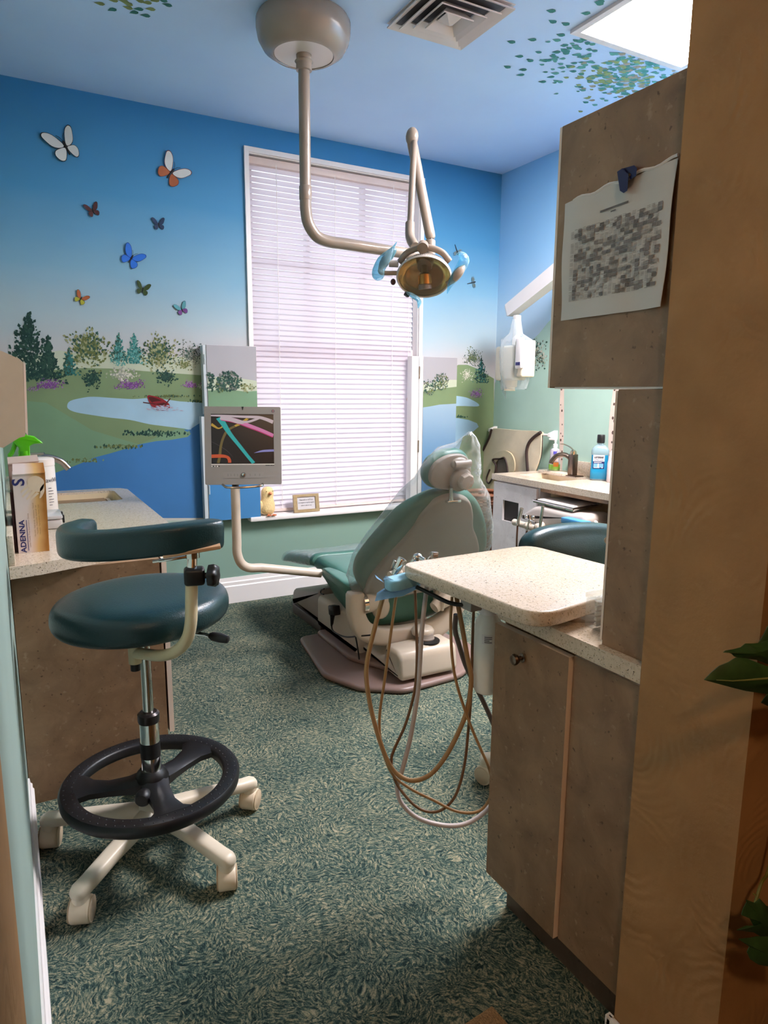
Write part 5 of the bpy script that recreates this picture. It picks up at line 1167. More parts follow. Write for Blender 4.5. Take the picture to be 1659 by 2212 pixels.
# ------------------------------------------------------------------ stools
def caster(b, bw, c, ang, h=.115):
    """twin-wheel hooded caster under a base arm; hood into b, wheels into bw"""
    cx, cy = c; d = Vector((math.cos(ang), math.sin(ang), 0)); n = Vector((-d.y, d.x, 0))
    o = Vector((cx, cy, 0))
    for s in (-1, 1):
        bw.lathe([(.012, .0), (.0325, .0005), (.0345, .002), (.0345, .0035)], o+n*s*.0255+Vector((0, 0, .0372)), n*s, 28)
        bw.lathe([(.004, .0035), (.029, .0045), (.031, .0025)], o+n*s*.0255+Vector((0, 0, .0372)), n*s, 28)
    b.lathe([(.030, -.0262), (.0345, -.0255), (.0368, -.022), (.0368, .022), (.0345, .0255), (.030, .0262)], o+Vector((0, 0, .0372)), n, 32)
    b.cyl(o+Vector((0, 0, .066)), o+Vector((0, 0, h-.02)), .009, n=12)
def star_base(parent, cx, cy, R, a0, zhub, ztip, m, mw, cang=(.9, 1.3, 1.25, 1.2, 1.3)):
    for k in range(5):
        a = a0+2*PI*k/5; d = Vector((math.cos(a), math.sin(a), 0)); n = Vector((-d.y, d.x, 0)); o = Vector((cx, cy, 0))
        def ring(t, w, h, z):
            return [o+d*t+n*(w*math.copysign(abs(math.cos(q))**.7, math.cos(q)))+Z*(z+h*math.copysign(abs(math.sin(q))**.7, math.sin(q))) for q in np.linspace(0, 2*PI, 18, endpoint=False)]
        b = MB(); b.loft([ring(.02, .030, .026, zhub), ring(.08, .029, .024, zhub-.004), ring(R*.6, .026, .021, (zhub+ztip)/2), ring(R-.03, .025, .021, ztip), ring(R+.005, .025, .021, ztip-.002), ring(R+.02, .020, .016, ztip-.004), ring(R+.026, .008, .007, ztip-.006)])
        b.cyl(o+d*R+Z*(ztip-.035), o+d*R+Z*(ztip-.01), .024)
        arm = b.build('leg', m, parent, smooth=60)
        b, bw = MB(), MB(); caster(b, bw, (cx+d.x*R, cy+d.y*R), cang[k])
        cs = b.build('caster', mw, arm, smooth=60)
        bw.build('caster_wheel', mat('caster_disc', (208, 186, 158), .4, noise=.03), arm, smooth=50)
    b = MB(); b.lathe([(.02, zhub-.045), (.048, zhub-.04), (.05, zhub), (.042, zhub+.03), (.032, zhub+.045)], (cx, cy, 0)); b.build('hub', m, parent)
CAST = mat('caster_ivory', (224, 208, 184), .4, noise=.03, nscale=12)
sx, sy_ = .314, 2.088
st = thing('stool', 'tall teal-cushioned assistant stool with black foot ring and curved arm bar', 'stool', (sx, sy_, 0))
star_base(st, sx, sy_, .335, math.radians(8.5), .125, .098, CREAM, CAST)
b = MB(); b.lathe([(.03, .10), (.0295, .45), (.027, .455), (.0, .455)], (sx, sy_, 0), n=32); b.build('column', CHROME, st)
b = MB(); b.lathe([(.0305, .315), (.0305, .365)], (sx, sy_, 0), n=32); b.build('column_band', BLACK, st)
b = MB(); b.lathe([(.031, .43), (.033, .437), (.033, .458), (.026, .464), (.02, .462)], (sx, sy_, 0), n=32); b.build('column_cap', mat('dark_collar', (52, 46, 46), .3, .5), st)
b = MB(); b.lathe([(.0165, .45), (.0165, .735)], (sx, sy_, 0), n=28); b.build('gas_rod', CHROME, st)
# foot ring
zr_ = .232; RO = .272
b = MB(); rg = []
N_ = 72
for k in range(N_):
    a = 2*PI*k/N_; c = Vector((sx+math.cos(a)*(RO-.027), sy_+math.sin(a)*(RO-.027), zr_)); rad = Vector((math.cos(a), math.sin(a), 0))
    rg.append([c+rad*x+Z*z for x, z in ((.025, -.016), (.027, .006), (.020, .0145), (-.020, .0145), (-.026, .008), (-.026, -.016), (-.018, -.024), (.018, -.024))])
b.loft(rg+[rg[0]], False, False)
for k in range(120):
    a = 2*PI*k/120; r_ = RO-.027+(.011 if k % 2 else -.011); b.ell((sx+math.cos(a)*r_, sy_+math.sin(a)*r_, zr_+.0142), (.0032, .0032, .0020), n=6)
ring_ = b.build('foot_ring', BLACK, st, smooth=50)
b = MB()
for a in (math.radians(35), math.radians(165), math.radians(275)):
    d = Vector((math.cos(a), math.sin(a), 0)); n = Vector((-d.y, d.x, 0)); o = Vector((sx, sy_, 0))
    def rr(t, w, h, z): return [o+d*t+n*x*w+Z*(z+y*h) for x, y in ((1, -.6), (1, .5), (.6, 1), (-.6, 1), (-1, .5), (-1, -.6), (-.6, -1), (.6, -1))]
    b = MB(); b.loft([rr(.03, .044, .026, zr_-.004), rr(.07, .036, .020, zr_-.010), rr(.13, .033, .016, zr_-.012), rr(.18, .042, .016, zr_-.008), rr(.21, .066, .016, zr_-.003), rr(.225, .085, .015, zr_)]); b.build('spoke', BLACK, ring_, smooth=50)
b = MB(); b.lathe([(.031, -.03), (.05, -.026), (.052, .012), (.044, .03), (.034, .04), (.031, .04)], (sx, sy_, zr_), n=32); b.build('ring_hub', BLACK, ring_)
kq = at(290, 1732, 2.0); hubc = Vector((sx, sy_, zr_-.008)); kd = (kq-hubc); kd.z = 0; kd.normalize()
b = MB(); b.cyl(hubc+kd*.045, hubc+kd*.07, .012); b.lathe([(.010, .062), (.022, .068), (.025, .08), (.024, .096), (.018, .104)], hubc, kd, 20); b.build('clamp_knob', BLACK, ring_)
# seat
b = MB(); pf = [(.02, .756), (.18, .753), (.228, .758), (.250, .773), (.257, .795), (.252, .824), (.232, .844), (.19, .853), (.12, .855), (.05, .855), (.003, .855)]
rings = []
for r_, z in [(p.x, p.y) for p in cr([(r_, z, 0) for r_, z in pf], 3)]:
    rings.append([Vector((sx+r_*math.cos(2*PI*k/56), sy_+.97*r_*math.sin(2*PI*k/56), z+.008*(r_/.25)*math.cos(2*PI*k/56))) for k in range(56)])
b.loft(rings); b.build('seat', VINYL, st, smooth=70)
b = MB(); b.bx(sx-.09, sx+.09, sy_-.08, sy_+.08, .728, .747, .004); b.build('seat_plate', DGREY, st)
b = MB(); b.tube([(sx+.05, sy_-.03, .735), at(445, 1371, 1.97), at(462, 1378, 1.96)], .006, 8); lv = b.build('height_lever', CHROME, st)
b = MB(); q0, q1 = at(453, 1373, 1.965), at(494, 1382, 1.945); b.tube([q0, q0.lerp(q1, .15), q0.lerp(q1, .6), q0.lerp(q1, .95), q1], [.008, .013, .014, .011, .006], 12); b.build('lever_grip', BLACK, lv)
# arm bar support
b = MB(); b.tube([at(291, 1412, 1.97)]+cr([at(300, 1411, 1.96), at(345, 1416, 1.91), at(378, 1408, 1.87), at(402, 1384, 1.84), at(412, 1348, 1.825), at(413.5, 1300, 1.82), at(414, 1262, 1.82)], 6), .0165, 18); sb_ = b.build('support_tube', mat('tube_cream', (206, 192, 158), .3, noise=.03), st, smooth=60)
q = at(291, 1412, 1.97); b = MB(); b.cyl(q+Z*.04, q-Z*.028, .018); b.build('pivot_sleeve', mat('tube_cream', (206, 192, 158), .3), st)
b = MB(); b.cyl(q-Z*.028, q-Z*.05, .014); b.build('pivot_stop', BLACK, st)
b = MB(); b.cyl(at(414, 1265, 1.82), at(416, 1188, 1.83), .013); b.build('arm_rod', CHROME, st)
vd = (at(420, 1243, 1.82)-V(EYE)); vd.z = 0; yw = math.atan2(vd.y, vd.x)-PI/2
b = MB(); b.box(at(420, 1244, 1.82), (.054, .05, .046), Euler((0, 0, yw)), .009, 3); b.build('clamp_block', BLACK, st)
kc_ = at(446, 1243, 1.82); ku = Vector((math.cos(yw), math.sin(yw), 0)); ku2 = (ku+Vector((.3, -.55, .02))).normalized()
b = MB(); b.cyl(kc_-ku*.02, kc_+ku2*.006, .008)
rings = []
for z, r_ in ((.004, .018), (.008, .028), (.022, .03), (.03, .025), (.033, .012)):
    x_ = ku2.orthogonal().normalized(); y_ = ku2.cross(x_)
    rings.append([kc_+ku2*z+(x_*math.cos(2*PI*k/42)+y_*math.sin(2*PI*k/42))*r_*(1+.10*math.cos(6*2*PI*k/42)) for k in range(42)])
b.loft(rings); b.build('clamp_knob', BLACK, st, smooth=50)
q = at(415, 1192, 1.83)
b = MB(); b.box(q+ku*.0+Z*.004, (.15, .045, .010), Euler((0, math.radians(-7), yw)), .002); b.build('mount_plate', mat('plate_tan', (196, 156, 122), .35, .2, noise=.04), st)
b = MB(); b.box(at(385, 1205, 1.82), (.10, .022, .005), Euler((0, math.radians(-6), yw)), .001); b.box(at(348, 1211, 1.82), (.045, .012, .006), Euler((0, math.radians(-6), yw)), .002); b.cyl(q-Z*.016, q+Z*.0, .02); b.build('release_lever', CHROME, st)
pth = cr([at(196, 1146, 2.17), at(176, 1152, 2.12), at(156, 1160, 2.03), at(153, 1172, 1.94), at(178, 1178, 1.87), at(230, 1178, 1.83), at(300, 1172, 1.81), at(380, 1163, 1.82), at(445, 1155, 1.86), at(469, 1151, 1.895)], 6)
L0 = len(pth); rings = []
for i, p in enumerate(pth):
    a = pth[max(0, i-1)]; c = pth[min(L0-1, i+1)]; t = (c-a).normalized(); s_ = t.cross(Z).normalized(); u_ = s_.cross(t).normalized()
    q = i/(L0-1); e = min(1, min(q, 1-q)/.035); e = .55+.45*math.sqrt(max(0, e)); hh, ww = .041*e, .033*e*(1+.15*math.sin(q*PI))
    rings.append([p+s_*ww*math.copysign(abs(math.cos(k*2*PI/28))**.42, math.cos(k*2*PI/28))+u_*hh*math.copysign(abs(math.sin(k*2*PI/28))**.42, math.sin(k*2*PI/28)) for k in range(28)])
b = MB(); b.loft(rings); b.build('arm_bar', VINYL, st, smooth=60)
# second stool behind the tray slab
s2 = thing('stool', 'operator stool with padded dark backrest behind the raised tray slab', 'stool', (1.785, 1.74, 0))
cx2, cy2 = 1.785, 1.74
star_base(s2, cx2, cy2, .335, math.atan2(1.876-cy2, 1.48-cx2), .125, .098, CREAM, CAST, (1.9, 1.2, .4, 2, 1))
b = MB(); b.lathe([(.03, .10), (.0295, .34), (.018, .345), (.0165, .50)], (cx2, cy2, 0), n=28); b.build('column', CHROME, s2)
b = MB(); rings = []
for r_, z in [(p.x, p.y) for p in cr([(.02, .50, 0), (.17, .497, 0), (.2, .51, 0), (.212, .54, 0), (.19, .572, 0), (.1, .585, 0), (.003, .585, 0)], 3)]: rings.append([Vector((cx2+r_*math.cos(2*PI*k/44), cy2+r_*math.sin(2*PI*k/44), z)) for k in range(44)])
b.loft(rings); b.build('seat', VINYL, s2, smooth=70)
b = MB(); ol_ = cr([(1.712, .70, 0), (1.715, .80, 0), (1.722, .868, 0), (1.75, .905, 0), (1.81, .925, 0), (1.90, .932, 0), (2.02, .930, 0), (2.14, .918, 0), (2.24, .89, 0), (2.285, .83, 0), (2.285, .70, 0), (2.26, .64, 0), (2.0, .61, 0), (1.74, .64, 0)], 4, True)
b.pad([(p.x, p.y) for p in ol_], (0, 2.055, 0), X, Z, .085, .035, dome=.03, seg=5, rings=6); b.build('backrest', VINYL, s2, smooth=70)
b = MB(); b.tube(cr([(cx2+.05, cy2+.05, .49), (cx2+.12, cy2+.12, .49), (1.98, 2.06, .52), (2.0, 2.075, .70)], 5), .014, 12); b.build('back_support', CREAM, s2)
# ------------------------------------------------------------------ delivery unit under the tray slab, instruments and hoses
du = thing('delivery_unit', 'dark-armed instrument holder with blue-wrapped control pad beside the tray slab', 'instrument holder', (.95, 1.62, .92))
pc = at(866, 1259, 1.93)
b = MB(); pl = rnd([(-.052, -.02), (-.03, -.030), (.05, -.026), (.055, .022), (-.035, .024), (-.05, .012)], [.012]*6, 4)
pd = Vector((1, .12, .06)).normalized(); pe = Z.cross(pd).normalized(); pz = pd.cross(pe)
b.pad([(p.x, p.y) for p in pl], pc-pz*.012, pd, pe, .032, .006); b.build('control_pad', mat('pad_blue', (184, 226, 236), .35, noise=.08, nscale=30), du)
BFILM = m_film('barrier_blue', (150, 204, 250), .16, .12, .7)
b = MB(); base = [pc-pz*.013+pd*x+pe*y+pz*z for x, y, z in ((-.095, -.005, -.018), (-.07, -.026, -.012), (-.02, -.036, -.012), (.03, -.03, -.006), (.056, -.02, 0), (.05, .03, .0), (-.03, .03, .0), (-.07, .02, -.006))]
b.add(base+[pc-pz*.012], [[i, (i+1) % 8, 8] for i in range(8)]); b.add([pc+pd*x+pe*y+pz*z for x, y, z in ((-.05, .01, .008), (-.075, .012, .028), (-.068, .03, .032), (-.046, .03, .012))], [[0, 1, 2, 3]])
b.build('barrier_film', BFILM, du, smooth=60)
b = MB(); b.pad([(p.x, p.y) for p in [Vector((q.x*1.03, q.y*1.05)) for q in pl]], pc-pz*.0135, pd, pe, .0350, .007); b.build('pad_cover', m_film('barrier_clear', (220, 240, 250), .08, .08, 1.0), du)
b = MB(); b.tube(cr([at(900, 1268, 1.93), at(935, 1285, 1.90), at(965, 1300, 1.88), at(990, 1306, 1.87), at(1012, 1306, 1.86)], 5), .006, 10); b.build('support_arm', BLACK, du)
b = MB(); b.box(at(1018, 1303, 1.86), (.04, .05, .035), None, .005); b.cyl((1.05, 1.5, .934), at(1018, 1303, 1.86), .016); b.build('arm_mount', GREYP, du)
hb = [at(842, 1246, 2.02), at(880, 1238, 2.05), at(930, 1228, 2.10), at(980, 1220, 2.14)]
b = MB(); b.tube(hb, .016, 14); 
for u, v, d in ((858, 1240, 2.02), (875, 1236, 2.04), (900, 1231, 2.08), (944, 1224, 2.12)): b.ell(at(u, v, d), (.018, .018, .02))
b.build('holder_bar', BEIGE, du, smooth=60)
b = MB(); b.tube([at(930, 1228, 2.10), (1.08, 1.55, .92)], .014, 12); b.build('holder_neck', BEIGE, du)
C2 = (760, 1150); S2 = 3.161
def hose_pts(raw, d0, d1):
    n_ = len(raw); return cr([at(C2[0]+u/S2, C2[1]+v/S2, d0+(d1-d0)*i/(n_-1)) for i, (u, v) in enumerate(raw)], 6)
BRN = mat('hose_brown', (166, 128, 86), .4, noise=.05, nscale=30); BRN2 = mat('hose_dark_tan', (120, 88, 62), .4, noise=.05, nscale=30); WHT = mat('hose_grey_white', (196, 184, 182), .4, noise=.04, nscale=30); GRB = mat('hose_grey_brown', (104, 92, 86), .45, noise=.05)
def hose(nm, label, raw, d0, d1, r, m, parent=None):
    b = MB(); b.tube(hose_pts(raw, d0, d1), r, 10)
    if parent is not None: return b.build('hose', m, parent, smooth=70)
    p = hose_pts(raw, d0, d1)[0]
    return lab(b.build(nm, m, None, smooth=70, org=p), label, 'hose', 'instrument hoses hanging under the tray')
hose('suction_hose', 'thickest tan hose, looping widest left under the blue pad', [(222, 410), (170, 600), (110, 850), (100, 1000), (130, 1200), (190, 1420), (260, 1590), (340, 1670), (430, 1695), (540, 1650), (640, 1530), (730, 1360), (790, 1200), (815, 1000), (790, 860), (745, 600), (715, 440)], 1.95, 1.90, .0068, BRN)
hose('suction_hose', 'grey-brown hose dropping beside the white water bottle', [(712, 560), (705, 660), (730, 760), (775, 900), (840, 1040), (900, 1160), (950, 1270), (1000, 1400), (1060, 1560)], 1.93, 2.05, .0075, GRB)
h1 = thing('dental_handpiece', 'chrome open-ended handpiece nearest the blue pad, on a thin tan hose', 'handpiece', at(858, 1238, 2.0), 'instruments in the holder')
b = MB(); a_, c_ = at(852, 1240, 2.0), at(870, 1207, 1.99); b.tube([a_, a_.lerp(c_, .3), a_.lerp(c_, .34), a_.lerp(c_, .97), c_], [.010, .0105, .0125, .0135, .0125], 20); b.build('body', CHROME, h1)
b = MB(); dq = (c_-a_).normalized(); b.cyl(c_-dq*.001, c_+dq*.0008, .0072); b.build('bore', BLACK, h1)
b = MB(); b.box(a_.lerp(c_, .5)+Vector((-.012, .01, .004)), (.008, .012, .03), Euler((.2, .3, 0)), .002); b.build('valve_lever', STEEL, h1)
hose('', '', [(305, 412), (265, 700), (225, 1000), (190, 1250), (200, 1440), (270, 1640), (400, 1750), (560, 1830), (700, 1900), (820, 1915), (900, 1880), (955, 1780), (955, 1690), (930, 1590), (880, 1480), (800, 1290), (720, 1050), (685, 850), (675, 600), (685, 440)], 1.97, 1.89, .0042, BRN, h1)
h2 = thing('dental_handpiece', 'short chrome handpiece with angled head, second from the blue pad', 'handpiece', at(895, 1228, 2.05), 'instruments in the holder')
b = MB(); a_, c_ = at(885, 1228, 2.06), at(902, 1203, 2.05); b.tube([a_, c_], [.009, .0115], 16); b.ell(c_, (.016, .012, .012)); b.tube([c_, at(917, 1210, 2.04)], [.009, .007], 12); b.tube([at(908, 1214, 2.05), at(921, 1213, 2.04)], .004, 8); b.build('body', CHROME, h2, smooth=60)
hose('', '', [(432, 395), (440, 650), (445, 850), (430, 1070), (370, 1300), (290, 1480), (270, 1560), (290, 1680), (350, 1780), (450, 1880), (560, 1910), (650, 1870), (720, 1770), (770, 1580), (795, 1350), (815, 1100), (822, 800), (832, 520)], 1.99, 1.93, .0042, BRN2, h2)
h3 = thing('air_water_syringe', 'grey square-topped syringe third along the holder, on a pale hose', 'syringe', at(937, 1210, 2.1), 'instruments in the holder')
b = MB(); a_, c_ = at(934, 1222, 2.10), at(941, 1192, 2.10); b.box((a_+c_)/2, (.022, .016, (c_-a_).length), Euler((0, math.radians(8), 0)), .004); b.build('body', STEEL, h3)
b = MB(); b.box(a_.lerp(c_, .78)+Vector((-.004, -.011, 0)), (.016, .004, .008), None, .001); b.build('button', mat('button_copper', (150, 122, 104), .3, .5), h3)
b = MB(); b.tube([at(925, 1221, 2.1), at(926, 1206, 2.1), at(931, 1202, 2.1)], .003, 8); b.tube([at(943, 1219, 2.1), at(943, 1205, 2.1)], .003, 8); b.build('clip_wire', CHROME, h3)
hose('', '', [(512, 372), (480, 650), (465, 900), (450, 1100), (400, 1400), (345, 1620), (310, 1740), (340, 1850), (450, 1950), (620, 2000), (760, 1995), (870, 1940), (960, 1850), (1010, 1760), (1040, 1600)], 1.96, 2.02, .0068, WHT, h3)
# water bottle hanging beneath the slab
wbt = thing('water_bottle', 'white plastic water bottle hanging under the tray slab', 'bottle', at(1053, 1410, 1.92))
wc = at(1053, 1410, 1.92)
b = MB(); hb_ = (at(1053, 1322, 1.92).z, at(1053, 1503, 1.92).z)
b.lathe([(.022, hb_[0]+.02), (.024, hb_[0]), (.037, hb_[0]-.022), (.0385, hb_[0]-.04), (.0385, hb_[1]+.03), (.034, hb_[1]+.008), (.02, hb_[1]), (.001, hb_[1])], (wc.x, wc.y, 0), n=36); wbo = b.build('bottle', mat('bottle_translucent', (238, 236, 230), .35, noise=.02, sss=.2), wbt)
b = MB(); b.lathe([(.028, 0), (.028, .035), (.02, .04)], (wc.x, wc.y, hb_[0]+.005)); b.cyl((wc.x, wc.y, hb_[0]+.03), (wc.x, wc.y, .933), .018); b.build('cap', WHITE, wbt)
vv = (V(EYE)-wc); ang0 = math.atan2(vv.y, vv.x)
b = MB(); L1 = []
for k in range(9): a = ang0-.45+.1*k; L1.append((wc.x+.0390*math.cos(a), wc.y+.0390*math.sin(a)))
zl = at(1053, 1373, 1.90).z
b.add([(x, y, zl+.012) for x, y in L1]+[(x, y, zl-.016) for x, y in L1], [[k, k+1, 10+k, 9+k] for k in range(8)]); b.build('label_sticker', PAPER, wbo, smooth=60)
b = MB()
for r_ in range(4):
    z = zl+.006-.005*r_; q = [(wc.x+.0393*math.cos(ang0-.25+.09*k), wc.y+.0393*math.sin(ang0-.25+.09*k)) for k in range(7 if r_ != 2 else 5)]
    b.add([(x, y, z) for x, y in q]+[(x, y, z-.0028) for x, y in q], [[k, k+1, len(q)+k+1, len(q)+k] for k in range(len(q)-1)])
b.build('label_print', mat('toner_dark', (84, 82, 86), .6), wbo, smooth=0)
# ------------------------------------------------------------------ far right sink cabinet
XC = 3.005
ys = atx(1158, 1100, XC).y; ye = 3.835; yo = atx(1313, 1110, XC).y
sc_ = thing('sink_cabinet', 'pale laminate sink cabinet with square chute hole and open bay at the right wall', 'cabinet', (3.2, 3.3, 0))
ha = [atx(u, v, XC) for u, v in ((1087, 1081), (1121, 1088), (1119, 1131), (1085, 1124))]
hy0, hy1 = (ha[1].y+ha[2].y)/2, (ha[0].y+ha[3].y)/2; hz1_, hz0_ = (ha[0].z+ha[1].z)/2+.004, (ha[2].z+ha[3].z)/2
b = MB(); b.bx(XC+.018, 3.485, ys-.01, ye, .10, .838); 
car = b.build('carcass', LAMPALE, sc_, smooth=0)
b = MB(); b.prism([(ys, .11), (ye+.004, .11), (ye+.004, .832), (ys, .832)], (XC-.003, 0, 0), Y, Z, .018, holes=[[(hy0, hz0_), (hy0, hz1_), (hy1, hz1_), (hy1, hz0_)]]); d_ = b.build('door', LAMPALE, sc_, smooth=0)
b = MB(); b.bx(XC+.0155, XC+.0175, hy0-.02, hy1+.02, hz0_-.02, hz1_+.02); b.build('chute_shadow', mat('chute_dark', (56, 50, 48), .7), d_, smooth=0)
b = MB(); b.bx(XC+.0, 3.485, 2.3, yo, .10, .838); b.bx(XC+.02, 3.485, yo, ys-.012, .815, .838); b.bx(3.40, 3.485, yo, ys-.012, .10, .815); b.bx(XC+.02, 3.485, yo, ys-.012, .0, .11); b.bx(XC+.06, 3.485, 2.3, ye-.01, 0, .10)
b.build('open_bay', LAM, sc_, smooth=0)
b = MB(); b.prism([(2.985, 2.2), (3.4885, 2.2), (3.4885, 3.85), (2.99, 3.85)], (0, 0, .845), X, Y, .04, holes=[[(3.12, 3.32), (3.12, 3.72), (3.38, 3.72), (3.38, 3.32)][::-1]])
c3 = b.build('countertop', STONE, smooth=0); lab(c3, 'speckled sink counter along the right wall under the soap and mouthwash', 'worktop')
b = MB(); sink_bowl(b, 3.12, 3.38, 3.32, 3.72, .885, .14); b.build('sink_basin', mat('sink_cream', (226, 206, 172), .25), c3, smooth=60)
b = MB(); b.bx(3.468, 3.4888, 2.2, 3.60, .8852, .985, .002); b.build('backsplash', STONE, c3)
so = atx(1197, 1016, 3.40)
b = MB(); b.bx(3.33, 3.47, so.y-.16, so.y+.09, .8852, max(.9, so.z), .004); b.build('soap_ledge', STONE, c3)
# soap bottle
zs = max(.9, so.z)+.0005
sp_ = thing('soap_dispenser', 'clear hand-soap pump bottle with green and orange label by the right sink', 'soap bottle', (3.40, so.y, zs))
b = MB(); b.lathe([(.036, 0), (.04, .01), (.038, .06), (.033, .10), (.036, .135), (.03, .15), (.014, .158)], (3.40, so.y, zs), n=28); bd = b.build('bottle', mat('soap_clear', (214, 206, 216), .2, noise=.03, trans=.25), sp_)
b = MB(); b.lathe([(.0385, .003), (.0402, .012), (.0392, .045)], (3.40, so.y, zs), n=28, cap=False); b.build('soap_fill', mat('soap_lime', (156, 214, 84), .25, trans=.2), bd)
b = MB(); b.lathe([(.013, .156), (.016, .17), (.016, .185), (.007, .19), (.007, .215)], (3.40, so.y, zs)); b.tube([(3.40, so.y, zs+.21), (3.40, so.y+.01, zs+.222), (3.375, so.y+.04, zs+.221)], [.012, .012, .006], 10); b.build('pump', WHITE, sp_)
b = MB(); 
def wrap(cx_, cy_, R, a0, a1, z0, z1, n_=8): 
    q = [(cx_+R*math.cos(a0+(a1-a0)*k/n_), cy_+R*math.sin(a0+(a1-a0)*k/n_)) for k in range(n_+1)]
    b.add([(x, y, z0) for x, y in q]+[(x, y, z1) for x, y in q], [[k, k+1, n_+2+k, n_+1+k] for k in range(n_)])
av = math.atan2(-so.y, -3.40)
b.mi = 0; wrap(3.40, so.y, .0412, av-.2, av+.75, zs+.03, zs+.06); b.mi = 1; wrap(3.40, so.y, .0385, av-.3, av+.35, zs+.118, zs+.138); b.mi = 2; wrap(3.40, so.y, .0395, av-.5, av+.6, zs+.066, zs+.085)
b.build('label_print', [mat('label_orange', (230, 140, 62), .5), mat('label_violet', (88, 82, 178), .5), mat('label_pinkish', (230, 196, 188), .5)], bd, smooth=60)
# right faucet
fr_ = thing('faucet', 'dark bronze single-lever faucet with square post at the right sink', 'faucet', (3.42, 3.5, .885))
fb = atx(1236, 1026, 3.40); fy = fb.y
b = MB(); b.bx(3.36, 3.44, fy-.07, fy+.10, .8853, .893, .003); b.build('base_plate', BRONZE, fr_)
b = MB(); b.box((3.40, fy, .965), (.046, .05, .145), None, .004); 
b.build('post', BRONZE, fr_)
b = MB(); P0 = cr([(3.40, fy+.005, .955), (3.40, fy+.02, 1.0), (3.385, fy+.06, 1.028), (3.35, fy+.10, 1.022), (3.325, fy+.125, .985), (3.32, fy+.13, .965)], 5)
b.tube(P0, .020, 12, flat=.75); b.build('spout', BRONZE, fr_, smooth=60)
b = MB(); b.lathe([(.024, 0), (.02, .02), (.008, .03)], (3.40, fy, 1.038)); b.tube(cr([(3.40, fy, 1.065), (3.395, fy+.03, 1.085), (3.385, fy+.08, 1.10), (3.375, fy+.11, 1.10)], 4), [.008]*8+[.009, .009, .008, .006, .004], 10, flat=.5); b.build('lever', mat('gold_steel', (206, 186, 160), .15, 1.0, noise=.03), fr_)
# mouthwash bottle
lp = atx(1293, 1036, 3.41); ly_ = lp.y; lx_ = 3.41
mo2 = thing('mouthwash_bottle', 'large blue mouthwash bottle with black cap on the right counter', 'bottle', (lx_, ly_, .885))
SQ = rrect(.112, .075, .018, 4); vd2 = math.atan2(-ly_, -lx_)+PI/2; cu, su = math.cos(vd2), math.sin(vd2)
def sqr(s, z, s2=None): return [Vector((lx_+(p.x*s*cu-p.y*(s2 or s)*su), ly_+(p.x*s*su+p.y*(s2 or s)*cu), .8856+z)) for p in SQ]
b = MB(); b.loft([sqr(.9, 0), sqr(1, .006), sqr(1, .07), sqr(.95, .08), sqr(.95, .165), sqr(1, .175), sqr(1, .195), sqr(.9, .21), sqr(.5, .232), sqr(.36, .236)]); mb_ = b.build('bottle', mat('mouthwash_clear', (178, 206, 218), .08, noise=.02, trans=.55), mo2, smooth=50)
b = MB(); b.loft([sqr(.88, .004), sqr(1.004, .01), sqr(1.004, .07), sqr(.955, .08), sqr(.955, .165), sqr(.97, .17)], True, False); b.build('liquid', mat('mouthwash_blue', (36, 148, 196), .12, noise=.05, trans=.25), mb_, smooth=50)
b = MB(); b.lathe([(.021, 0), (.021, .014), (.018, .016)], (lx_, ly_, .8856+.234)); b.build('neck', mat('mouthwash_clear', (178, 206, 218), .08), mb_)
b = MB(); b.lathe([(.024, 0), (.025, .004), (.0245, .05), (.022, .054)], (lx_, ly_, .8856+.245), n=28); b.build('cap', BLACK, mo2)
fu = Vector((-cu, -su, 0)); fn = Vector((su*1, -cu*1, 0))
tov = (V(EYE)-Vector((lx_, ly_, 1))); tov.z = 0
if fn.dot(tov) < 0: fn = -fn
fu = Z.cross(fn).normalized()
def lab_quad(b, x0, x1, z0, z1, k): b.add([Vector((lx_, ly_, .8856))+fn*(.0378+.0004*k)+fu*x+Z*z for x, z in ((x0, z0), (x1, z0), (x1, z1), (x0, z1))], [[0, 1, 2, 3]])
b = MB(); b.mi = 0; lab_quad(b, -.042, .030, .078, .168, 0); b.mi = 1; lab_quad(b, -.042, .030, .078, .126, 1); b.mi = 2; lab_quad(b, -.038, .024, .086, .112, 2); b.mi = 3; lab_quad(b, -.036, .012, .117, .121, 3); lab_quad(b, -.036, .0, .083, .086, 3); lab_quad(b, .014, .020, .083, .089, 3); lab_quad(b, -.012, -.004, .086, .112, 3)
b.build('label', [mat('label_silver', (206, 206, 212), .4), mat('label_navy', (24, 32, 92), .4), mat('label_azure', (108, 160, 204), .4), PAPER], mb_, smooth=0)
b = MB(); text(b, 'LISTERINE', .0165, Vector((lx_, ly_, .8856))+fn*.0392+fu*-.006+Z*.152, fu, Z, sx=.78, bold=.0006); b.build('brand_lettering', INK, mb_, smooth=0)
b = MB(); text(b, 'ULTRACLEAN', .0105, Vector((lx_, ly_, .8856))+fn*.0392+fu*-.006+Z*.135, fu, Z, sx=.9, bold=.0002); b.build('variant_lettering', mat('label_grey', (74, 78, 104), .5), mb_, smooth=0)
rp = atx(1319, 1040, 3.40)
rb_ = thing('mouth_rinse_bottle', 'white and pink bottle half hidden by the upright cabinet, beside the mouthwash', 'bottle', (3.41, rp.y, .885))
b = MB(); b.lathe([(.04, 0), (.043, .006), (.043, .12), (.03, .19), (.016, .215)], (3.41, rp.y-.012, .8856), n=28); rr_ = b.build('bottle', mat('rinse_white', (226, 214, 220), .3, noise=.02), rb_)
b = MB(); av = math.atan2(-rp.y, -3.41); R_c = (3.41, rp.y-.012)
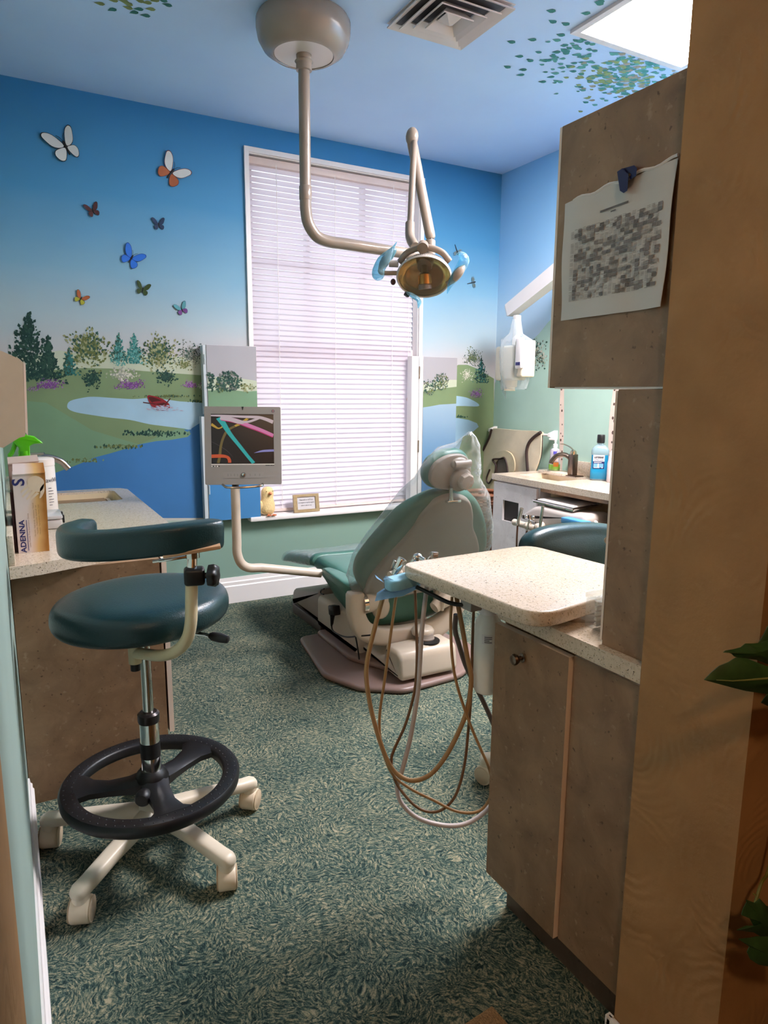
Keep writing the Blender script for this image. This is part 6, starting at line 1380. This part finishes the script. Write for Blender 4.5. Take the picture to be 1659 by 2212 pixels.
b.mi = 0; wrap(R_c[0], R_c[1], .0437, av-.1, av+1.2, .8856+.02, .8856+.05); b.mi = 1; wrap(R_c[0], R_c[1], .0437, av-.1, av+1.2, .8856+.085, .8856+.115); b.build('label_print', [mat('label_rose', (206, 112, 132), .5), mat('label_violet', (88, 82, 178), .5)], rr_, smooth=60)
b = MB(); b.lathe([(.018, 0), (.018, .03)], (3.41, rp.y-.012, .8856+.214)); b.build('cap', WHITE, rb_)
# ------------------------------------------------------------------ rear assistant unit in the open bay
def yzpoly(pts, x): return [(atx(u, v, x).y, atx(u, v, x).z) for u, v in pts]
au = thing('assistant_unit', 'grey rear delivery unit with arms, sitting in the open bay of the sink cabinet', 'delivery unit', (3.0, 3.2, .5))
b = MB(); b.pad([(y, z) for y, z in [(p.x, p.y) for p in cr([(y, z, 0) for y, z in yzpoly([(1131, 1113), (1145, 1102), (1165, 1092), (1200, 1099), (1240, 1108), (1268, 1113), (1268, 1140), (1230, 1142), (1180, 1138), (1150, 1126), (1134, 1121)], 2.93)], 3, True)]], (2.90, 0, 0), Y, Z, .22, .03); b.build('head', mat('unit_grey', (188, 178, 172), .25, noise=.02), au, smooth=60)
h0, h1_ = atx(1112, 1128, 2.86), atx(1170, 1146, 2.86)
b = MB(); b.cyl(h0, h1_, .02); b.ell(h0, (.022,)*3, n=12); b.ell(atx(1139, 1136, 2.85), (.024,)*3, n=12); b.ell(atx(1162, 1139, 2.86), (.026,)*3, n=12); b.tube([atx(1162, 1139, 2.86), atx(1185, 1128, 2.95)], .02, 12); b.build('holder_bar', BEIGE, au, smooth=60)
b = MB(); b.tube([(3.02, (yo+ys)/2, .12), (3.02, (yo+ys)/2, .60)], .03, 16); b.tube([(3.02, (yo+ys)/2, .58), (3.02, 3.2, .70)], .026, 14); b.build('support_column', BEIGE, au)
def inst(nm, label, p, q, r, hosepts, btn=False):
    t = thing(nm, label, 'syringe', p, 'instruments on the rear unit')
    b = MB(); b.tube([p, p.lerp(q, .35), p.lerp(q, .9), q], [r*.8, r, r*.95, r*1.1], 12); b.build('body', CHROME, t)
    b = MB(); b.tube(cr(hosepts, 4), .006, 8); b.build('hose', mat('hose_rust', (104, 70, 56), .45, noise=.05), t)
    return t
inst('air_water_syringe', 'leftmost chrome syringe on the rear unit, beside the square hole', atx(1118, 1134, 2.83), atx(1127, 1098, 2.83), .012, [atx(1118, 1135, 2.83), atx(1116.5, 1160, 2.84), atx(1116, 1190, 2.86), atx(1117, 1230, 2.9)])
inst('suction_handpiece', 'tall chrome suction tip on the rear unit, under the tray corner', atx(1166, 1140, 2.83), atx(1173, 1093, 2.83), .010, [atx(1164, 1142, 2.84), atx(1166, 1165, 2.88), atx(1170, 1200, 2.95)])
t_ = inst('suction_handpiece', 'short suction handpiece with valve, middle of the rear unit holder', atx(1138, 1146, 2.82), atx(1144, 1122, 2.82), .007, [atx(1138, 1146, 2.82), atx(1134, 1170, 2.84), atx(1130, 1205, 2.88)])
b = MB(); b.cyl(atx(1135, 1120, 2.82), atx(1156, 1128, 2.82), .004, n=8); b.cyl(atx(1144, 1112, 2.82), atx(1147, 1134, 2.82), .003, n=8); b.ell(atx(1137, 1116, 2.83), (.012, .012, .014), n=10); b.ell(atx(1152, 1118, 2.83), (.012, .012, .014), n=10); b.build('valve', CHROME, t_)
it = thing('instrument_tray', 'shallow metal tray holding papers on top of the rear delivery unit', 'tray', atx(1200, 1095, 3.0))
q = [atz(u, v, .795) for u, v in ((1152, 1082), (1166, 1088), (1240, 1104), (1300, 1093), (1220, 1076))]
za = .795
qq = [(atx(1152, 1083, 2.92)), atx(1238, 1103, 2.92), atx(1300, 1093, 3.22), atx(1215, 1074, 3.24)]
zt_ = sum(p.z for p in qq)/4
b = MB(); b.loft([[p+Z*-.006 for p in qq], [p for p in qq]]); 
for i in range(4): b.tube([qq[i]+Z*.006, qq[(i+1) % 4]+Z*.006], .006, 8)
b.build('pan', CHROME, it)
mid = sum(qq, Vector())/4
pq = [mid.lerp(p, .88)+Z*.010 for p in qq]
b = MB(); b.loft([pq, [p+Z*.006 for p in pq]]); o = b.build('paper_stack', PAPER, None, org=mid); lab(o, 'white papers lying in the metal tray in the open bay', 'papers')
bw_ = thing('wrapped_remote', 'blue-wrapped rectangular handle leaning on the rear delivery unit', 'control', atx(1250, 1128, 2.9))
b = MB(); a_, c_ = atx(1226, 1138, 2.88), atx(1262, 1117, 2.88); d_ = (c_-a_).normalized(); b.box((a_+c_)/2, ((.065), (c_-a_).length+.03, .035), None, .006); ob = b.build('grip', mat('wrap_blue', (72, 146, 200), .3, noise=.08, nscale=20), bw_)
b = MB(); b.cyl(atx(1274, 1140, 2.9), atx(1288, 1128, 2.9), .013); b.build('stem', BEIGE, bw_)
# ------------------------------------------------------------------ x-ray head on the right wall
xr = thing('xray_head', 'cream x-ray head on a white wall arm, bagged in clear plastic', 'x-ray machine', atx(1110, 790, 3.25))
p0, p1 = atx(1103, 671, 3.25), atx(1190, 601, 3.25); dv = (p1-p0); pe_ = p0+dv*1.35
b = MB(); dn = dv.normalized(); sx_ = Vector((1, 0, 0)); uz = sx_.cross(dn); uz = uz if uz.z > 0 else -uz
def beam(p, w, h): return [p+sx_*w+uz*h, p-sx_*w+uz*h, p-sx_*w-uz*h, p+sx_*w-uz*h]
b.loft([beam(p0-dn*.02, .03, .035), beam(p0, .04, .045), beam(pe_, .045, .05)]); b.bx(3.22, 3.4895, pe_.y-.07, pe_.y+.03, pe_.z-.09, pe_.z+.09, .01); b.build('wall_arm', WHITE, xr, smooth=25)
lk = atx(1117, 690, 3.25)
b = MB(); b.bx(lk.x-.022, lk.x+.022, lk.y-.022, lk.y+.022, atx(1117, 745, 3.25).z, lk.z+.03, .006); b.build('hanger', WHITE, xr)
b = MB(); hh = [atx(u, v, 3.2) for u, v in ((1086, 748), (1125, 752), (1125, 815), (1086, 812))]; 
yh0, yh1 = hh[1].y, hh[0].y; b.bx(3.13, 3.27, yh0, yh1, atx(1100, 822, 3.2).z, atx(1100, 748, 3.2).z, .02, 3); bdy = b.build('tube_head', mat('xray_cream', (232, 222, 200), .35, noise=.02), xr)
b = MB(); y2_ = atx(1143, 780, 3.2).y; b.bx(3.14, 3.26, y2_, yh0-.003, atx(1135, 815, 3.2).z, atx(1135, 735, 3.2).z, .015, 3); b.build('counterweight', mat('xray_cream', (232, 222, 200), .35), xr)
b = MB(); b.bx(3.12, 3.15, y2_-.01, y2_+.06, atx(1140, 796, 3.15).z, atx(1140, 728, 3.15).z, .012, 3); b.bx(3.1185, 3.121, y2_-.006, y2_+.045, atx(1140, 787, 3.12).z-.004, atx(1140, 782, 3.12).z+.006); b.build('yoke_arm', WHITE, xr)
b = MB(); yl = y2_+.02; zl2 = atx(1140, 785, 3.12).z; b.bx(3.1165, 3.1184, yl-.022, yl+.024, zl2-.01, zl2+.012); b.build('badge', BLUEINK, xr, smooth=0)
b = MB(); b.lathe([(.055, 0), (.052, -.05), (.04, -.055), (.04, -.08)], (3.2, (yh0+yh1)/2+.005, atx(1100, 820, 3.2).z), n=24); b.build('cone', mat('xray_cream', (232, 222, 200), .35), xr)
b = MB(); cyx = (y2_+yh1)/2
def sac(z, ry, rx, k): return [Vector((3.2+rx*math.cos(2*PI*j/24)*(1+.1*math.sin(5*j+k)), cyx+ry*math.sin(2*PI*j/24)*(1+.08*math.sin(3*j+k*2)), z+.004*math.sin(7*j+k))) for j in range(24)]
zT_, zB_ = atx(1115, 690, 3.2).z, atx(1100, 838, 3.2).z
b.loft([sac(zT_, .03, .03, 0), sac(zT_-.10, .045, .05, 1), sac(zT_-.14, .12, .09, 2), sac(zT_-.22, .14, .10, 3), sac(zT_-.34, .135, .10, 4), sac(zB_+.05, .12, .09, 5), sac(zB_-.01, .10, .08, 6)], False, False)
dq = atx(1086, 812, 3.2); b.tube([dq, atx(1087, 835, 3.2), atx(1092, 861, 3.2)], [.035, .025, .004], 8, flat=.4)
o = b.build('plastic_bag', m_film('xray_film', (236, 242, 246), .14, .1, .9), None, smooth=80, org=(3.2, cyx, zT_)); lab(o, 'clear crinkled bag hanging over the cream x-ray head', 'plastic cover')
# ------------------------------------------------------------------ lead apron on its rail
ra = atx(1190, 937, 3.44); rl = (3.425, 4.46, atx(1052, 929, 3.42).z)
rail = thing('apron_rail', 'white wall rail with end brackets holding the lead apron', 'rail', (3.43, 4.1, rl[2]))
b = MB(); b.cyl((3.43, 4.455, rl[2]), (3.43, ra.y, rl[2]), .009); b.build('bar', WHITE, rail)
for y in (4.462, ra.y):
    b = MB(); b.loft([[Vector((3.4885, y+s*.018, rl[2]+t*.032)) for s, t in ((-1, -1), (1, -1), (1, 1), (-1, 1))], [Vector((3.42, y+s*.011, rl[2]+t*.012)) for s, t in ((-1, -1), (1, -1), (1, 1), (-1, 1))]]); b.build('bracket', WHITE, rail, smooth=0)
APC = mat('apron_khaki', (214, 200, 174), .55, noise=.08, nscale=7, bump=.5, bscale=14); TRIM = mat('apron_trim', (54, 38, 34), .6, noise=.05)
ap = thing('lead_apron', 'khaki lead apron with dark brown piping hanging from the wall rail', 'apron', (3.4, 4.1, rl[2]))
xa = 3.405
outl = [(1062, 927), (1110, 929), (1166, 932), (1170, 942), (1169, 975), (1163, 1000), (1154, 1022), (1140, 1060), (1066, 1062), (1054, 1060), (1040, 1051), (1034, 1038), (1030, 1010), (1032, 995), (1042, 975), (1055, 950)]
O2 = yzpoly(outl, xa); P = cr([(y, z, 0) for y, z in O2], 3, True)
b = MB(); b.pad([(p.x, p.y) for p in P], (xa+.010, 0, 0), Y, -Z if False else Z, .0, 0) if False else b.prism([(p.x, p.y) for p in P], (xa-.004, 0, 0), Y, Z, .016)
b.cyl((3.43, yzpoly([(1062, 927)], xa)[0][0], rl[2]+.004), (3.43, yzpoly([(1166, 932)], xa)[0][0], rl[2]+.004), .016); b.build('panel', APC, ap, smooth=50)
def trim(pts, x, r=.008): 
    b = MB(); b.tube(cr([atx(u, v, x) for u, v in pts], 5), r, 8); return b
trim([(1062, 927), (1057, 945), (1044, 972), (1033, 994), (1030, 1010), (1033, 1038), (1040, 1050), (1054, 1061), (1068, 1063)], xa-.006, .010).build('left_piping', TRIM, ap)
trim([(1170, 940), (1169, 975), (1163, 1000), (1156, 1019)], xa-.006, .009).build('right_piping', TRIM, ap)
fl = [(1168, 936), (1155, 946), (1144, 958), (1139, 975), (1140, 1000), (1142, 1022), (1154, 1022), (1166, 990), (1169, 960)]
b = MB(); b.prism([(p.x, p.y) for p in cr([(y, z, 0) for y, z in yzpoly(fl, xa-.02)], 3, True)], (xa-.022, 0, 0), Y, Z, .008); b.build('side_flap', APC, ap, smooth=50)
trim([(1168, 934), (1154, 944), (1143, 957), (1138, 975), (1139, 1000), (1141, 1022)], xa-.024, .013).build('flap_piping', TRIM, ap)
# thyroid collar drape at the lower left
col = [(1064, 993), (1068, 982), (1080, 975), (1094, 974), (1106, 982), (1112, 1000), (1110, 1020), (1098, 1022), (1094, 998), (1088, 990), (1078, 992), (1070, 1004), (1069, 1022), (1062, 1038), (1054, 1040), (1052, 1030), (1060, 1012)]
b = MB(); b.prism([(p.x, p.y) for p in cr([(y, z, 0) for y, z in yzpoly(col, xa-.03)], 3, True)], (xa-.034, 0, 0), Y, Z, .012); b.build('collar', mat('apron_tan', (196, 182, 150), .55, noise=.06, bump=.4, bscale=14), ap, smooth=50)
trim([(1097, 1022), (1094, 1000), (1089, 989), (1080, 991), (1064, 993), (1071, 1005), (1069, 1022), (1062, 1036), (1055, 1044), (1051, 1034), (1058, 1014)], xa-.038, .007).build('collar_piping', TRIM, ap)
b = MB(); b.prism([(p.x, p.y) for p in cr([(y, z, 0) for y, z in yzpoly([(1072, 1004), (1078, 993), (1087, 991), (1092, 1000), (1096, 1024), (1069, 1024)], xa-.026)], 3, True)], (xa-.026, 0, 0), Y, Z, .003); b.build('collar_lining', mat('lining_dark', (104, 92, 80), .6), ap, smooth=0)
# wicker hamper in the corner
wk = thing('wicker_basket', 'brown woven wicker basket in the corner behind the dental chair', 'basket', (3.2, 4.15, 0))
WIK = mat('wicker', (150, 92, 62), .6, noise=.25, nscale=25)
wx, wy, wr = 3.17, 4.17, .16
b = MB(); prof = []
rings = []
for i in range(61):
    z = .02+.66*i/60; rr0 = wr*(.86+.14*(i/60))
    rings.append([Vector((wx+(rr0+.006*math.sin(k*PI*18/36+(PI if i % 2 else 0)))*math.cos(2*PI*k/72), wy+(rr0+.006*math.sin(k*PI*18/36+(PI if i % 2 else 0)))*math.sin(2*PI*k/72), z)) for k in range(72)])
b.loft(rings, True, False); b.build('woven_body', WIK, wk, smooth=25)
b = MB(); b.tube([(wx+wr*math.cos(2*PI*k/40), wy+wr*math.sin(2*PI*k/40), .69) for k in range(40)], .014, 8, closed=True); b.build('rim', WIK, wk)
b = MB(); b.lathe([(wr*.85, .004), (wr*.87, .02)], (wx, wy, 0), n=36); b.build('base', WIK, wk)
# ------------------------------------------------------------------ window sill ornaments
zsill = .6045
ck = thing('chick_figurine', 'fluffy pale yellow chick figurine with orange beak on the window sill', 'figurine', (1.55, 4.46, zsill))
cp = aty(578, 1100, 4.455); cxk = cp.x; 
FUZ = mat('chick_down', (236, 206, 150), .9, noise=.08, nscale=30, bump=.5, bscale=90)
b = MB(); b.loft([[Vector((cxk+dx_+r_*math.cos(2*PI*k/24), 4.455+.8*r_*math.sin(2*PI*k/24), zsill+z)) for k in range(24)] for z, r_, dx_ in ((.006, .03, 0), (.02, .05, -.004), (.05, .058, -.006), (.085, .052, -.002), (.11, .042, .0), (.125, .04, .0), (.15, .044, .002), (.172, .042, .002), (.19, .03, .002), (.198, .012, .002))]); b.build('body', FUZ, ck, smooth=80)
b = MB(); b.ell((cxk+.008, 4.455-.038, zsill+.155), (.012, .022, .010)); b.build('beak', mat('chick_beak', (222, 140, 96), .5, noise=.1), ck)
b = MB(); b.ell((cxk-.05, 4.455, zsill+.07), (.016, .03, .035)); b.build('wing', FUZ, ck, smooth=80)
for s in (-1, 1):
    b = MB(); fx = cxk+.012+s*.018
    for a in (-.6, 0, .6): b.tube([(fx, 4.42, zsill+.006), (fx+math.sin(a)*.025, 4.42-math.cos(a)*.022, zsill+.005)], [.006, .004], 8)
    b.build('foot', mat('chick_foot', (216, 124, 84), .5, noise=.1), ck)
for s in (-1, 1):
    b = MB(); b.ell((cxk+.006+s*.022, 4.42, zsill+.17), (.003,)*3, n=8); b.build('eye', INK, ck)
fs = thing('framed_sign', 'small gold-framed notice card standing on the window sill', 'sign', (1.85, 4.45, zsill))
A, B, C_, D = aty(632, 1065, 4.46), aty(687, 1060, 4.46), aty(690, 1099, 4.44), aty(636, 1103, 4.44)
fw = ((B-A).length+(C_-D).length)/2; fh = ((A-D).length+(B-C_).length)/2
fo = Vector(((A.x+B.x+C_.x+D.x)/4, 4.45, zsill+fh/2+.001)); fU = X; fV = Vector((0, .16, .987)).normalized(); fN = fU.cross(fV)
b = MB(); b.prism([(-fw/2, -fh/2), (fw/2, -fh/2), (fw/2, fh/2), (-fw/2, fh/2)], fo-fN*.012, fU, fV, .02, holes=[[(-fw*.36, -fh*.34), (-fw*.36, fh*.36), (fw*.36, fh*.36), (fw*.36, -fh*.34)]]); b.build('frame', mat('frame_gilt', (176, 158, 124), .3, .5, noise=.12, nscale=40), fs, smooth=0)
b = MB(); b.prism([(-fw*.37, -fh*.35), (fw*.37, -fh*.35), (fw*.37, fh*.37), (-fw*.37, fh*.37)], fo-fN*.004, fU, fV, .004); card = b.build('card', mat('card_white', (206, 202, 206), .5, noise=.02), fs, smooth=0)
b = MB()
for i, ln in enumerate(('Please notify our staff if you', 'are pregnant or may be pregnant', 'before I take an x-ray.')): text(b, ln, fh*.115, fo+fN*.0005+fV*(fh*(.19-.155*i)), fU, fV, sx=.62, shear=.25)
b.build('lettering', INK, card, smooth=0)
b = MB(); b.add([fo-fN*.012+fV*fh*.3+fU*-.01, fo-fN*.012+fV*fh*.3+fU*.01, Vector((fo.x+.01, fo.y+.055, zsill)), Vector((fo.x-.01, fo.y+.055, zsill))], [[0, 1, 2, 3]]); b.build('easel_back', BLACK, fs, smooth=0)
# ------------------------------------------------------------------ trailing ivy on the corridor wall
iv = thing('ivy_plant', 'dark green ivy trailing down the corridor wall beside the doorway', 'plant', aty(1640, 1450, .6))
IVY = mat('ivy_leaf', (48, 78, 38), .42, noise=.35, nscale=26); IVY2 = mat('ivy_vein', (126, 132, 72), .5, noise=.1); STEM = mat('ivy_stem', (112, 108, 44), .5, noise=.1)
def ivl(pts, y, dome, tilt=0.0):
    P = [aty(u, v, y) for u, v in pts]; b = MB(); Q = [Vector((p.x, p.z)) for p in P]
    b.pad([(q.x, q.y) for q in Q], (0, y, 0), X, Z, .0016, .0004, dome=dome, seg=1, rings=3)
    c = sum(P, Vector())/len(P)
    for v_ in b.v: v_.y += (v_.x-c.x)*tilt
    return b
lfA = [(1555, 1483), (1566, 1465), (1578, 1448), (1592, 1437), (1603, 1425), (1618, 1424), (1640, 1433), (1668, 1440), (1700, 1438), (1720, 1470), (1690, 1498), (1655, 1494), (1615, 1494), (1595, 1491), (1575, 1487)]
lfB = [(1576, 1415), (1580, 1410), (1595, 1405), (1606, 1400), (1614, 1391), (1625, 1390), (1640, 1387), (1655, 1378), (1680, 1360), (1720, 1390), (1700, 1440), (1660, 1436), (1630, 1424), (1602, 1424), (1594, 1421), (1590, 1416), (1583, 1413)]
lfC = [(1609, 1982), (1612, 1968), (1618, 1953), (1617, 1947), (1632, 1951), (1640, 1940), (1650, 1953), (1670, 1955), (1690, 1990), (1665, 2004), (1652, 2019), (1640, 2021), (1628, 2014), (1600, 2016), (1616, 2003), (1628, 2000), (1622, 1986)]
lfD = [(1612, 2042), (1630, 2033), (1640, 2026), (1665, 2018), (1700, 2030), (1700, 2070), (1665, 2082), (1640, 2085), (1628, 2078), (1624, 2065), (1628, 2052)]
lfE = [(1648, 1520), (1660, 1500), (1690, 1490), (1720, 1500), (1700, 1535), (1668, 1530)]
lfF = [(1640, 1395), (1652, 1372), (1664, 1345), (1690, 1330), (1720, 1360), (1700, 1400), (1665, 1405)]
for pts, y, dm, tl_ in ((lfA, .565, .012, -.35), (lfB, .59, .012, -.2), (lfC, .585, .010, -.2), (lfD, .57, .010, -.3), (lfE, .60, .01, -.1), (lfF, .60, .01, -.1)):
    lf = ivl(pts, y, dm, tl_).build('leaf', IVY, iv, smooth=30)
vb = [aty(u, v, .5495) for u, v in ((1567, 1477), (1590, 1474), (1610, 1468), (1640, 1458), (1670, 1450))]
b = MB(); b.tube([p+Vector((0, (p.x-vb[2].x)*-.35-.002, 0)) for p in vb], [.0006, .0009, .0012, .0016, .002], 6); b.build('leaf_vein', IVY2, iv)
b = MB(); b.tube(cr([aty(1700, 1500, .62), aty(1690, 1700, .625), aty(1662, 1870, .62), aty(1646, 1905, .61), aty(1636, 1935, .605), aty(1631, 1955, .60)], 5), .0028, 8); b.tube(cr([aty(1655, 2000, .6), aty(1660, 2018, .6), aty(1668, 2040, .6)], 4), .002, 6); b.tube(cr([aty(1700, 1380, .62), aty(1695, 1440, .62), aty(1700, 1500, .62)], 4), .0028, 8); b.tube([aty(1627, 1930, .61), aty(1634, 1936, .605)], .0012, 6); b.build('stem', STEM, iv)
# ------------------------------------------------------------------ door mat corner
b = MB(); b.pad([(.55, .60), (.935, .635), (.905, 1.094), (.52, 1.06)], (0, 0, .0005), X, Y, .012, .004); o = b.build('door_mat', mat('mat_tan', (176, 136, 92), .95, noise=.3, nscale=260, bump=.9, bscale=300), None, org=(.7, .85, 0)); lab(o, 'tan bristle door mat corner on the carpet at the doorway', 'door mat')
SC.view_settings.view_transform = 'Standard'
try: SC.view_settings.look = 'None'
except Exception: pass
SC.view_settings.exposure = EXPOSURE; SC.view_settings.gamma = 1.0; SC.view_settings.use_curve_mapping = False
SC.cycles.use_denoising = True
SC.cycles.max_bounces = 8; SC.cycles.diffuse_bounces = 4; SC.cycles.glossy_bounces = 3; SC.cycles.transmission_bounces = 6; SC.cycles.transparent_max_bounces = 16
SC.cycles.use_adaptive_sampling = True; SC.cycles.adaptive_threshold = .06
SC.cycles.sample_clamp_indirect = 6.0
for o in bpy.data.objects:
    if '_org' in o: del o['_org']
